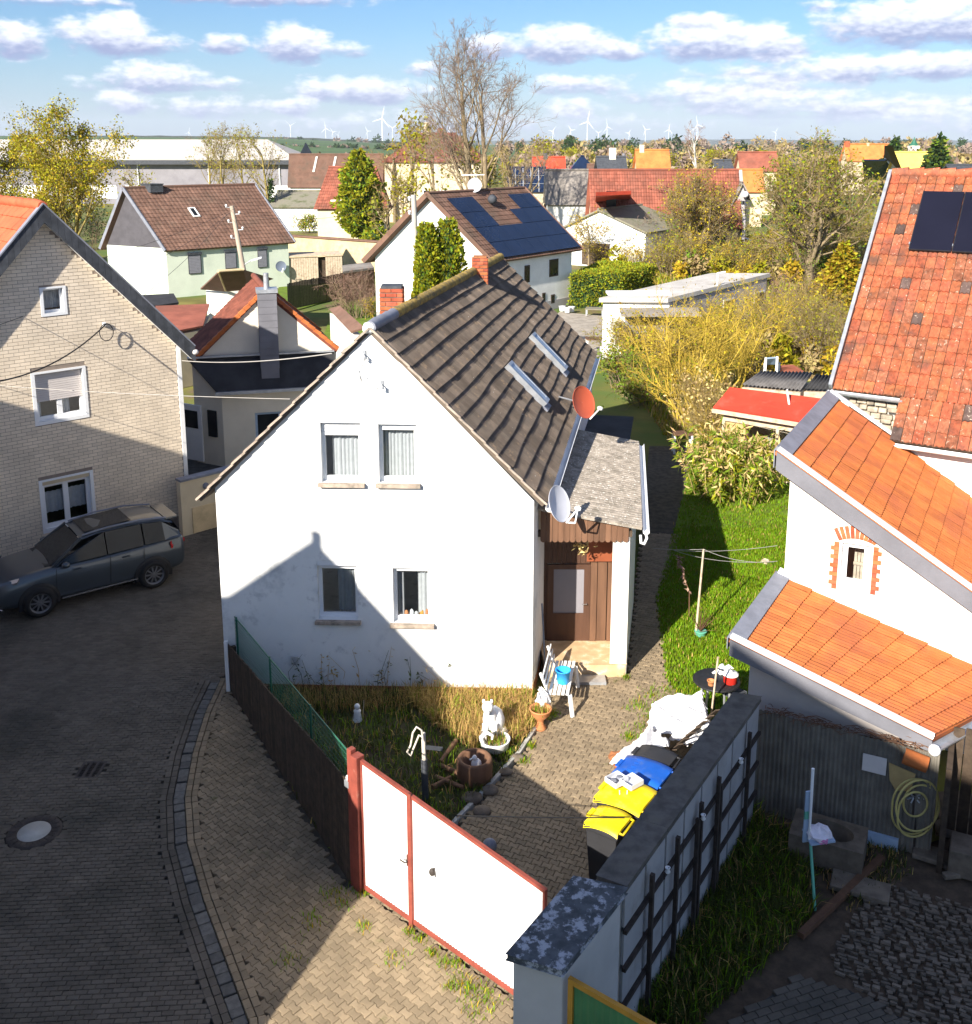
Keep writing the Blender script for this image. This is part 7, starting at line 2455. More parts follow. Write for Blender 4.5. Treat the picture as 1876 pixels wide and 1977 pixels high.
# ------------------------------------------------------------------ buildings behind the brick house
CY_=[P(372,1030,0),P(412,1018,0),Vector((-3.6,27,0)),Vector((-2,36,0)),Vector((-13,36,0)),BR0]
sheet('courtyard_paving',[(p.x,p.y) for p in CY_],-.046,'joint_dark')
def courtyard():
 # street wall between brick house and white house
 a=P(370,1031,0);b=P(412,1019,0) ;d=(xy(b) - xy(a)).normalized()
 a2=xy(a) - d*.25
 t=thing('courtyard_wall','cream courtyard wall between the brick house and the white house','wall',a2)
 n=Vector((d.y,-d.x,0))
 zt=1.55
 MB().obox(a2 - UP*.1 - n*.2,d*3.2,n*.2,UP*(zt+.1)).build('wall_body',M['cream'],t)
 MB().obox(a2+UP*.02+d*.30,d*2.9,n*.03,UP*.72).build('lower_panel',M['sandstone'],t)
 MB().obox(a2 - n*.24+UP*zt,d*3.2,n*.28,UP*.06).build('coping',M['lead'],t)
 MB().lathe([(.09,0),(.09,.03),(.05,.05)],a2+d*.75+UP*1.28,16,axis=n).build('wall_lamp',M['lead'],t)
 # annex with lean-to roof and a tiled gable rising behind it
 gz=2.55
 g0,g1=P(420,758,z=gz),P(640,745,z=gz)
 t0,t1=P(362,693,z=3.55),P(645,679,z=3.55)
 t=thing('courtyard_annex','cream courtyard annex with a black lean-to roof, red tiled gable and grey slate chimney','building',xy(g0))
 lm=MB();slab(lm,[t0,t1,g1,g0],.08)
 lr=lm.build('lean_to_roof',M['bitumen'],t)
 k=40
 for i in range(k):
  f=(i+.5) / k
  a_,b_=t0.lerp(t1,f),g0.lerp(g1,f)
 MB().bar(g0 - Vector((.05,.08,.02)),g1 - Vector((0,.08,.02)),.10,.10).build('gutter',M['zinc'],lr)
 MB().bar(t0+Vector((0,-.05,.05)),t1+Vector((0,-.05,.05)),.14,.05).build('wall_flashing',M['zinc'],lr)
 fu=xy(g1 - g0).normalized();fn=Vector((fu.y,-fu.x,0))
 o=xy(g0) - fn*.22+fu*.12
 L=xy(g1 - g0).length
 so=xy(t0 - g0).normalized()
 D=xy(t0 - g0).length
 mb=MB()
 s_w=(PL(492,800,o,fn) - o).dot(fu)
 wins=[(s_w,s_w+.85,PL(492,860,o,fn).z,PL(492,797,o,fn).z)]
 wall_face(mb,o,fu,fn,[(0,gz - .05),(L,gz - .05)],wins,reveal=.12,z0=-.1)
 sn=Vector((-so.y,so.x,0));sn=sn if sn.dot(fu)<0 else -sn
 P0=o
 def S(x,y):return (PL(x,y,P0,sn) - P0).dot(so)
 d0,d1=S(400,860),S(385,770)
 dz=PL(392,775,P0,sn).z
 w0,w1=S(418,800),S(408,800)
 wall_face(mb,P0,so,sn,[(0,gz - .05),(D,3.5)],[],reveal=0,z0=-.1)
 mb.build('wall',M['cream_pale'],t)
 window(t,o,fu,fn,*wins[0],depth=.12,pane='dark_glass',frame_mat='blue_grey',fw=.08)
 def panel(nm,sa,sb,za,zb,m_,par=t):
  return MB().obox(P0+so*sa+sn*.002+UP*za,so*(sb - sa),sn*.05,UP*(zb - za)).build(nm,M[m_],par)
 a_,b_=.9,1.75
 dr=panel('door',a_,b_,0.02,1.95,'pvc')
 MB().obox(P0+so*(a_+.15)+sn*.055+UP*1.15,so*(b_ - a_ - .3),sn*.012,UP*.6).build('door_pane',M['dark_glass'],dr)
 panel('window',.25,.62,.95,1.85,'dark_glass')
 # gable above
 gp=(t0+t1) / 2
 gn=Vector((xy(t1 - t0).normalized().y,-xy(t1 - t0).normalized().x,0))
 pl0=t0+gn*-.1
 gu=xy(t1 - t0).normalized()
 ap=PL(512,562,pl0,gn);le=PL(372,700,pl0,gn);re=PL(652,676,pl0,gn)
 MB().prism([Vector((le.x,le.y,2.5))+gu*.15,Vector((re.x,re.y,2.5)) - gu*.15,re - gu*.05 - UP*.04,ap - UP*.06,le+gu*.05 - UP*.04],-gn*.2).build('gable',M['cream_pale'],t)
 bk=P(490,536,z=ap.z) - ap
 mb=MB()
 q1=[ap,ap+bk,le+bk,le];q2=[ap,ap+bk,re+bk,re]
 slab(mb,q1,.1);slab(mb,q2,.1)
 ro=mb.build('tiled_roof',M['roof_annex'],t)
 tile_roof(ro,ap+bk,ap,le,le+bk,14,18,[M['roof_annex']],0,1,.02,.03,seed=41)
 tile_roof(ro,ap,ap+bk,re+bk,re,14,15,[M['roof_annex']],0,1,.02,.03,seed=42)
 for (p,q,k) in ((ap,le,14),(ap,re,12),(ap+bk,re+bk,11)):
  for i in range(k):
   a_,b_=p.lerp(q,i / k),p.lerp(q,(i+1.04) / k)
   MB().bar(a_+UP*.06+gn*.03,b_+UP*.09+gn*.03,.2,.12).build('verge_tile',M['roof_orange'],ro)
 MB().tube([ap+UP*.08,ap+bk+UP*.08],.11,8).build('ridge',M['roof_annex'],ro)
 rw=re+bk
 mb=MB();wall_face(mb,xy(re) - gu*.2,xy(bk).normalized(),gu,[(0,re.z - .1),(xy(bk).length,re.z - .1)],z0=-.1);wall_face(mb,xy(le)+gu*.2,xy(bk).normalized(),-gu,[(0,le.z - .1),(xy(bk).length,le.z - .1)],z0=-.1)
 mb.build('wall',M['cream_pale'],t)
 c=PL(520,688,pl0+gn*.35,gn);top=PL(520,563,pl0+gn*.35,gn)
 w=.58
 ch=MB().obox(Vector((c.x,c.y,2.8)) - gu*w / 2 - gn*w / 2,gu*w,gn*w,UP*(top.z - 2.8)).build('chimney',M['slate'],t)
 rows=11
 for i in range(rows):
  z=3.2+(top.z - 3.2)*i / rows
  MB().obox(Vector((c.x,c.y,z)) - gu*(w / 2+.012) - gn*(w / 2+.012),gu*(w+.024),gn*(w+.024),UP*((top.z - 3.2) / rows - .018)).build('slate',M['slate'],ch)
 MB().obox(Vector((c.x,c.y,top.z)) - gu*(w / 2+.05) - gn*(w / 2+.05),gu*(w+.1),gn*(w+.1),UP*.12).build('cap',M['zinc'],ch)
 MB().tube([Vector((c.x,c.y,top.z+.1)),Vector((c.x,c.y,top.z+.62))],.09,12).build('flue',M['zinc'],ch)
 # low red sheet roof and dark roof beside the brick house
 q=[P(300,590,z=2.9),P(404,586,z=2.9),P(392,628,z=2.5),P(330,640,z=2.5)]
 t=thing('low_shed','low shed with a pinkish red sheet roof behind the brick house','shed',xy(q[0]))
 mb=MB();slab(mb,q,.08);mb.build('roof',M['roof_far_red'],t)
 MB().prism([Vector((p.x,p.y,-.1)) for p in q],UP*2.4).build('wall',M['cream'],t)
 q=[P(255,570,z=2.6),P(335,566,z=2.6),P(345,583,z=2.5),P(285,592,z=2.5)]
 t=thing('flat_shed','low flat roofed black shed below the pale green house','shed',xy(q[0]))
 mb=MB();slab(mb,q,.1);mb.build('roof',M['bitumen'],t)
 MB().prism([Vector((p.x,p.y,-.1)) for p in q],UP*2.4).build('wall',M['cream'],t)
 # white outbuilding with brown roof
 q=[P(634,596,z=2.6),P(656,590,z=2.9),P(704,632,z=2.9),P(676,640,z=2.6)]
 t=thing('outbuilding','small white outbuilding with a brown strip roof beyond the white house ridge','outbuilding',xy(q[0]))
 mb=MB();slab(mb,q,.08);mb.build('roof',M['roof_far_brown'],t)
 MB().prism([Vector((p.x,p.y,-.1)) for p in (q[0].lerp(q[2],.04),q[1].lerp(q[3],.04),q[2].lerp(q[0],.04),q[3].lerp(q[1],.04))],UP*2.55).build('wall',M['plaster_ochre'],t)
courtyard()

def hip_lodge():
 # entrance lodge of the green house
 y0=62.0
 z=2.6
 a,m0,b=P(387,556,z=z),P(436,560,z=z),P(478,557,z=z)
 r0,r1=P(422,523,z=3.95),P(470,520,z=3.95)
 t=thing('entrance_lodge','small white entrance lodge with a hipped brown roof in front of the green house','outbuilding',xy(a))
 bk=Vector((.6,4.2,0))
 mb=MB()
 slab(mb,[r0,r1,b,m0],.08)
 mb.prism([a,m0,r0],UP*-.08);mb.face([r1,r0,a+bk,b+bk]);mb.face([r1,b+bk,b])
 ro=mb.build('roof',M['roof_far_brown'],t)
 MB().tube([r0,m0],.09,6).build('hip_ridge',M['sandstone'],ro);MB().tube([r0,r1],.08,6).build('ridge',M['sandstone'],ro)
 m=MB()
 for p,q in ((a,m0),(m0,b),(a,a+bk),(b,b+bk)):
  u=xy(q - p).normalized()
  nn=Vector((u.y,-u.x,0))
  wall_face(m,xy(p)+xy((a+b) / 2+bk / 2 - p).normalized()*.35,u,nn,[(0,z),(xy(q - p).length*.86,z)],z0=-.1)
 m.build('wall',M['plaster_ochre'],t)
hip_lodge()

def green_house():
 c1=P(323,572,0);c1.x=P(320,478,z=3.4).x
 y1=P(320,478,z=3.4).y
 c1=Vector((P(320,478,z=3.4).x,y1,0));c0=xy(P(206,471,z=3.4));far=xy(P(556,463,z=3.4))
 d=far - c1
 t,g=gable_house('green_house','pale green house with a grey slate gable and brown tiled roof','house',c0,c1,d,3.4,3.4,7.25,.42,'green_wall','roof_far_brown',.3,
        tiles=[('R',34,17)],gable_mat='slate_dark',gable_z=3.35,chimneys=[(.20,.12,.35,.9,'anth')],verge='lead')
 n=g['nr'];o=g['faces']['right'][0];u=g['faces']['right'][1]
 for (xa,xb,ya,yb) in ((363,388,488,528),(434,456,483,518),(497,515,478,516)):
  a,b=PL(xa,(ya+yb) / 2,o,n),PL(xb,(ya+yb) / 2,o,n)
  s0,s1=(a - o).dot(u),(b - o).dot(u);z1,z0=PL((xa+xb) / 2,ya,o,n).z,PL((xa+xb) / 2,yb,o,n).z
  w=MB().obox(o+u*s0+n*.02+UP*z0,u*(s1 - s0),n*.05,UP*(z1 - z0)).build('window',M['anth'],t)
  m=MB()
  for k in range(12):m.obox(o+u*(s0+.06)+n*.07+UP*(z0+.05+(z1 - z0 - .2)*k / 12),u*(s1 - s0 - .12),n*.02,UP*((z1 - z0 - .2) / 12 - .012))
  m.build('shutter',M['shutter'],w)
  MB().obox(o+u*(s0 - .05)+n*.07+UP*(z1 - .12),u*(s1 - s0+.1),n*.08,UP*.16).build('shutter_box',M['anth'],w)
 # street lamp on the wall is separate; small roof window
 rn=(g['r1'] - g['r0']).cross(g['eR0'] - g['r0']).normalized();rn=rn if rn.z>0 else -rn
 sd=(g['eR0'] - g['r0']).normalized()
 a=PL(361,402,g['r0'],rn)
 fm=MB()
 for k in (0,.42):fm.obox(a+g['dv']*k+rn*.05,g['dv']*.1,sd*.8,rn*.08)
 fm.obox(a+rn*.05,g['dv']*.5,sd*.08,rn*.08);fm.obox(a+rn*.05+sd*.75,g['dv']*.52,sd*.08,rn*.08)
 w=fm.build('roof_window',M['white_paint'],g['roof'])
 MB().obox(a+g['dv']*.1+sd*.08+rn*.05,g['dv']*.32,sd*.67,rn*.05).build('pane',M['dark_glass'],w)
 p=PL(538,513,o,n)
 dish('satellite_dish','dark blue grey satellite dish on the pale green house wall',p+n*.35,(.55,-.8,.25),.38,'dish_dark',.6,1.1,p)
 # plank extension at the right end
 return g
GH=green_house()

def pole(name,label,x0,y0,x1,y1,zt,r0,r1,m,arms=()):
 top=P(x1,y1,z=zt)
 base=P(x0,y0,Y=top.y+.15);base.z=-.1
 base=Vector((P(x0,y0,Y=top.y).x+(P(x0,y0,Y=top.y).x - top.x)*.5,top.y,-.1))
 t=thing(name,label,'pole',base)
 MB().tube([base,base.lerp(top,.5),top],[r0,(r0+r1) / 2,r1],12).build('shaft',M[m],t)
 for (f,dx,m_) in arms:
  c=base.lerp(top,f)
  MB().tube([c,c+Vector((dx,-.05,.02))],.025,6).build('arm',M['zinc'],t)
  MB().lathe([(.02,0),(.05,.03),(.05,.09),(.07,.11),(.07,.16),(.02,.20)],c+Vector((dx,-.05,.0)),10).build('insulator',M['pvc'],t)
 return t,base,top
PW=pole('utility_pole','leaning weathered wooden utility pole before the pale green house',478,600,447,397,6.9,.17,.13,'wood_pole',
    [(.985,-.32,0),(.93,.38,0),(.86,-.34,0),(.80,.40,0),(.73,-.34,0)])
PC=pole('utility_pole','pale concrete utility pole beside the two dark green columnar evergreens',808,575,798,376,8.3,.15,.11,'pole_concrete',
    [(.97,-.18,0),(.90,-.2,0)])
c=PC[1].lerp(PC[2],.62)
MB().tube([c - UP*.08,c+UP*.08],.19,10).build('clamp',M['rust_steel'],PC[0])
# lamp arm on the wooden pole
c=PW[1].lerp(PW[2],.50)
MB().tube([c,c+Vector((.55,-.1,.35)),c+Vector((.75,-.12,.36))],.03,8).build('lamp_arm',M['zinc'],PW[0])
MB().obox(c+Vector((.55,-.22,.28)),(.62,0,.18),(0,.2,0),(0,0,.1)).build('lamp_head',M['dish_grey'],PW[0])

def solar_house():
 ze=3.86
 c0,c1,far=P(724,494,z=ze),P(946,496,z=ze),P(1104,474,z=ze)
 d=xy(far) - xy(c1)
 t,g=gable_house('solar_house','white house with a brown roof covered by dark blue solar panels','house',c0,c1,d,ze,ze,7.4,.5,'plaster_plain','roof_far_brown',.45,
        tiles=[('R',34,16)],verge='roof_far_brown',plinth=('grey_wall',.5),thick=.16)
 # windows on the eaves side
 o,u,n=g['faces']['right']
 for (xa,xb,ya,yb,m_) in ((1012,1022,512,545,0),(1060,1077,500,533,1),(1063,1070,568,585,0),(1046,1052,565,588,0)):
  a,b=PL(xa,(ya+yb) / 2,o,n),PL(xb,(ya+yb) / 2,o,n)
  s0,s1=(a - o).dot(u),(b - o).dot(u);z1,z0=PL((xa+xb) / 2,ya,o,n).z,PL((xa+xb) / 2,yb,o,n).z
  if s1 - s0<.25:s1=s0+.5
  w=MB().obox(o+u*s0+n*.004+UP*z0,u*(s1 - s0),n*.03,UP*(z1 - z0)).build('window',M['wood_dark'],t)
  MB().obox(o+u*(s0+.09)+n*.035+UP*(z0+.09),u*max(.1,s1 - s0 - .18),n*.006,UP*(z1 - z0 - .18)).build('pane',M['dark_glass'],w)
 r0,r1,e0,e1=g['r0'],g['r1'],g['eR0'],g['eR1']
 nr=(r1 - r0).cross(e0 - r0).normalized();nr=nr if nr.z>0 else -nr
 sp=thing('solar_array','dark blue solar panels covering the brown roof of the white house','solar panels',(r0+e1) / 2)
 cols,rows=7,4
 for r in range(rows):
  for c in range(cols):
   if r==0 and 2<=c<=4:continue
   if r==1 and c in (2,3):continue
   u0,u1=.11+.87*c / cols+.002,.11+.87*(c+1) / cols - .002
   v0,v1=.10+.87*r / rows+.003,.10+.87*(r+1) / rows - .003
   q=[r0.lerp(r1,a).lerp(e0.lerp(e1,a),b)+nr*.12 for a,b in ((u0,v0),(u1,v0),(u1,v1),(u0,v1))]
   MB().prism(q,nr*.05).build('panel',M['solar'],sp)
 p=r0.lerp(r1,.48)
 t2=dish('satellite_dish','white satellite dish on the ridge of the solar panel house',p+Vector((-.1,-.2,.35)),(.2,-.9,.35),.42,'dish_grey',.6,1.1,p - UP*.1)
 MB().bar(p+Vector((-.9,0,.95)),p+Vector((.5,0,.98)),.06,.05).build('aerial',M['pvc'],t2)
 MB().tube([p - UP*.1,p+UP*1.0],.03,8).build('mast',M['zinc'],t2)
 c=p.lerp(e0.lerp(e1,.48),.16)
 MB().blob(c+nr*.2+Vector((.25,0,0)),(.3,.3,.3),10).build('vent_cowl',M['anth'],g['roof'])
 return g
SH=solar_house()

# ------------------------------------------------------------------ buildings farther off
def win_strip(t,o,u,n,xs,za,zb,w,m='dark_glass'):
 for s in xs:
  f=MB().obox(o+u*s+n*.004+UP*za,u*w,n*.03,UP*(zb - za)).build('window',M['white_paint'],t)
  MB().obox(o+u*(s+.08)+n*.034+UP*(za+.08),u*(w - .16),n*.006,UP*(zb - za - .16)).build('pane',M[m],f)

def far_buildings():
 # long pale hall
 ze=7.3
 a,b=P(40,313,z=ze),P(572,311,z=ze);a=Vector((b.x - 64,b.y+1.5,ze))
 t=thing('long_hall','long pale hall with a low light roof behind the green house','hall',xy(b))
 u=xy(b - a).normalized();bk=Vector((-u.y,u.x,0));bk=bk if bk.y>0 else -bk
 L=xy(b - a).length
 mb=MB()
 wall_face(mb,xy(a),u,-bk,[(0,ze),(L,ze)],z0=-.2)
 wall_face(mb,xy(b),bk,u,[(0,ze),(9,10.6),(18,ze)],z0=-.2)
 mb.build('wall',M['hall_wall'],t)
 rz=10.75
 r0,r1=Vector((a.x,a.y,rz))+bk*9,Vector((b.x,b.y,rz))+bk*9 - u*7.0
 rm=MB()
 slab(rm,[r0+UP*.3,r1+UP*.3,b+UP*.3 - bk*1.2+u*.4,a+UP*.3 - bk*1.2],.3)
 rm.face([r1+UP*.3,b+UP*.3+u*.4 - bk*.6,b+bk*18+UP*.3])
 ro=rm.build('roof',M['hall_roof'],t)
 MB().obox(a - bk*1.3 - UP*.55,u*(L+.4),bk*.12,UP*.75).build('eave_board',M['anth'],ro)
 for k in range(4):
  s=L - 3 - k*12.5
  MB().tube([xy(a)+u*s - bk*.15,xy(a)+u*s - bk*.15+UP*7.2],.12,8).build('downpipe',M['pvc'],t)
 for k in range(10):
  s=L - 6.2*k - 5.6
  MB().obox(xy(a)+u*s - bk*.05+UP*.8,u*4.6,bk*.04,UP*2.3).build('panel',M['plaster_plain'],t)
 # brown roofed barn
 def block(name,label,cat,xa,xb,yr,ye,zr,ze,depth,wall,roof,base_z=-.2,hip=0.0,skew=0.0,group=None,chim=(),wins=0,tiles=None):
  """roof side facing the camera: ridge at pixel row yr (height zr), eave at row ye (height ze)"""
  e0,e1=P(xa,ye,z=ze),P(xb,ye+skew,z=ze)
  u_=xy(e1 - e0).normalized();bk_=Vector((-u_.y,u_.x,0));bk_=bk_ if bk_.y>0 else -bk_
  W_=xy(e1 - e0).length
  run_=xy(P((xa+xb) / 2,yr,z=zr)).y - (e0.y+e1.y) / 2
  run_=max(2.0,min(depth,run_))
  t_=thing(name,label,cat,xy(e0),group)
  m_=MB()
  wall_face(m_,xy(e0),u_,-bk_,[(0,ze),(W_,ze)],z0=base_z)
  for o_,s_ in ((xy(e0),-1),(xy(e1),1)):
   wall_face(m_,o_,bk_,u_*s_,[(0,ze),(run_,zr if not hip else ze),(2*run_,ze)],z0=base_z)
  wall_face(m_,xy(e0)+bk_*2*run_,u_,bk_,[(0,ze),(W_,ze)],z0=base_z)
  m_.build('wall',M[wall],t_)
  ov=.35
  E0,E1b=e0 - u_*ov - bk_*ov+UP*.1,e1+u_*ov - bk_*ov+UP*.1
  R0,R1=Vector((e0.x,e0.y,zr+.15))+bk_*run_ - u_*ov+u_*hip,Vector((e1.x,e1.y,zr+.15))+bk_*run_+u_*ov - u_*hip
  B0,B1=E0+bk_*(2*run_+2*ov),E1b+bk_*(2*run_+2*ov)
  rm_=MB()
  slab(rm_,[R0,R1,E1b,E0],.12);slab(rm_,[R0,R1,B1,B0],.12)
  if hip:rm_.face([R0,E0,B0]);rm_.face([R1,E1b,B1])
  r_=rm_.build('roof',M[roof],t_)
  MB().tube([R0+UP*.05,R1+UP*.05],.14,6).build('ridge',M[roof],r_)
  if tiles:tile_roof(r_,R0,R1,E1b,E0,tiles[0],tiles[1],[M[roof]],0,1,.03,.05,seed=int(xa))
  for (f,w_,h_,mm) in chim:
   c_=R0.lerp(R1,f)
   MB().box(c_+UP*(h_ / 2 - .3),(w_,w_,h_+.6)).build('chimney',M[mm],r_)
  if wins:
   win_strip(t_,xy(e0),u_,-bk_,[W_*(i+.5) / wins - .5 for i in range(wins)],ze*.38,ze*.38+1.2,1.0)
  return t_,dict(e0=e0,e1=e1,u=u_,bk=bk_,R0=R0,R1=R1,E0=E0,E1=E1b,W=W_,run=run_,roof=r_)
 t,g=block('brown_barn','long barn with a dull purple brown roof right of the pale hall','barn',560,735,304,363,8.6,3.9,14,'plaster_ochre','roof_far_brown')
 for k in range(3):
  f=.30+.20*k
  a_,b_=g['R0'].lerp(g['R1'],f),g['E0'].lerp(g['E1'],f - .06)
  MB().bar(a_.lerp(b_,.08)+UP*.1,a_.lerp(b_,.55)+UP*.1,.35,.05).build('roof_strip',M['flat_roof'],g['roof'])
 block('white_cottage','low white cottage with a mossy grey green roof','cottage',524,640,371,400,4.3,2.75,6,'plaster_plain','roof_moss',wins=0)
 t,g=block('red_manor','large manor with a hipped dull red roof behind the tall bare tree','house',742,936,264,313,11.6,7.9,12,'cream','roof_far_red',hip=4.5,chim=((.18,.8,1.6,'cream'),(.55,.7,.8,'brick_red')),wins=6)
 t,g=block('manor_wing','lower wing with a steep red tiled roof beside the evergreen','house',612,745,334,405,7.6,3.1,6,'cream','roof_far_red',hip=1.5,chim=((.62,.6,1.4,'cream_pale'),),tiles=(30,14))
 win_strip(t,xy(g['e0']),g['u'],-g['bk'],[2.6],.9,2.3,.8)
 # small attic gable on the wing
 c=P(680,372,z=5.4)
 MB().prism([c+Vector((-2.6,-.4,-.7)),c+Vector((2.8,-.4,-.7)),c+Vector((.1,-.4,2.2))],(0,2.5,0)).build('dormer',M['roof_far_red'],t)
 MB().obox(c+Vector((-2.2,-.5,-.85)),(4.6,0,0),(0,.2,0),(0,0,.16)).build('dormer_eave',M['white_paint'],t)
 # sandstone garden wall and its plank shed, left of the solar house
 a,b=P(548,455,z=2.4),P(738,468,z=2.4)
 t=thing('garden_wall','high sandstone garden wall behind the lawn of the green house','wall',xy(a))
 MB().prism([Vector((a.x,a.y,-.1)),Vector((b.x,b.y,-.1)),Vector((b.x,b.y+.4,-.1)),Vector((a.x,a.y+.4,-.1))],UP*2.5).build('wall_body',M['sandstone'],t)
 MB().bar(a+UP*.05+Vector((0,.2,0)),b+UP*.05+Vector((0,.2,0)),.6,.12).build('coping',M['roof_far_brown'],t)
 q=[P(552,487,z=2.3),P(655,484,z=2.3),P(660,490,z=2.2),P(556,494,z=2.2)]
 t=thing('plank_shed','lean-to plank shed with a pale roof edge beside the green house','shed',xy(q[0]))
 MB().prism([p for p in q],-UP*.12).build('roof',M['wood_pale'],t)
 for k in range(22):
  p=q[3].lerp(q[2],k / 22);
  if 12<=k<=14:continue
  MB().obox(Vector((p.x,p.y+.1,-.1)),(q[2] - q[3]) / 24.0,Vector((0,.05,0)),UP*2.15).build('board',M['wood_pale'],t)
 MB().obox(Vector((q[3].x,q[3].y+.4,0)),q[2] - q[3],(0,.05,0),UP*2.0).build('back',M['wood_dark'],t)
 q=[P(660,512,z=2.0),P(715,505,z=2.1),P(722,516,z=2.0),P(662,524,z=2.0)]
 t=thing('garden_hut','small hut with a flat grey roof and brown front by the pinkish bush','hut',xy(q[0]))
 MB().prism(q,-UP*.14).build('roof',M['roof_grey_eternit'],t)
 MB().prism([Vector((p.x,p.y,-.1))+Vector((0,.15,0)) for p in q],UP*1.95).build('wall',M['wood_brown'],t)
 a,b=P(556,596,0),P(690,566,0)
 t=thing('plank_fence','dark weathered plank fence across the lawn of the green house','fence',a)
 for k in range(46):
  p,q=a.lerp(b,k / 46),a.lerp(b,(k+.9) / 46)
  MB().obox(p - UP*.1,q - p,(0,.03,0),UP*(1.75+random.uniform(-.03,.03))).build('plank',M['wood_dark'],t)
 LW=[P(x,y,0) for x,y in ((540,512),(690,512),(700,560),(560,600),(535,600))]
 sheet('lawn',[(p.x,p.y) for p in LW],-.05,'lawn')
 LW=[P(x,y,0) for x,y in ((610,690),(760,690),(900,560),(700,560),(640,600))]
 sheet('lawn',[(p.x,p.y) for p in LW],-.045,'lawn')
 # white hall right of the solar house
 ze=3.0
 c0,c1=P(1084,442,z=ze),P(1246,449,z=ze)
 t,g=gable_house('white_hall','white gabled hall with a shallow mossy roof right of the solar panel house','hall',c0,c1,(9.5,13),ze,ze,4.7,.46,'plaster_plain','roof_moss',.3)
 o,u,n=g['faces']['front']
 MB().obox(o+u*2.0+n*.01 - UP*.0,u*2.6,n*.05,UP*1.9).build('gate_leaf',M['wood_dark'],t)
 # house with grey brown roof, white wall
 block('grey_roof_house','white house with a plain grey brown roof behind the white hall','house',1058,1152,345,397,7.3,3.6,8,'plaster_plain','roof_grey_eternit')
 # long red barn
 t,g=block('long_red_barn','long barn with a patchy red roof and grey gable behind the bare trees','barn',1147,1424,337,444,7.8,2.6,12,'cream','roof_far_red',skew=-1,tiles=(58,16))
 gb=g['e1']
 MB().prism([xy(gb)+g['u']*.4 - UP*.1,xy(gb)+g['u']*.4+g['bk']*2*g['run'] - UP*.1,Vector((gb.x,gb.y,3.2))+g['u']*.4+g['bk']*2*g['run'],Vector((gb.x,gb.y,8.0))+g['u']*.4+g['bk']*g['run'],Vector((gb.x,gb.y,3.2))+g['u']*.4],g['u']*.3).build('gable',M['grey_wall'],t)
 MB().prism([P(1150,378,z=6.2),P(1218,375,z=6.2),P(1212,402,z=3.2),P(1148,405,z=3.2)],UP*.3).build('dormer',M['roof_scarlet'],t)
 c=P(1178,385,z=5.4)+Vector((0,-.6,0))
 MB().box(c,(.9,.3,1.6)).build('dormer_window',M['dark_glass'],t)
 c0,c1=P(1416,400,z=4.6),P(1441,400,z=4.6)
 t=thing('grey_tower_barn','narrow grey gabled hay barn end with dark slits near the silver car','barn',xy(c0))
 d_=xy(c1 - c0);W_=d_.length;u_=d_.normalized()
 m_=MB();wall_face(m_,xy(c0),u_,Vector((u_.y,-u_.x,0)),[(0,4.9),(W_*.55,6.8),(W_,5.4)],z0=-.2);wall_face(m_,xy(c1),Vector((0,1,0)),u_,[(0,5.4),(7,5.4)],z0=-.2)
 m_.build('wall',M['grey_wall'],t)
 for k in range(3):MB().obox(xy(c0)+u_*(W_*(.25+.22*k))+Vector((0,-.05,3.7)),u_*.35,(0,.03,0),UP*1.5).build('slit',M['anth'],t)
 m_=MB();slab(m_,[Vector((c0.x+W_*.55,c0.y - .3,7.0)),Vector((c0.x+W_*.55,c0.y+8,7.0)),Vector((c1.x+.4,c1.y+8,5.3)),Vector((c1.x+.4,c1.y - .3,5.3))],.12)
 slab(m_,[Vector((c0.x+W_*.55,c0.y - .3,7.0)),Vector((c0.x+W_*.55,c0.y+8,7.0)),Vector((c0.x - .4,c0.y+8,4.7)),Vector((c0.x - .4,c0.y - .3,4.7))],.12);m_.build('roof',M['roof_grey_eternit'],t)
 MB().blob(Vector((c1.x - .3,c1.y - .5,5.8)),(.3,.3,.3),10).build('floodlight',M['pvc'],t)
 # village roofs beyond
 block('red_roof_house','white house with a bright scarlet roof far beyond the solar panel house','house',1032,1088,320,345,8.2,5.2,8,'plaster_plain','roof_scarlet',chim=((.4,.6,.6,'anth'),),wins=3)
 t,g=block('navy_roof_house','distant house with a hipped navy solar roof and cream walls','house',1093,1158,320,343,8.4,5.6,8,'cream','solar',hip=2.5,wins=2)
 MB().tube([xy(g['e0'])+g['u']*8+g['bk']*-.5,xy(g['e0'])+g['u']*8+g['bk']*-.5+UP*9.0],.25,8).build('flue',M['hall_wall'],t)
 block('small_gabled_house','small distant house with a reddish roof edge right of the navy roof','house',1140,1190,331,344,7.4,5.8,7,'plaster_ochre','roof_far_brown',wins=2)
 block('dark_roof_house','distant house with a flat looking black roof beside the navy roof','house',1158,1206,321,333,8.6,6.9,8,'plaster_plain','anth',chim=((.55,.8,1.1,'cream_pale'),))
 t,g=block('solar_barn','barn with a slanting grey blue solar roof left of the scarlet roof','barn',985,1050,328,372,7.0,3.9,8,'cream','solar',tiles=None)
 for k in range(1,5):
  f=k / 5
  MB().bar(g['R0'].lerp(g['R1'],f)+UP*.06,g['E0'].lerp(g['E1'],f)+UP*.06,.12,.04).build('panel_joint',M['zinc'],g['roof'])
 for k in range(1,3):MB().bar(g['R0'].lerp(g['E0'],k / 3)+UP*.06,g['R1'].lerp(g['E1'],k / 3)+UP*.06,.14,.04).build('panel_joint',M['zinc'],g['roof'])
 block('timber_gable_house','distant house with a pale orange gable above the bare tree','house',1232,1290,306,326,9.2,6.5,8,'sandstone','roof_far_orange',chim=((.2,.7,.8,'cream'),))
 block('orange_barn','distant orange roofed barn left of the big ivy tree','barn',1416,1472,334,372,6.9,4.2,9,'cream','roof_far_orange')
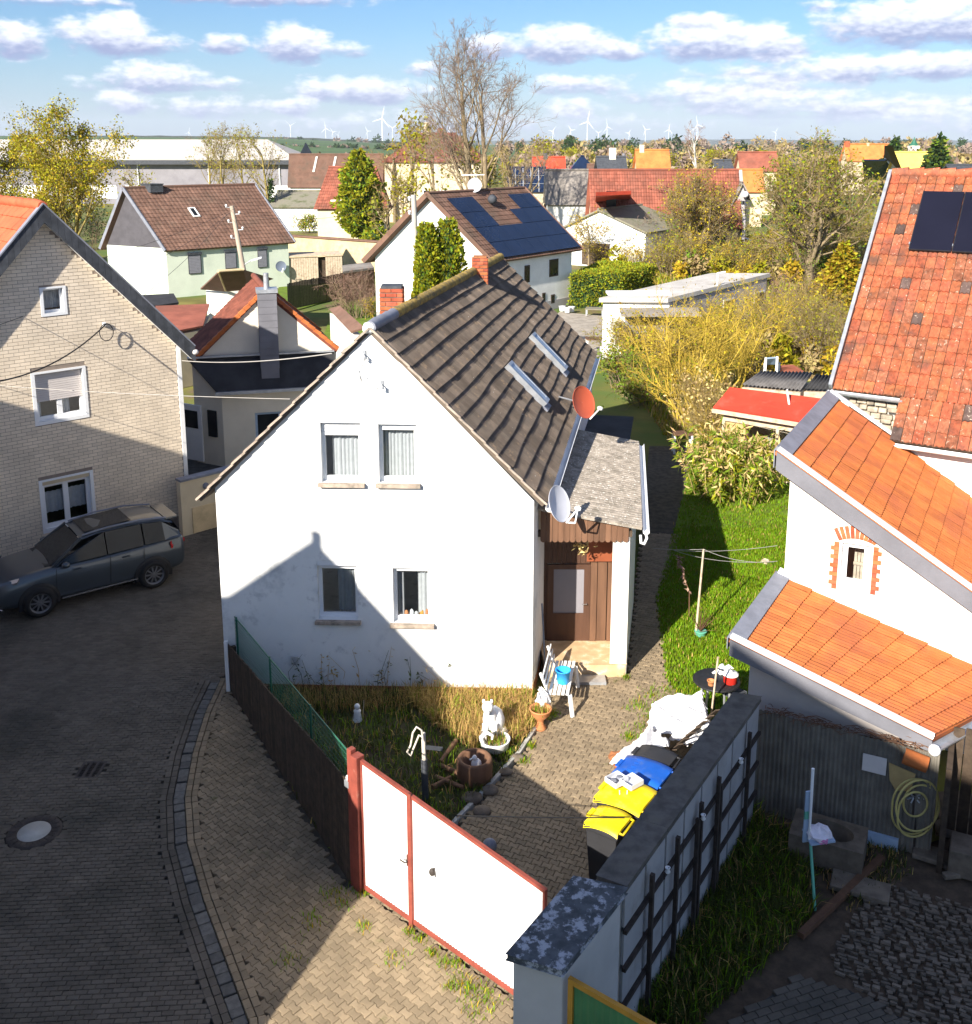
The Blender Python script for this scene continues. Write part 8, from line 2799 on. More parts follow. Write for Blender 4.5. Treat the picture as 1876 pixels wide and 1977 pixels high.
 block('dull_red_house','distant house with a dull red roof above the orange barn','house',1432,1500,300,332,8.9,6.2,9,'cream','roof_far_red',wins=3)
 block('half_timbered_house','distant white gable with dark timbers above the long red barn','house',1386,1412,318,332,8.2,7.0,6,'plaster_plain','anth',wins=2)
 t,g=block('orange_solar_house','distant orange roofed house with a navy solar slope right of the ivy tree','house',1636,1722,281,312,10.0,6.6,9,'cream','roof_far_orange',chim=((.06,.9,.6,'brick_red'),(.5,.5,.3,'sandstone')))
 c=[P(1664,310,z=7.6),P(1716,310,z=7.6),P(1726,346,z=4.2),P(1668,348,z=4.2)]
 MB().prism(c,UP*.2).build('solar_slope',M['solar'],t)
 MB().prism([P(1722,281,z=10.2),P(1742,330,z=6.0),P(1712,312,z=6.0)],(0,2,0)).build('gable',M['wood_dark'],t)
 MB().bar(P(1710,305,z=8.0),P(1738,338,z=5.4),.5,.2).build('barge_board',M['plaster_plain'],t)
 block('yellow_roof_barn','distant barn with a pale yellow roof by the dark conifer','barn',1736,1810,299,334,8.9,6.0,9,'cream','yellow_roof')
 block('black_roof_shed','distant black roofed shed at the right edge behind the dark conifer','shed',1842,1900,322,336,7.4,6.4,8,'cream','anth')
 block('field_farm','distant farmhouse roof with bright orange hip on the field edge behind the hall','house',322,408,262,277,13.6,10.8,10,'brick_red','roof_far_red',chim=((.12,.9,1.2,'cream'),(.62,.9,1.0,'cream')))
 # church with a green spire
 p=P(1762,300,Y=420);zt=P(1762,264,Y=420).z
 t=thing('church_tower','distant pale church tower with a thin green spire','church tower',(p.x,420,0))
 zb_=P(1762,281,Y=420).z
 MB().box((p.x,420,zb_ / 2),(3.6,3.6,zb_)).build('tower',M['cream_pale'],t)
 MB().lathe([(2.0,zb_),(1.1,zb_+1.2),(.4,zb_+2.5),(.1,zt)],(p.x,420,0),8,smooth=False).build('spire',M['mesh_green'],t)
 for k in (-1,1):MB().box((p.x+k*.8,418.18,zb_*.8),(.7,.06,1.4)).build('window',M['dark_glass'],t)
 # flat roofed building
 zf=2.75
 c=[P(1181,572,z=zf),P(1300,545,z=zf),P(1478,535,z=zf),P(1250,603,z=zf)]
 f0,f1=P(1164,584,z=zf),P(1292,584,z=zf)
 t=thing('flat_roof_building','long flat roofed white and grey building behind the golden bushes','building',xy(f0))
 far_r=P(1480,537,z=zf+.1);far_l=far_r+(f0 - f1)
 b=[f0,f1,far_r,far_l]
 m_=MB()
 wall_face(m_,xy(f0),xy(f1 - f0).normalized(),Vector((0,-1,0)),[(0,zf),(xy(f1 - f0).length,zf)],z0=-.1)
 sd=xy(far_r - f1);sn=Vector((sd.y,-sd.x,0)).normalized()
 wall_face(m_,xy(f1),sd.normalized(),sn,[(0,zf),(sd.length,zf+.1)],z0=-.1,m=1)
 wall_face(m_,xy(f0),sd.normalized(),-sn,[(0,zf),(sd.length,zf+.1)],z0=-.1)
 m_.build('wall',[M['plaster_plain'],M['grey_wall']],t)
 MB().prism([p+UP*.05+(p - sum(b,Vector()) / 4).normalized()*.3 for p in b],UP*.22).build('roof',M['flat_roof'],t)
 MB().obox(f0+Vector((.3,.6,.28)),(3.2,0,0),(0,1.0,0),(0,0,.1)).build('roof_plank',M['plaster_plain'],t)
 MB().obox(f0+Vector((.8,-.95,-.55)),(3.9,0,0),(0,.95,.25),(0,0,.06)).build('canopy',M['roof_grey_eternit'],t)
 MB().obox(f0+Vector((1.1,-.04,-2.4)),(2.2,0,0),(0,.03,0),(0,0,1.6)).build('garage_door',M['hall_wall'],t)
 win_strip(t,xy(f1),sd.normalized(),sn,[sd.length*.52,sd.length*.86],.9,2.2,1.3)
 MB().tube([f1+sd*.45+Vector((0,0,.1)),f1+sd*.45+Vector((0,0,1.0)),f1+sd*.45+Vector((.4,0,1.05))],.05,8).build('vent_pipe',M['pvc'],t)
 # paved yard in front of it with bench, table, white tubs
 YD=[P(x,y,0) for x,y in ((1080,600),(1165,608),(1160,690),(1040,640))]
 sheet('yard_paving',[(p.x,p.y) for p in YD],-.05,'gravel')
 def simple_table(name,label,cat,x0,y0,x1,y1,h,m_top,m_leg,d=.5):
  a_,b_=P(x0,y0,z=h),P(x1,y1,z=h)
  t_=thing(name,label,cat,xy(a_))
  u_=b_ - a_;bk_=Vector((-u_.y,u_.x,0)).normalized()*d
  MB().obox(a_ - UP*.05,u_,bk_,UP*.05).build('top',M[m_top],t_)
  for f in (.04,.92):
   for g_ in (.05,.85):
    MB().obox(xy(a_)+xy(u_)*f+bk_*g_,u_.normalized()*.06,bk_.normalized()*.06,UP*(h - .05)).build('leg',M[m_leg],t_)
 simple_table('garden_bench','grey green garden bench in the sunny yard beside the flat roofed building','bench',1129,596,1164,597,.45,'roof_moss','zinc',.9)
 simple_table('white_leg_table','low table with white legs in the yard beyond the white house roof','table',1132,655,1164,655,.75,'wood_brown','white_paint',.8)
 simple_table('white_leg_bench','small bench with white legs in the shade before the greenhouse','bench',1300,838,1338,838,.72,'wood_brown','white_paint',.45)
 for k,(x,y) in enumerate(((1085,600),(1095,603),(1103,601))):
  p=P(x,y,.0)
  tag(MB().lathe([(.16,0),(.22,.3),(.24,.32),(.2,.3),(.0001,.28)],p,14).build('white_tub',M['white_paint']),'small white planting tub by the solar panel house','tub','white tubs in the sunny yard')
far_buildings()

def greenhouse():
 # red roofed greenhouse shed behind the bamboo
 z0,z1=2.15,2.65
 a,b=P(1376,786,z=z0),P(1600,822,z=z0)
 c,d=P(1612,772,z=z1),P(1409,747,z=z1)
 t=thing('greenhouse_shed','glazed wooden garden shed with a flat scarlet roof behind the bamboo bush','shed',xy(a))
 m_=MB();slab(m_,[d,c,b,a],.05)
 ro=m_.build('roof',M['red_sheet'],t)
 u=xy(b - a).normalized();n=Vector((u.y,-u.x,0))
 MB().obox(a - UP*.16+n*.03,b - a,n*.05,UP*.13).build('fascia',M['wood_pale'],ro)
 o=xy(a) - n*.30+u*.25
 L=xy(b - a).length - .3
 MB().obox(o+UP*1.72,u*L,n*.10,UP*.16).build('top_rail',M['wood_pale'],t)
 for k,f in enumerate((0,.23,.52,.78,.98)):
  MB().obox(o+u*(L*f),u*.10,n*.09,UP*1.72).build('post',M['wood_pale' if k % 2==0 else 'wood_brown'],t)
 MB().obox(o+u*.1 - n*.02,u*(L - .2),n*.05,UP*.55).build('sill_wall',M['cream'],t)
 for f0,f1,mm in ((.02,.23,'yellow_ochre'),(.26,.52,'glass'),(.55,.78,'glass'),(.81,.97,'glass')):
  MB().obox(o+u*(L*f0+.03)+UP*.56,u*(L*(f1 - f0) - .02),n*.012,UP*1.15).build('pane',M[mm],t)
 MB().obox(o - n*1.6,u*L,n*.06,UP*2.2).build('back_wall',M['cream_pale'],t)
 MB().obox(o - n*1.6,n*1.6,u*.05,UP*1.9).build('side_wall',M['wood_pale'],t)
 for k in range(4):
  p=o+u*(L*(.3+.16*k)) - n*.6
  MB().blob(p+UP*.95,(.22,.2,.3),8,0,.2,k).build('plant',M['leaf_olive'],t)
 p=P(1519,752,z=2.9);q=P(1526,800,z=2.1)
 tag(MB().tube([p,q,Vector((q.x,q.y - .1,0))],.035,8).build('white_post',M['white_paint']),'thin white post standing in front of the scarlet roof','post')
 # corrugated roofs behind
 def corr(name,label,quad,m,nw,cat='shed',wall='wood_pale',hwall=2.3):
  q=[P(x,y,z=z) for x,y,z in quad]
  t_=thing(name,label,cat,xy(q[3]))
  mb=MB();vs,fs=[],[]
  k=nw*4
  nn=(q[1] - q[0]).cross(q[3] - q[0]).normalized();nn=nn if nn.z>0 else -nn
  for i in range(k+1):
   f=i / k;h=.035*math.sin(i*math.pi / 2)
   vs+=[q[0].lerp(q[1],f)+nn*h,q[3].lerp(q[2],f)+nn*h]
   if i:fs.append((2*i - 2,2*i - 1,2*i+1,2*i))
  mb.mesh(vs,fs,0,True)
  o_=mb.build('roof',M[m],t_)
  s_=o_.modifiers.new('thickness','SOLIDIFY');s_.thickness=.012
  MB().prism([Vector((p.x,p.y,-.1)) for p in q],UP*(min(p.z for p in q) - .0)).build('wall',M[wall],t_)
 corr('corrugated_shed','shed with a grey corrugated roof directly behind the scarlet roof',[(1468,716,3.0),(1570,718,3.0),(1545,752,2.75),(1432,742,2.75)],'corr_grey',15)
 corr('corrugated_shed','small dark shiny corrugated roof between the grey one and the red barn',[(1575,722,3.0),(1620,724,3.0),(1606,752,2.7),(1552,750,2.7)],'bitumen',7)
 q=[P(1478,690,z=2.9),P(1500,688,z=2.9),P(1504,700,z=2.6),P(1476,701,z=2.6)]
 t=thing('tin_roof','small shelter with a blue grey tin roof behind the corrugated sheds','shelter',xy(q[0]))
 MB().prism(q,-UP*.06).build('roof',M['blue_grey'],t)
 for p in q:MB().bar(Vector((p.x,p.y,0)),p,.07,.07).build('post',M['white_paint'],t)
 q=[P(1504,705,z=2.5),P(1530,703,z=2.5),P(1552,716,z=2.2),P(1500,718,z=2.2)]
 t=thing('red_hut','small hut with a dull red roof behind the grey corrugated shed','hut',xy(q[0]))
 MB().prism(q,-UP*.08).build('roof',M['roof_far_red'],t);MB().prism([Vector((p.x,p.y,-.1)) for p in q],UP*2.2).build('wall',M['plaster_plain'],t)
 # grey side building behind the porch
 a,b=P(1147,690,z=3.3),P(1150,830,z=2.0)
 t=thing('side_shed','dark side shed with a grey window wall behind the porch','shed',(3.6,24.0,0))
 o=Vector((2.45,23.2,0));ax=Vector((.183,.983,0));s=Vector((.983,-.183,0))
 MB().obox(o - s*.6,ax*7.4,s*1.25,UP*2.2).build('wall',M['slate'],t)
 MB().obox(o - s*.7+UP*2.2,ax*7.5,s*1.42,UP*.07).build('roof',M['bitumen'],t)
 for k in range(3):
  f=MB().obox(o+s*.655+ax*(.4+k*1.3)+UP*.9,ax*1.0,s*.03,UP*1.1).build('window',M['wood_pale'],t)
  MB().obox(o - s*.603+ax*.0 - ax*.03+s*(.15+.45*k)+UP*.9,s*.35,-ax*.02,UP*1.2).build('front_pane',M['hall_wall'],t)
greenhouse()
car('silver_car','small silver car parked on the lane beyond the flat roofed building',(*P(1437,488,0)[:2],0),(.9,-.42),'car_silver',False,False)
LN=[P(x,y,0) for x,y in ((1290,512),(1400,497),(1470,487),(1560,470),(1640,462),(1640,470),(1480,492),(1300,524))]
sheet('lane',[(p.x,p.y) for p in LN],-.05,'gravel')
FB=[P(x,y,0) for x,y in ((1380,548),(1580,545),(1600,570),(1570,582),(1460,580))]
sheet('vegetable_bed',[(p.x,p.y) for p in FB],-.05,'soil_dry')
# ------------------------------------------------------------------ wind turbines
def turbines():
 t0=thing('wind_turbine','distant white wind turbine','wind turbine',(0,0,0),'wind turbines on the horizon')
 H=120.0;R=55.0
 MB().lathe([(2.6,-60),(2.2,0),(1.5,H)],(0,0,0),8).build('tower',M['white_gloss'],t0)
 MB().box((0,1,H+1),(4,9,4.4)).build('nacelle',M['white_gloss'],t0)
 rotor=MB().lathe([(.1,-3),(1.8,-1.5),(2.2,1)],(0,-4.5,H+1),10,axis=(0,-1,0)).build('hub',M['white_gloss'],t0)
 for k in range(3):
  a=k*2*math.pi / 3+.3
  d=Vector((math.sin(a),0,math.cos(a)));s=Vector((math.cos(a),0,-math.sin(a)))
  c=Vector((0,-5,H+1))
  MB().prism([c+d*1 - s*1.4,c+d*10 - s*2.8,c+d*R,c+d*R+s*.5,c+d*10+s*1.4,c+d*1+s*1.4],(0,.8,0)).build('blade',M['white_gloss'],rotor)
 spots=[(364,253,275,.85,.5),(560,238,275,1.0,.7),(628,244,275,.8,0),(652,257,275,.5,.9),(709,250,275,.7,.2),(737,222,276,1.35,0.05),(757,243,276,1.0,.1),(868,246,276,.9,.4),(1067,250,276,.8,.3),
    (1102,248,276,.9,.15),(1134,229,276,1.3,.55),(1155,254,276,.75,.1),(1172,241,276,1.1,1.0),(1214,254,276,.7,.3),(1246,247,276,1.0,.1),(1291,247,276,.95,.0),(1332,251,276,.8,.6),(1346,236,276,1.2,.8),(1497,252,276,1.0,.75),(642,252,275,.6,.3)]
 names=['leftmost wind turbine, just above the orange farm roof','wind turbine above the right end of the pale hall','slim wind turbine between hall and manor','smallest wind turbine left of the manor','short wind turbine left of the tallest one','tallest wind turbine left of the bare tree','wind turbine close right of the tallest one','wind turbine seen through the bare tree branches','wind turbine just right of the bare tree crown',
    'second wind turbine right of the bare tree','tall wind turbine with broad blades right of the bare tree','short wind turbine beside the tall broad one','wind turbine with a blade pointing right','small wind turbine left of the middle of the right row','wind turbine above the long red barn left end','wind turbine above the middle of the long red barn','wind turbine before the round bare crown','tall wind turbine behind the round bare crown','rightmost wind turbine above the ivy tree','faint small wind turbine in the left group']
 for i,(x,yh,yb,s,a) in enumerate(spots):
  hz=max(8.0,yb - yh)
  d=2020.0*121*1.0 / hz
  d=min(d,9000)
  p=P(x,yh,Y=d)
  o=t0 if i==0 else copy_tree(t0)
  sc_=.9*(p.z+10) / 121.0 if p.z>20 else .5
  o.location=(p.x,d,-10.0)
  o.scale=(sc_*.8,sc_*.8,sc_)
  o.rotation_euler=(0,0,-math.atan2(p.x,d)+(.5 if a>.6 else .1))
  o['label']=names[i]
  for ch in o.children:
   if ch.name.startswith('hub'):
    ch.rotation_euler=(0,0,0)
 # vary the rotors
 for i,o in enumerate([q for q in bpy.data.objects if q.name.startswith('wind_turbine')]):
  for ch in o.children:
   if ch.name.startswith('hub'):
    m=Matrix.Translation((0,-4.5,H+1)) @ Matrix.Rotation(i*.83,4,'Y') @ Matrix.Translation((0,4.5,-H - 1))
    ch.matrix_parent_inverse=m
turbines()

# ------------------------------------------------------------------ trees and bushes
G_BARE=[dict(seg=7,wob=.05,up=.02,taper=.42),dict(n=13,len=.62,ang=(.35,.85),t0=.30,r=.42,seg=6,wob=.14,up=.10),dict(n=7,len=.55,ang=(.35,.9),t0=.25,r=.45,seg=5,wob=.18,up=.06),
    dict(n=7,len=.55,ang=(.3,.9),t0=.2,r=.55,seg=3,wob=.2,up=.04,rmin=.016),dict(n=6,len=.62,ang=(.3,.9),t0=.15,r=.7,seg=2,wob=.22,up=.03,rmin=.013)]

def tree_at(name,label,x,y,Y=None,group=None,cat='tree'):
 p=P(x,y,z=0) if Y is None else Vector((P(x,y,Y=Y).x,Y,0))
 return thing(name,label,cat,(p.x,p.y,-.1),group)

def H_of(px_top,x,root):
 return P(x,px_top,Y=root.location.y).z

def plant_trees():
 # tall bare tree, two stems
 Yt=100.0
 t=thing('bare_tree','tallest tree, bare and grey, with two stems forking above the solar house','tree',(P(918,300,Y=Yt).x,Yt,-.1))
 h=P(918,98,Y=Yt).z
 make_tree(t,11,[((-.3,0,0),(-.10,0,1),h*.80,.34),((.4,0,0),(.16,.05,1),h*.80,.32)],G_BARE,'bark','twig_grey',3,sides=(8,6,4,3,3))
 # willow like tree at the left and its neighbour
 Yw=80.0
 t=thing('willow_tree','big yellow green budding tree in front of the pale hall','tree',(P(118,440,Y=Yw).x,Yw,-.1))
 h=P(118,172,Y=Yw).z
 gw=[dict(seg=6,wob=.06,up=.02,taper=.4),dict(n=10,len=.72,ang=(.3,.75),t0=.18,r=.5,seg=6,wob=.13,up=.10),dict(n=7,len=.55,ang=(.35,.9),t0=.2,r=.45,seg=5,wob=.2,up=.05),dict(n=6,len=.5,ang=(.3,1.0),t0=.15,r=.5,seg=4,wob=.2,up=.02),dict(n=4,len=.55,ang=(.3,.9),t0=.2,r=.5,seg=3,wob=.2,up=-.02)]
 make_tree(t,21,[((0,0,0),(-.06,0,1),h*.62,.30),((.4,.2,0),(.14,.1,1),h*.58,.26),((-.3,.3,0),(-.3,.1,1),h*.52,.22)],gw,'bark_olive','twig_tan',3,'leaf_olive',15000,.19,spread=.22,leafm2='leaf_gold',leaf2=.4)
 Yw2=84.0
 t=thing('willow_tree','yellow green budding tree cut by the left edge of the view','tree',(P(-25,440,Y=Yw2).x,Yw2,-.1))
 h=P(0,215,Y=Yw2).z
 make_tree(t,22,[((0,0,0),(.12,0,1),h*.6,.26)],gw,'bark_olive','twig_tan',3,'leaf_olive',8000,.20,spread=.24,leafm2='leaf_gold',leaf2=.4)
 # undergrowth between the brick roof and the green house
 bgen=[dict(seg=4,wob=.14,up=.05,taper=.4),dict(n=7,len=.6,ang=(.3,.9),t0=.15,r=.6,seg=4,wob=.2,up=.05),dict(n=7,len=.55,ang=(.3,1.0),t0=.15,r=.7,seg=3,wob=.22,up=.03),dict(n=5,len=.55,ang=(.3,1.0),t0=.2,r=.6,seg=1,wob=.2,up=0.0)]
 def bush(name,label,x,y,r,h,seed,bark='bark',twig='twig_tan',leaf=None,ln=0,ls=.1,stems=14,Y=None,group=None,cat='bush',lm2=None,l2=0,tilt=.8,spread=.15,r0=.028,sidesb=(5,4,3,3)):
  t_=tree_at(name,label,x,y,Y,group,cat)
  rg=np.random.default_rng(seed)
  tr=[]
  for k in range(stems):
   a=rg.uniform(0,2*math.pi);q=rg.uniform(0,.35)*r
   til=rg.uniform(.15,tilt)
   tr.append(((q*math.cos(a),q*math.sin(a),0),(math.cos(a)*til,math.sin(a)*til,1),h*rg.uniform(.55,.85),r0*rg.uniform(.7,1.4)))
  make_tree(t_,seed,tr,bgen,bark,twig,2,leaf,ln,ls,sides=sidesb,trunk_name='stems',crown_name='crown',leaf_all=True,spread=spread,leafm2=lm2,leaf2=l2)
  return t_
 bush('bush','dark brown thicket between the brick house roof and the green house',175,480,3,4.5,31,'bark','twig_grey','leaf_dark',1500,.22,16,None)
 bush('bush','brownish thicket at the foot of the budding tree by the brick roof',120,470,3,3.5,33,'bark','twig_tan','leaf_olive',1200,.22,14,None)
 # small bare trees in front of the hall
 gs=G_BARE[:4]
 for k,(x,yt,Y_,s,lab) in enumerate(((432,262,150,41,'bare tree in front of the middle of the pale hall'),(470,250,155,42,'taller bare tree in front of the right part of the pale hall'),(520,246,128,43,'ivy clad bare tree at the right end of the pale hall'),(400,262,160,44,'small bare tree in front of the pale hall wall'),(268,330,110,45,'small dark bare tree between the budding tree and the hall'))):
  t=thing('bare_tree',lab,'tree',(P(x,300,Y=Y_).x,Y_,-.1))
  h=P(x,yt,Y=Y_).z
  make_tree(t,s,[((0,0,0),(random.uniform(-.1,.15),0,1),h*.75,.22)],gs if k else G_BARE,'bark_olive','twig_tan',2,'leaf_olive',500,.25,spread=.3)
  if k==2:
   rg=np.random.default_rng(5);n=900
   z=rg.uniform(.3,h*.5,n);a=rg.uniform(0,6.28,n);r=rg.uniform(.15,.55,n)*(1.1 - z / h)
   v,q=cards(np.stack([np.cos(a)*r,np.sin(a)*r,z],1),np.full(n,.28),5)
   np_mesh('ivy',v,q,[M['leaf_dark']],t,None,False,True).matrix_parent_inverse=Matrix()
 # evergreen at the manor wing
 t=tree_at('evergreen_tree','bright green shaggy evergreen in front of the red manor wing',696,478)
 h=P(696,287,Y=t.location.y).z
 foliage_column(t,[(1.2,.5),(h*.25,1.9),(h*.45,2.1),(h*.7,1.7),(h*.88,1.0),(h,.15)],6500,.42,['leaf_thuja','leaf_green'],3,.6,probs=[.7,.3],upd=.2,trunk=.25,lump=.35)
 t=tree_at('evergreen_bush','low evergreen branches spreading below the shaggy evergreen',725,490)
 foliage_column(t,[(.1,1.2),(.9,1.7),(1.8,1.3),(2.7,.3)],2200,.34,['leaf_thuja','leaf_green'],4,.7,probs=[.6,.4],upd=.3,trunk=.1,lump=.35)
 bush('bush','pinkish brown bare bush beyond the red brick chimney',690,612,2.2,3.1,51,'bark','twig_pink',None,0,.1,22,None,tilt=.75)
 bush('bush','yellowish twiggy bush right of the pinkish bush',728,612,1.2,1.5,52,'bark_yellow','twig_tan','leaf_gold',500,.1,12,None)
 bush('bush','garden shrub with green and orange foliage on the sandstone wall',590,448,1.5,2.2,53,'bark','twig_tan','leaf_green',900,.2,10,None,lm2='leaf_gold',l2=.5)
 # two columnar thujas
 for k,(x,yt,Y_,r,lab) in enumerate(((824,428,44.0,.58,'narrower dark green thuja column beside the concrete pole'),(864,420,44.6,.84,'broader dark green thuja column in front of the solar house'))):
  t=thing('thuja_tree',lab,'tree',(P(x,500,Y=Y_).x,Y_,-.1))
  h=P(x,yt,Y=Y_).z
  foliage_column(t,[(.1,r*.8),(h*.2,r),(h*.6,r*.95),(h*.88,r*.72),(h,.25)],8000,.16,['leaf_thuja','leaf_green'],61+k,.28,probs=[.72,.28],upd=1.4,lump=.14)
 # clipped hedge
 def hedge(name,label,quad,h,seed,mats,probs,n=9000,size=.13):
  q=[P(x,y,0) for x,y in quad]
  q=[Vector((p.x,p.y,0)) for p in q]
  t_=thing(name,label,'hedge',q[0])
  ins=[p+(sum(q,Vector()) / 4 - p).normalized()*.12 for p in q]
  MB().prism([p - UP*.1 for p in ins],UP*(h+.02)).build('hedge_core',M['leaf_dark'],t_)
  rg=np.random.default_rng(seed)
  pts=[];dr=[]
  per=[(q[i],q[(i+1) % 4]) for i in range(4)]
  tot=sum((b - a).length for a,b in per)*h+abs(_area(q))
  c_=sum(q,Vector()) / 4
  for a,b in per:
   m_=int(n*(b - a).length*h / tot)
   f=rg.uniform(0,1,m_);z=rg.uniform(0,h,m_)
   nn_=Vector(((b - a).y,-(b - a).x,0)).normalized()
   if nn_.dot((a+b) / 2 - c_)<0:nn_=-nn_
   off=rg.normal(0,.05,m_)
   pts.append(np.stack([a.x+(b.x - a.x)*f+nn_.x*off,a.y+(b.y - a.y)*f+nn_.y*off,z],1));dr.append(np.tile(np.array(nn_),(m_,1)))
  m_=int(n*abs(_area(q)) / tot)
  s_=scatter([(p.x,p.y) for p in q],m_,seed,h);s_[:,2]+=rg.normal(0,.04,m_)
  pts.append(s_);dr.append(np.tile([0,0,1.],(m_,1)))
  pts=np.concatenate(pts);dr=np.concatenate(dr)
  v,qd=cards(pts,np.full(len(pts),size),seed,dirs=dr*.8)
  np_mesh('hedge_leaves',v,qd,[M[m_] for m_ in mats],t_,rg.choice(len(mats),len(pts),p=probs),False,True)
 hedge('clipped_hedge','tall clipped green hedge between the solar house and the flat roofed building',((1100,592),(1196,590),(1264,568),(1160,560)),2.1,71,['leaf_thuja','leaf_green'],[.7,.3],12000,.15)
 # golden lichen covered bushes by the greenhouse
 bush('golden_bush','sprawling golden lichen covered shrub above the dark alley',1330,812,2.6,5.2,81,'bark_yellow','bark_yellow','leaf_gold',900,.10,15,None,tilt=.85,r0=.05,lm2='leaf_olive',l2=.5)
 bush('golden_bush','golden lichen covered shrub right of the sprawling one, over the scarlet roof',1425,752,1.6,4.3,82,'bark_yellow','bark_yellow','leaf_gold',900,.10,12,None,tilt=.55,r0=.045,lm2='leaf_olive',l2=.5)
 bush('golden_bush','golden shrub at the white front of the flat roofed building',1262,706,2.0,2.7,83,'bark_yellow','twig_tan','leaf_gold',1000,.11,14,None,tilt=.85,r0=.045,lm2='leaf_olive',l2=.6)
 bush('dry_reeds','clump of upright dry canes beside the greenhouse shed',1362,848,.7,2.4,84,'bark_yellow','twig_tan','leaf_straw',700,.12,34,None,tilt=.25,r0=.02)
 k=0;bp={}
 bush('bush','dark leafy shrub in the shade behind the black shed roof',1205,745,1.6,1.8,88,'bark','twig_tan','leaf_green',1500,.13,14,None)
 bush('bush','low dark shrub between the black shed and the golden shrub',1240,775,1.5,1.5,89,'bark','twig_tan','leaf_green',1200,.13,14,None)
 for (x,y,r,h,mats,n) in ((1335,690,2.4,2.6,('bark_olive','twig_tan','leaf_olive'),1800),(1400,668,2.6,2.8,('bark_olive','twig_tan','leaf_olive'),1800),(1480,676,2.6,3.7,('bark','twig_tan','leaf_olive'),1500),(1560,672,2.8,3.6,('bark','twig_tan','leaf_olive'),1500),(1455,640,2.8,2.6,('bark_olive','twig_tan','leaf_gold'),1500),(1530,630,2.6,3.2,('bark','twig_pink','leaf_olive'),900),(1610,640,2.6,3.4,('bark_olive','twig_tan','leaf_olive'),1500),(1210,690,1.6,2.2,('bark','twig_tan','leaf_green'),1600),(1590,700,2.0,3.2,('bark','twig_tan','leaf_olive'),1000)):
  lab=['olive twiggy bush in front of the grey side of the flat roofed building','olive bush left of the dull red hut','brown twiggy bush behind the tin shelter','brown twiggy bush behind the corrugated sheds','golden olive bush at the right end of the flat roofed building','pinkish twiggy bush before the vegetable bed','olive bush at the foot of the golden conifer','green leafy bush at the far corner of the white house','twiggy bush close to the red barn roof edge'][k]
  if k in (0,2,4,5):o=bush('bush',lab,x,y,r,h,90+k,mats[0],mats[1],mats[2],int(n*.5),.13,18,None,tilt=.8,r0=.03);bp[k]=(o,h)
  else:
   src,h0=bp[{1:0,3:2,6:4,7:0,8:2}[k]]
   o=copy_tree(src);p=P(x,y,0);o.location=(p.x,p.y,-.1);o.scale=(h / h0*random.uniform(.95,1.1),h / h0,h / h0*random.uniform(.92,1.06));o.rotation_euler.z=1.3+k;o['label']=lab
  k+=1
 # hedgerow scrub in the middle ground
 labs=['tan scrub bush in the rough meadow between the white hall and the ivy tree','golden budding scrub bush in the rough meadow behind the flat roofed building','green leaved scrub bush in the rough meadow behind the flat roofed building']
 proto=None
 spots=[(1290,530,1.0),(1340,522,1.1),(1390,520,.9),(1440,518,1.0),(1500,522,1.1),(1270,508,1.2),(1320,500,1.1),(1230,522,.9),(1365,500,1.3),(1480,505,.9),(1550,515,1.0),(1590,505,1.2),(1630,500,1.3),(1180,512,1.0),(1150,505,.8),(1650,520,1.2),(1420,535,.8),(1530,540,.8)]
 protos=[]
 for i,(x,y,s) in enumerate(spots):
  if i<3:
   o=bush('scrub_bush',labs[i],x,y,2.2,3.4,120+i,('bark','bark_olive','bark')[i],'twig_tan',('leaf_olive','leaf_gold','leaf_green')[i],700,.18,15,None,tilt=.8,group='scrub bushes in the meadow',r0=.03)
   protos.append(o)
  else:
   o=copy_tree(protos[i % 3]);p=P(x,y,0);o.location=(p.x,p.y,-.1)
  o.scale=(s,s,s*random.uniform(.8,1.1));o.rotation_euler.z=random.uniform(0,6.28)
 # big ivy tree, middle trees
 Yi=P(1560,540,0).y
 t=thing('ivy_tree','big spreading tree with green ivy and bare twigs left of the red barn','tree',(P(1562,500,Y=Yi).x,Yi,-.1))
 h=P(1562,243,Y=Yi).z
 gi=[dict(seg=6,wob=.05,up=.02,taper=.45),dict(n=17,len=.84,ang=(.5,1.35),t0=.12,r=.42,seg=6,wob=.16,up=.09),dict(n=8,len=.5,ang=(.4,1.0),t0=.2,r=.45,seg=5,wob=.2,up=.05),dict(n=7,len=.55,ang=(.3,1.0),t0=.15,r=.6,seg=3,wob=.2,up=.04,rmin=.014),dict(n=6,len=.6,ang=(.3,1.0),t0=.15,r=.75,seg=1,wob=.2,up=.02,rmin=.011)]
 make_tree(t,131,[((0,0,0),(0,0,1),h*.62,.42),((.2,0,.8),(.5,.1,1),h*.5,.26),((-.2,0,.8),(-.5,0,1),h*.5,.26)],gi,'bark','twig_tan',3,'leaf_olive',3000,.22,spread=.3,leafm2='leaf_green',leaf2=.6)
 Ym=P(1330,505,0).y
 t=thing('budding_tree','yellow green budding tree in front of the long red barn','tree',(P(1330,500,Y=Ym).x,Ym,-.1))
 h=P(1330,290,Y=Ym).z
 make_tree(t,132,[((0,0,0),(0,0,1),h*.60,.3),((.4,0,0),(.3,0,1),h*.5,.22)],gi,'bark','twig_tan',3,'leaf_gold',1800,.18,spread=.25,leafm2='leaf_olive',leaf2=.8)
 t=thing('budding_tree','bushy budding tree hiding the right part of the long red barn','tree',(P(1285,505,Y=95).x,95,-.1))
 h=P(1285,400,Y=95).z
 make_tree(t,133,[((0,0,0),(-.1,0,1),h*.7,.2),((.4,0,0),(.3,0,1),h*.6,.2)],gi[:4],'bark','twig_tan',2,'leaf_olive',1000,.2,spread=.25)
 t=tree_at('small_bare_tree','small dark bare tree before the white hall gable',1228,512)
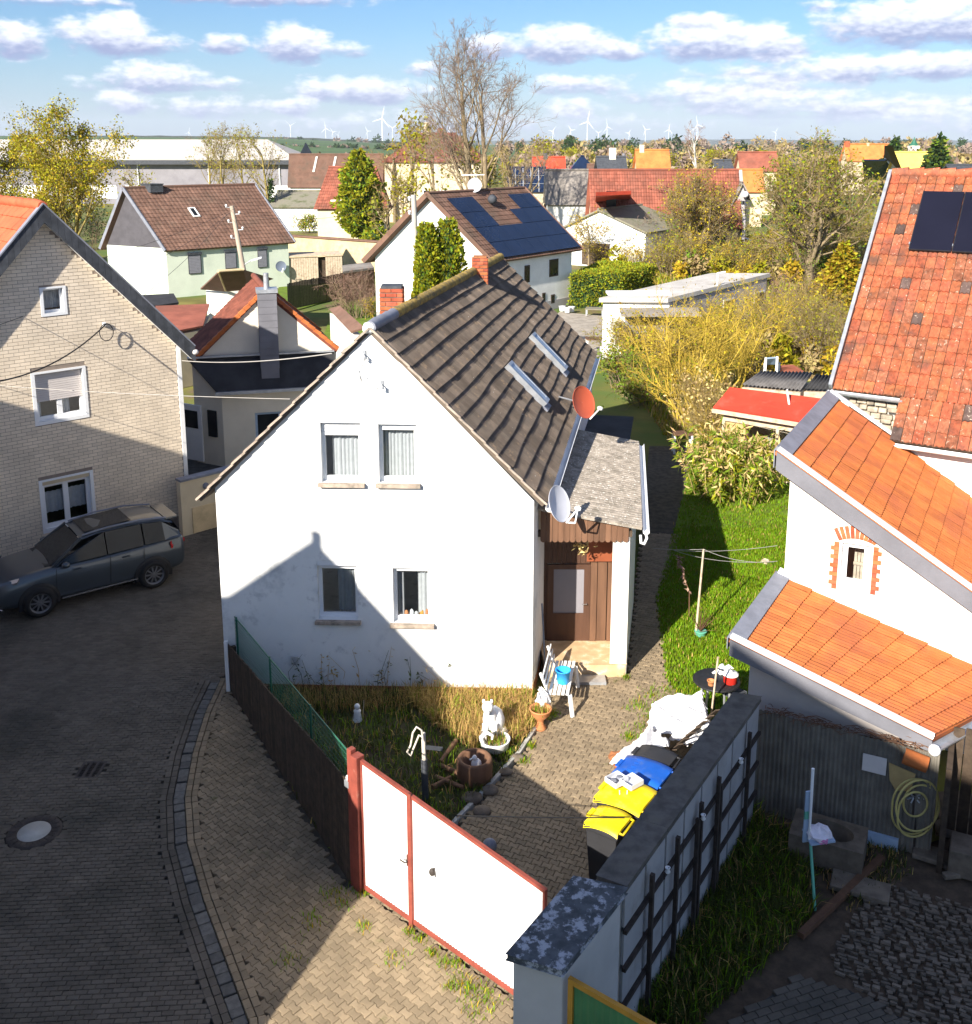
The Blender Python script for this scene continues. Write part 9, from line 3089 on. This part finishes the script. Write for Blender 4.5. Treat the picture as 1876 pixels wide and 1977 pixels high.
 make_tree(t,134,[((0,0,0),(.05,0,1),3.0,.09)],gi[:4],'bark','twig_grey',2)
 t=tree_at('small_bare_tree','small yellowish tree before the dark doorway of the white hall',1135,520)
 make_tree(t,135,[((0,0,0),(.05,0,1),3.4,.09)],gi[:4],'bark','twig_tan',2,'leaf_gold',700,.16,spread=.2)
 # small evergreens beside the grey roofed house
 for x in (1079,1091):
  t=tree_at('thuja_tree',('left' if x<1085 else 'right')+' one of the two small thujas before the grey brown roof',x,438)
  foliage_column(t,[(.1,.7),(1.2,.9),(3,.6),(4.6,.1)],900,.35,['leaf_thuja'],140+x,.4,upd=1.2)
 t=tree_at('thuja_tree','squat green thuja in front of the long red barn dormer',1238,405)
 foliage_column(t,[(.1,1.3),(2,1.7),(3.6,1.5),(4.6,.5)],900,.4,['leaf_thuja'],150,.4,upd=.8)
 # golden conifer near the red barn
 t=tree_at('golden_conifer','golden green conical conifer beside the red barn roof',1618,640)
 h=P(1622,465,Y=t.location.y).z
 foliage_column(t,[(.2,1.7),(h*.2,1.75),(h*.45,1.35),(h*.75,.75),(h,.05)],9000,.26,['leaf_gconifer','leaf_thuja'],152,.4,probs=[.8,.2],upd=-.15,lump=.25,flat=1.5)
 # dark conifers at the right horizon
 for k,(x,yt,yb,lab) in enumerate(((1811,262,345,'dark green conifer in front of the yellow roofed barn'),(1726,263,330,'dark conifer behind the orange solar house'))):
  Y_=150.0 if k==0 else 210.0
  t=thing('dark_conifer',lab,'tree',(P(x,300,Y=Y_).x,Y_,-.1));h=P(x,yt,Y=Y_).z
  foliage_column(t,[(.6,2.9),(h*.3,2.8),(h*.6,1.7),(h,.1)],2600,.8,['leaf_dark','leaf_green'],160+k,.5,probs=[.75,.25],upd=-.1,lump=.3)
 # bamboo with straw leaves
 t=tree_at('bamboo_bush','dense bamboo bush with straw coloured and green leaves on the lawn',1418,965)
 rg=np.random.default_rng(7)
 mb=MB()
 pool=[]
 for k in range(230):
  a=rg.uniform(0,6.28);r=abs(rg.normal(0,.55))+.1;til=rg.uniform(.1,.75)
  b0=Vector((r*math.cos(a),r*math.sin(a)*.8+.5,0));tp=b0+Vector((math.cos(a)*til,math.sin(a)*til,0))*1.15+UP*rg.uniform(1.1,2.15)
  md=b0.lerp(tp,.55)+UP*.18
  mb.tube([b0,md,tp],[.010,.007,.003],4)
  for q in range(16):
   f=rg.uniform(.15,1);pool.append(b0.lerp(md,f / .55) if f<.55 else md.lerp(tp,(f - .55) / .45))
 mb.build('stems',M['leaf_straw'],t).matrix_parent_inverse=Matrix()
 pl=np.array(pool);up_=pl[:,2] / 2.2
 n=len(pl)*3
 pk=pl[rg.integers(0,len(pl),n)]+rg.normal(0,.05,(n,3))
 v,q=cards(pk,np.full(n,.24),9,aspect=.22,dirs=np.stack([pk[:,0]*.5,pk[:,1]*.5,np.full(n,-.5)],1))
 prob=np.clip(.02+.42*(pk[:,2] / 2.0),.04,.6)
 mi=np.where(rg.random(n)<prob,0,np.where(rg.random(n)<.75,1,2))
 np_mesh('leaves',v,q,[M['leaf_straw'],M['leaf_green'],M['leaf_thuja']],t,mi,False,True).matrix_parent_inverse=Matrix()
 # background trees: prototypes copied along the village edge
 protos=[]
 for k,(bk_,tw,lf,n_) in enumerate((('bark','twig_grey',None,0),('bark','twig_tan','leaf_olive',350),('bark_white','twig_pink',None,0),('bark','twig_tan',None,0))):
  o=thing('background_tree','x','tree',(0,0,0),'bare trees at the edge of the village')
  make_tree(o,170+k,[((0,0,0),(.03,0,1),6.0,.22)],[dict(seg=5,wob=.06,up=.02,taper=.4)]+[dict(g_,n=max(5,g_['n'] - 3)) for g_ in G_BARE[1:4]]+[dict(n=5,len=.6,ang=(.3,.9),t0=.2,r=.8,seg=2,wob=.2)],bk_,tw,2,lf,n_,.35,spread=.4,sides=(5,4,3,3,3))
  protos.append(o)
 spots=[(790,212,120,1,'brownish bare tree in front of the red manor roof'),(840,235,115,1,'bare yellowish tree left of the tallest bare tree'),(1010,250,130,0,'bare tree right of the tallest bare tree'),(1052,255,150,3,'broad bare tree right of the tallest bare tree crown'),(985,240,125,3,'bare tree close behind the tallest bare tree'),(1345,228,240,2,'round bare crown on the horizon above the long red barn'),
    (1190,268,230,2,'white stemmed bare birch at the village edge'),(1100,283,260,1,'olive tree clump right of the scarlet roof'),(1160,275,250,0,'bare tree left of the white stemmed birch'),(1245,282,240,3,'bare tree above the timber gable house'),(1420,284,250,3,'bare tree above the dull red house'),(1500,252,200,3,'bare tree crown left of the ivy tree'),(760,240,140,3,'bare tree at the left end of the manor'),(905,262,120,1,'bare tree before the manor right end'),
    (745,320,95,3,'bare tree between evergreen and solar house'),(770,330,88,1,'yellowish bare tree behind the solar house gable'),(950,300,105,1,'bare shrub tree behind the solar roof'),(1290,290,200,1,'olive bare tree behind the long red barn'),(370,252,900,0,'tiny tree on the field beyond the hall'),(1640,290,220,0,'bare tree behind the orange solar house'),(1850,285,300,0,'bare tree at the right edge of the horizon'),(1040,262,170,1,'olive bare tree above the solar barn'),(1385,285,230,1,'olive tree above the half timbered house')]
 for i,(x,yt,Y_,k,lab) in enumerate(spots):
  o=protos[k] if not protos[k].get('used') else copy_tree(protos[k])
  protos[k]['used']=1
  h=P(x,yt,Y=Y_).z
  s=h / 9.3
  o.location=(P(x,300,Y=Y_).x,Y_,-.1);o.scale=(s*random.uniform(.9,1.15),s,s);o.rotation_euler=(0,0,random.uniform(0,6.28));o['label']=lab
 for p in protos:
  if 'used' in p:del p['used']
 for o in bpy.data.objects:
  if 'used' in o:del o['used']
 # far woods reading as one mass: belts of crowns
 rg=np.random.default_rng(3)
 def belt(name,label,x0,x1,Y0,Y1,n,h,mats,seed,size=1.3):
  rg=np.random.default_rng(seed)
  pts,ms=[],[]
  for k in range(n):
   Y_=rg.uniform(Y0,Y1);x=P(rg.uniform(x0,x1),300,Y=Y_).x
   hh=rg.uniform(*h);r=hh*rg.uniform(.25,.45)
   m_=150
   d=_norm(rg.normal(0,1,(m_,3)))*rg.uniform(.5,1,(m_,1))**.5
   pts.append(np.array([x,Y_,hh*.55])+d*np.array([r,r,hh*.5]));ms.append(np.full(m_,rg.integers(0,len(mats))))
  pts=np.concatenate(pts)
  v,q=cards(pts,np.full(len(pts),size),seed,aspect=.5)
  o=np_mesh(name,v,q,[M[m_] for m_ in mats],None,np.concatenate(ms),False,True)
  o['kind']='stuff';o['label']=label
 belt('distant_trees','belt of distant bare trees and bushes behind the village',1000,1900,200,520,260,(3.5,9),['twig_tan','leaf_olive','twig_grey'],5)
 belt('distant_trees','far belt of grey brown woods below the blue horizon ridge',960,1950,600,1500,240,(6,15),['twig_grey','twig_tan','leaf_dark'],15,2.6)
 belt('distant_trees','belt of bushes and bare trees behind the manor and hall',560,1060,190,420,60,(3,7),['twig_tan','twig_grey','leaf_olive'],6)
 belt('distant_trees','dotted hedge line on the green fields behind the hall',540,800,1150,1200,40,(4,9),['twig_grey','leaf_dark'],7,3.0)
 belt('distant_trees','row of small trees on the field crest',380,800,2300,2500,14,(12,24),['twig_grey','leaf_dark'],8,6.0)
 belt('meadow_scrub','rough scrub in the orchard meadow behind the flat roofed building',1180,1660,76,108,90,(.8,2.0),['leaf_olive','twig_tan','leaf_gold','leaf_green'],9,.38)
 belt('meadow_scrub','scrub and dry growth between golden bushes and red barn',1470,1640,44,58,40,(.6,1.6),['leaf_olive','twig_tan','leaf_gold'],10,.30)
 # rough grass of the meadow
 W=[P(x,y,0) for x,y in ((1170,640),(1640,640),(1660,505),(1150,505))]
 o=blades('meadow_grass',scatter([(p.x,p.y) for p in W],9000,13,-.1),[M['leaf_olive'],M['grass'],M['grass_dry']],(.15,.45),.035,1.0,14,2,None,'stuff',[.45,.25,.3])
 o['label']='rough yellow green meadow grass behind the flat roofed building'
 W=[P(x,y,0) for x,y in ((1180,700),(1300,860),(1420,800),(1600,700),(1600,640),(1200,650))]
 o=blades('rough_grass',scatter([(p.x,p.y) for p in W],7000,15,-.1),[M['leaf_olive'],M['grass_dry'],M['grass']],(.10,.4),.018,1.0,16,2,None,'stuff',[.4,.4,.2])
 o['label']='rough dry grass under the golden bushes'
plant_trees()

# ------------------------------------------------------------------ overhead cables
def cable(label,p,q,sag,r=.012,m='cable',n=24,name='overhead_cable'):
 p,q=Vector(p),Vector(q)
 mb=MB().tube([p.lerp(q,i / n) - UP*sag*4*(i / n)*(1 - i / n) for i in range(n+1)],r,5)
 return tag(mb.build(name,M[m]),label,'cable')
cable('thick black cable sagging from the brick house bracket to the left edge',BRK,P(-160,738,Y=18.0),.55,.018)
g1=P(703,686,Y=18.2)
cable('grey cable crossing from the brick house corner to the white gable',P(352,696,Y=27.0),P(640,682,Y=19.2),.10,.012,'cable_grey')
cable('pale lower cable from the brick house to the white house verge',P(-30,742,Y=24.5),P(560,770,Y=19.5),.05,.007,'cable_grey')
cable('thin cable crossing in front of the brick house attic window',P(-40,640,Y=22),PW[2]+Vector((0,0,-.3)),.5,.008)
cable('thin upper cable from the left edge to the wooden pole top',P(-40,560,Y=26),PW[2]+Vector((.3,0,-.1)),.3,.008)
cable('thin cable between the wooden pole and the concrete pole',PW[2]+Vector((.3,0,-.4)),PC[2]+Vector((-.15,0,-.2)),.6,.008)
cable('black cable stretched low across the yard from gate to boundary wall',P(880,1574,Y=12.0),P(1205,1578,Y=12.9),.01,.009,'cable')
cable('thin cable from the wooden pole to the brick house bracket',PW[2]+Vector((-.3,0,-.5)),BRK,.3,.008)
MB_=None

# ------------------------------------------------------------------ the air: far things fade to blue
def haze():
 m=bpy.data.materials.new('haze')
 m.use_nodes=True
 nt=m.node_tree
 nt.nodes.remove(nt.nodes['Principled BSDF'])
 v=nt.nodes.new('ShaderNodeVolumePrincipled')
 v.inputs['Color'].default_value=(0.80,0.88,1.0,1)
 v.inputs['Density'].default_value=0.00006
 v.inputs['Anisotropy'].default_value=0.0
 nt.links.new(v.outputs[0],nt.nodes['Material Output'].inputs['Volume'])
 o=MB().box((0,6000,135),(26000,14000,290)).build('haze',m)
 o['kind']='stuff'
haze()
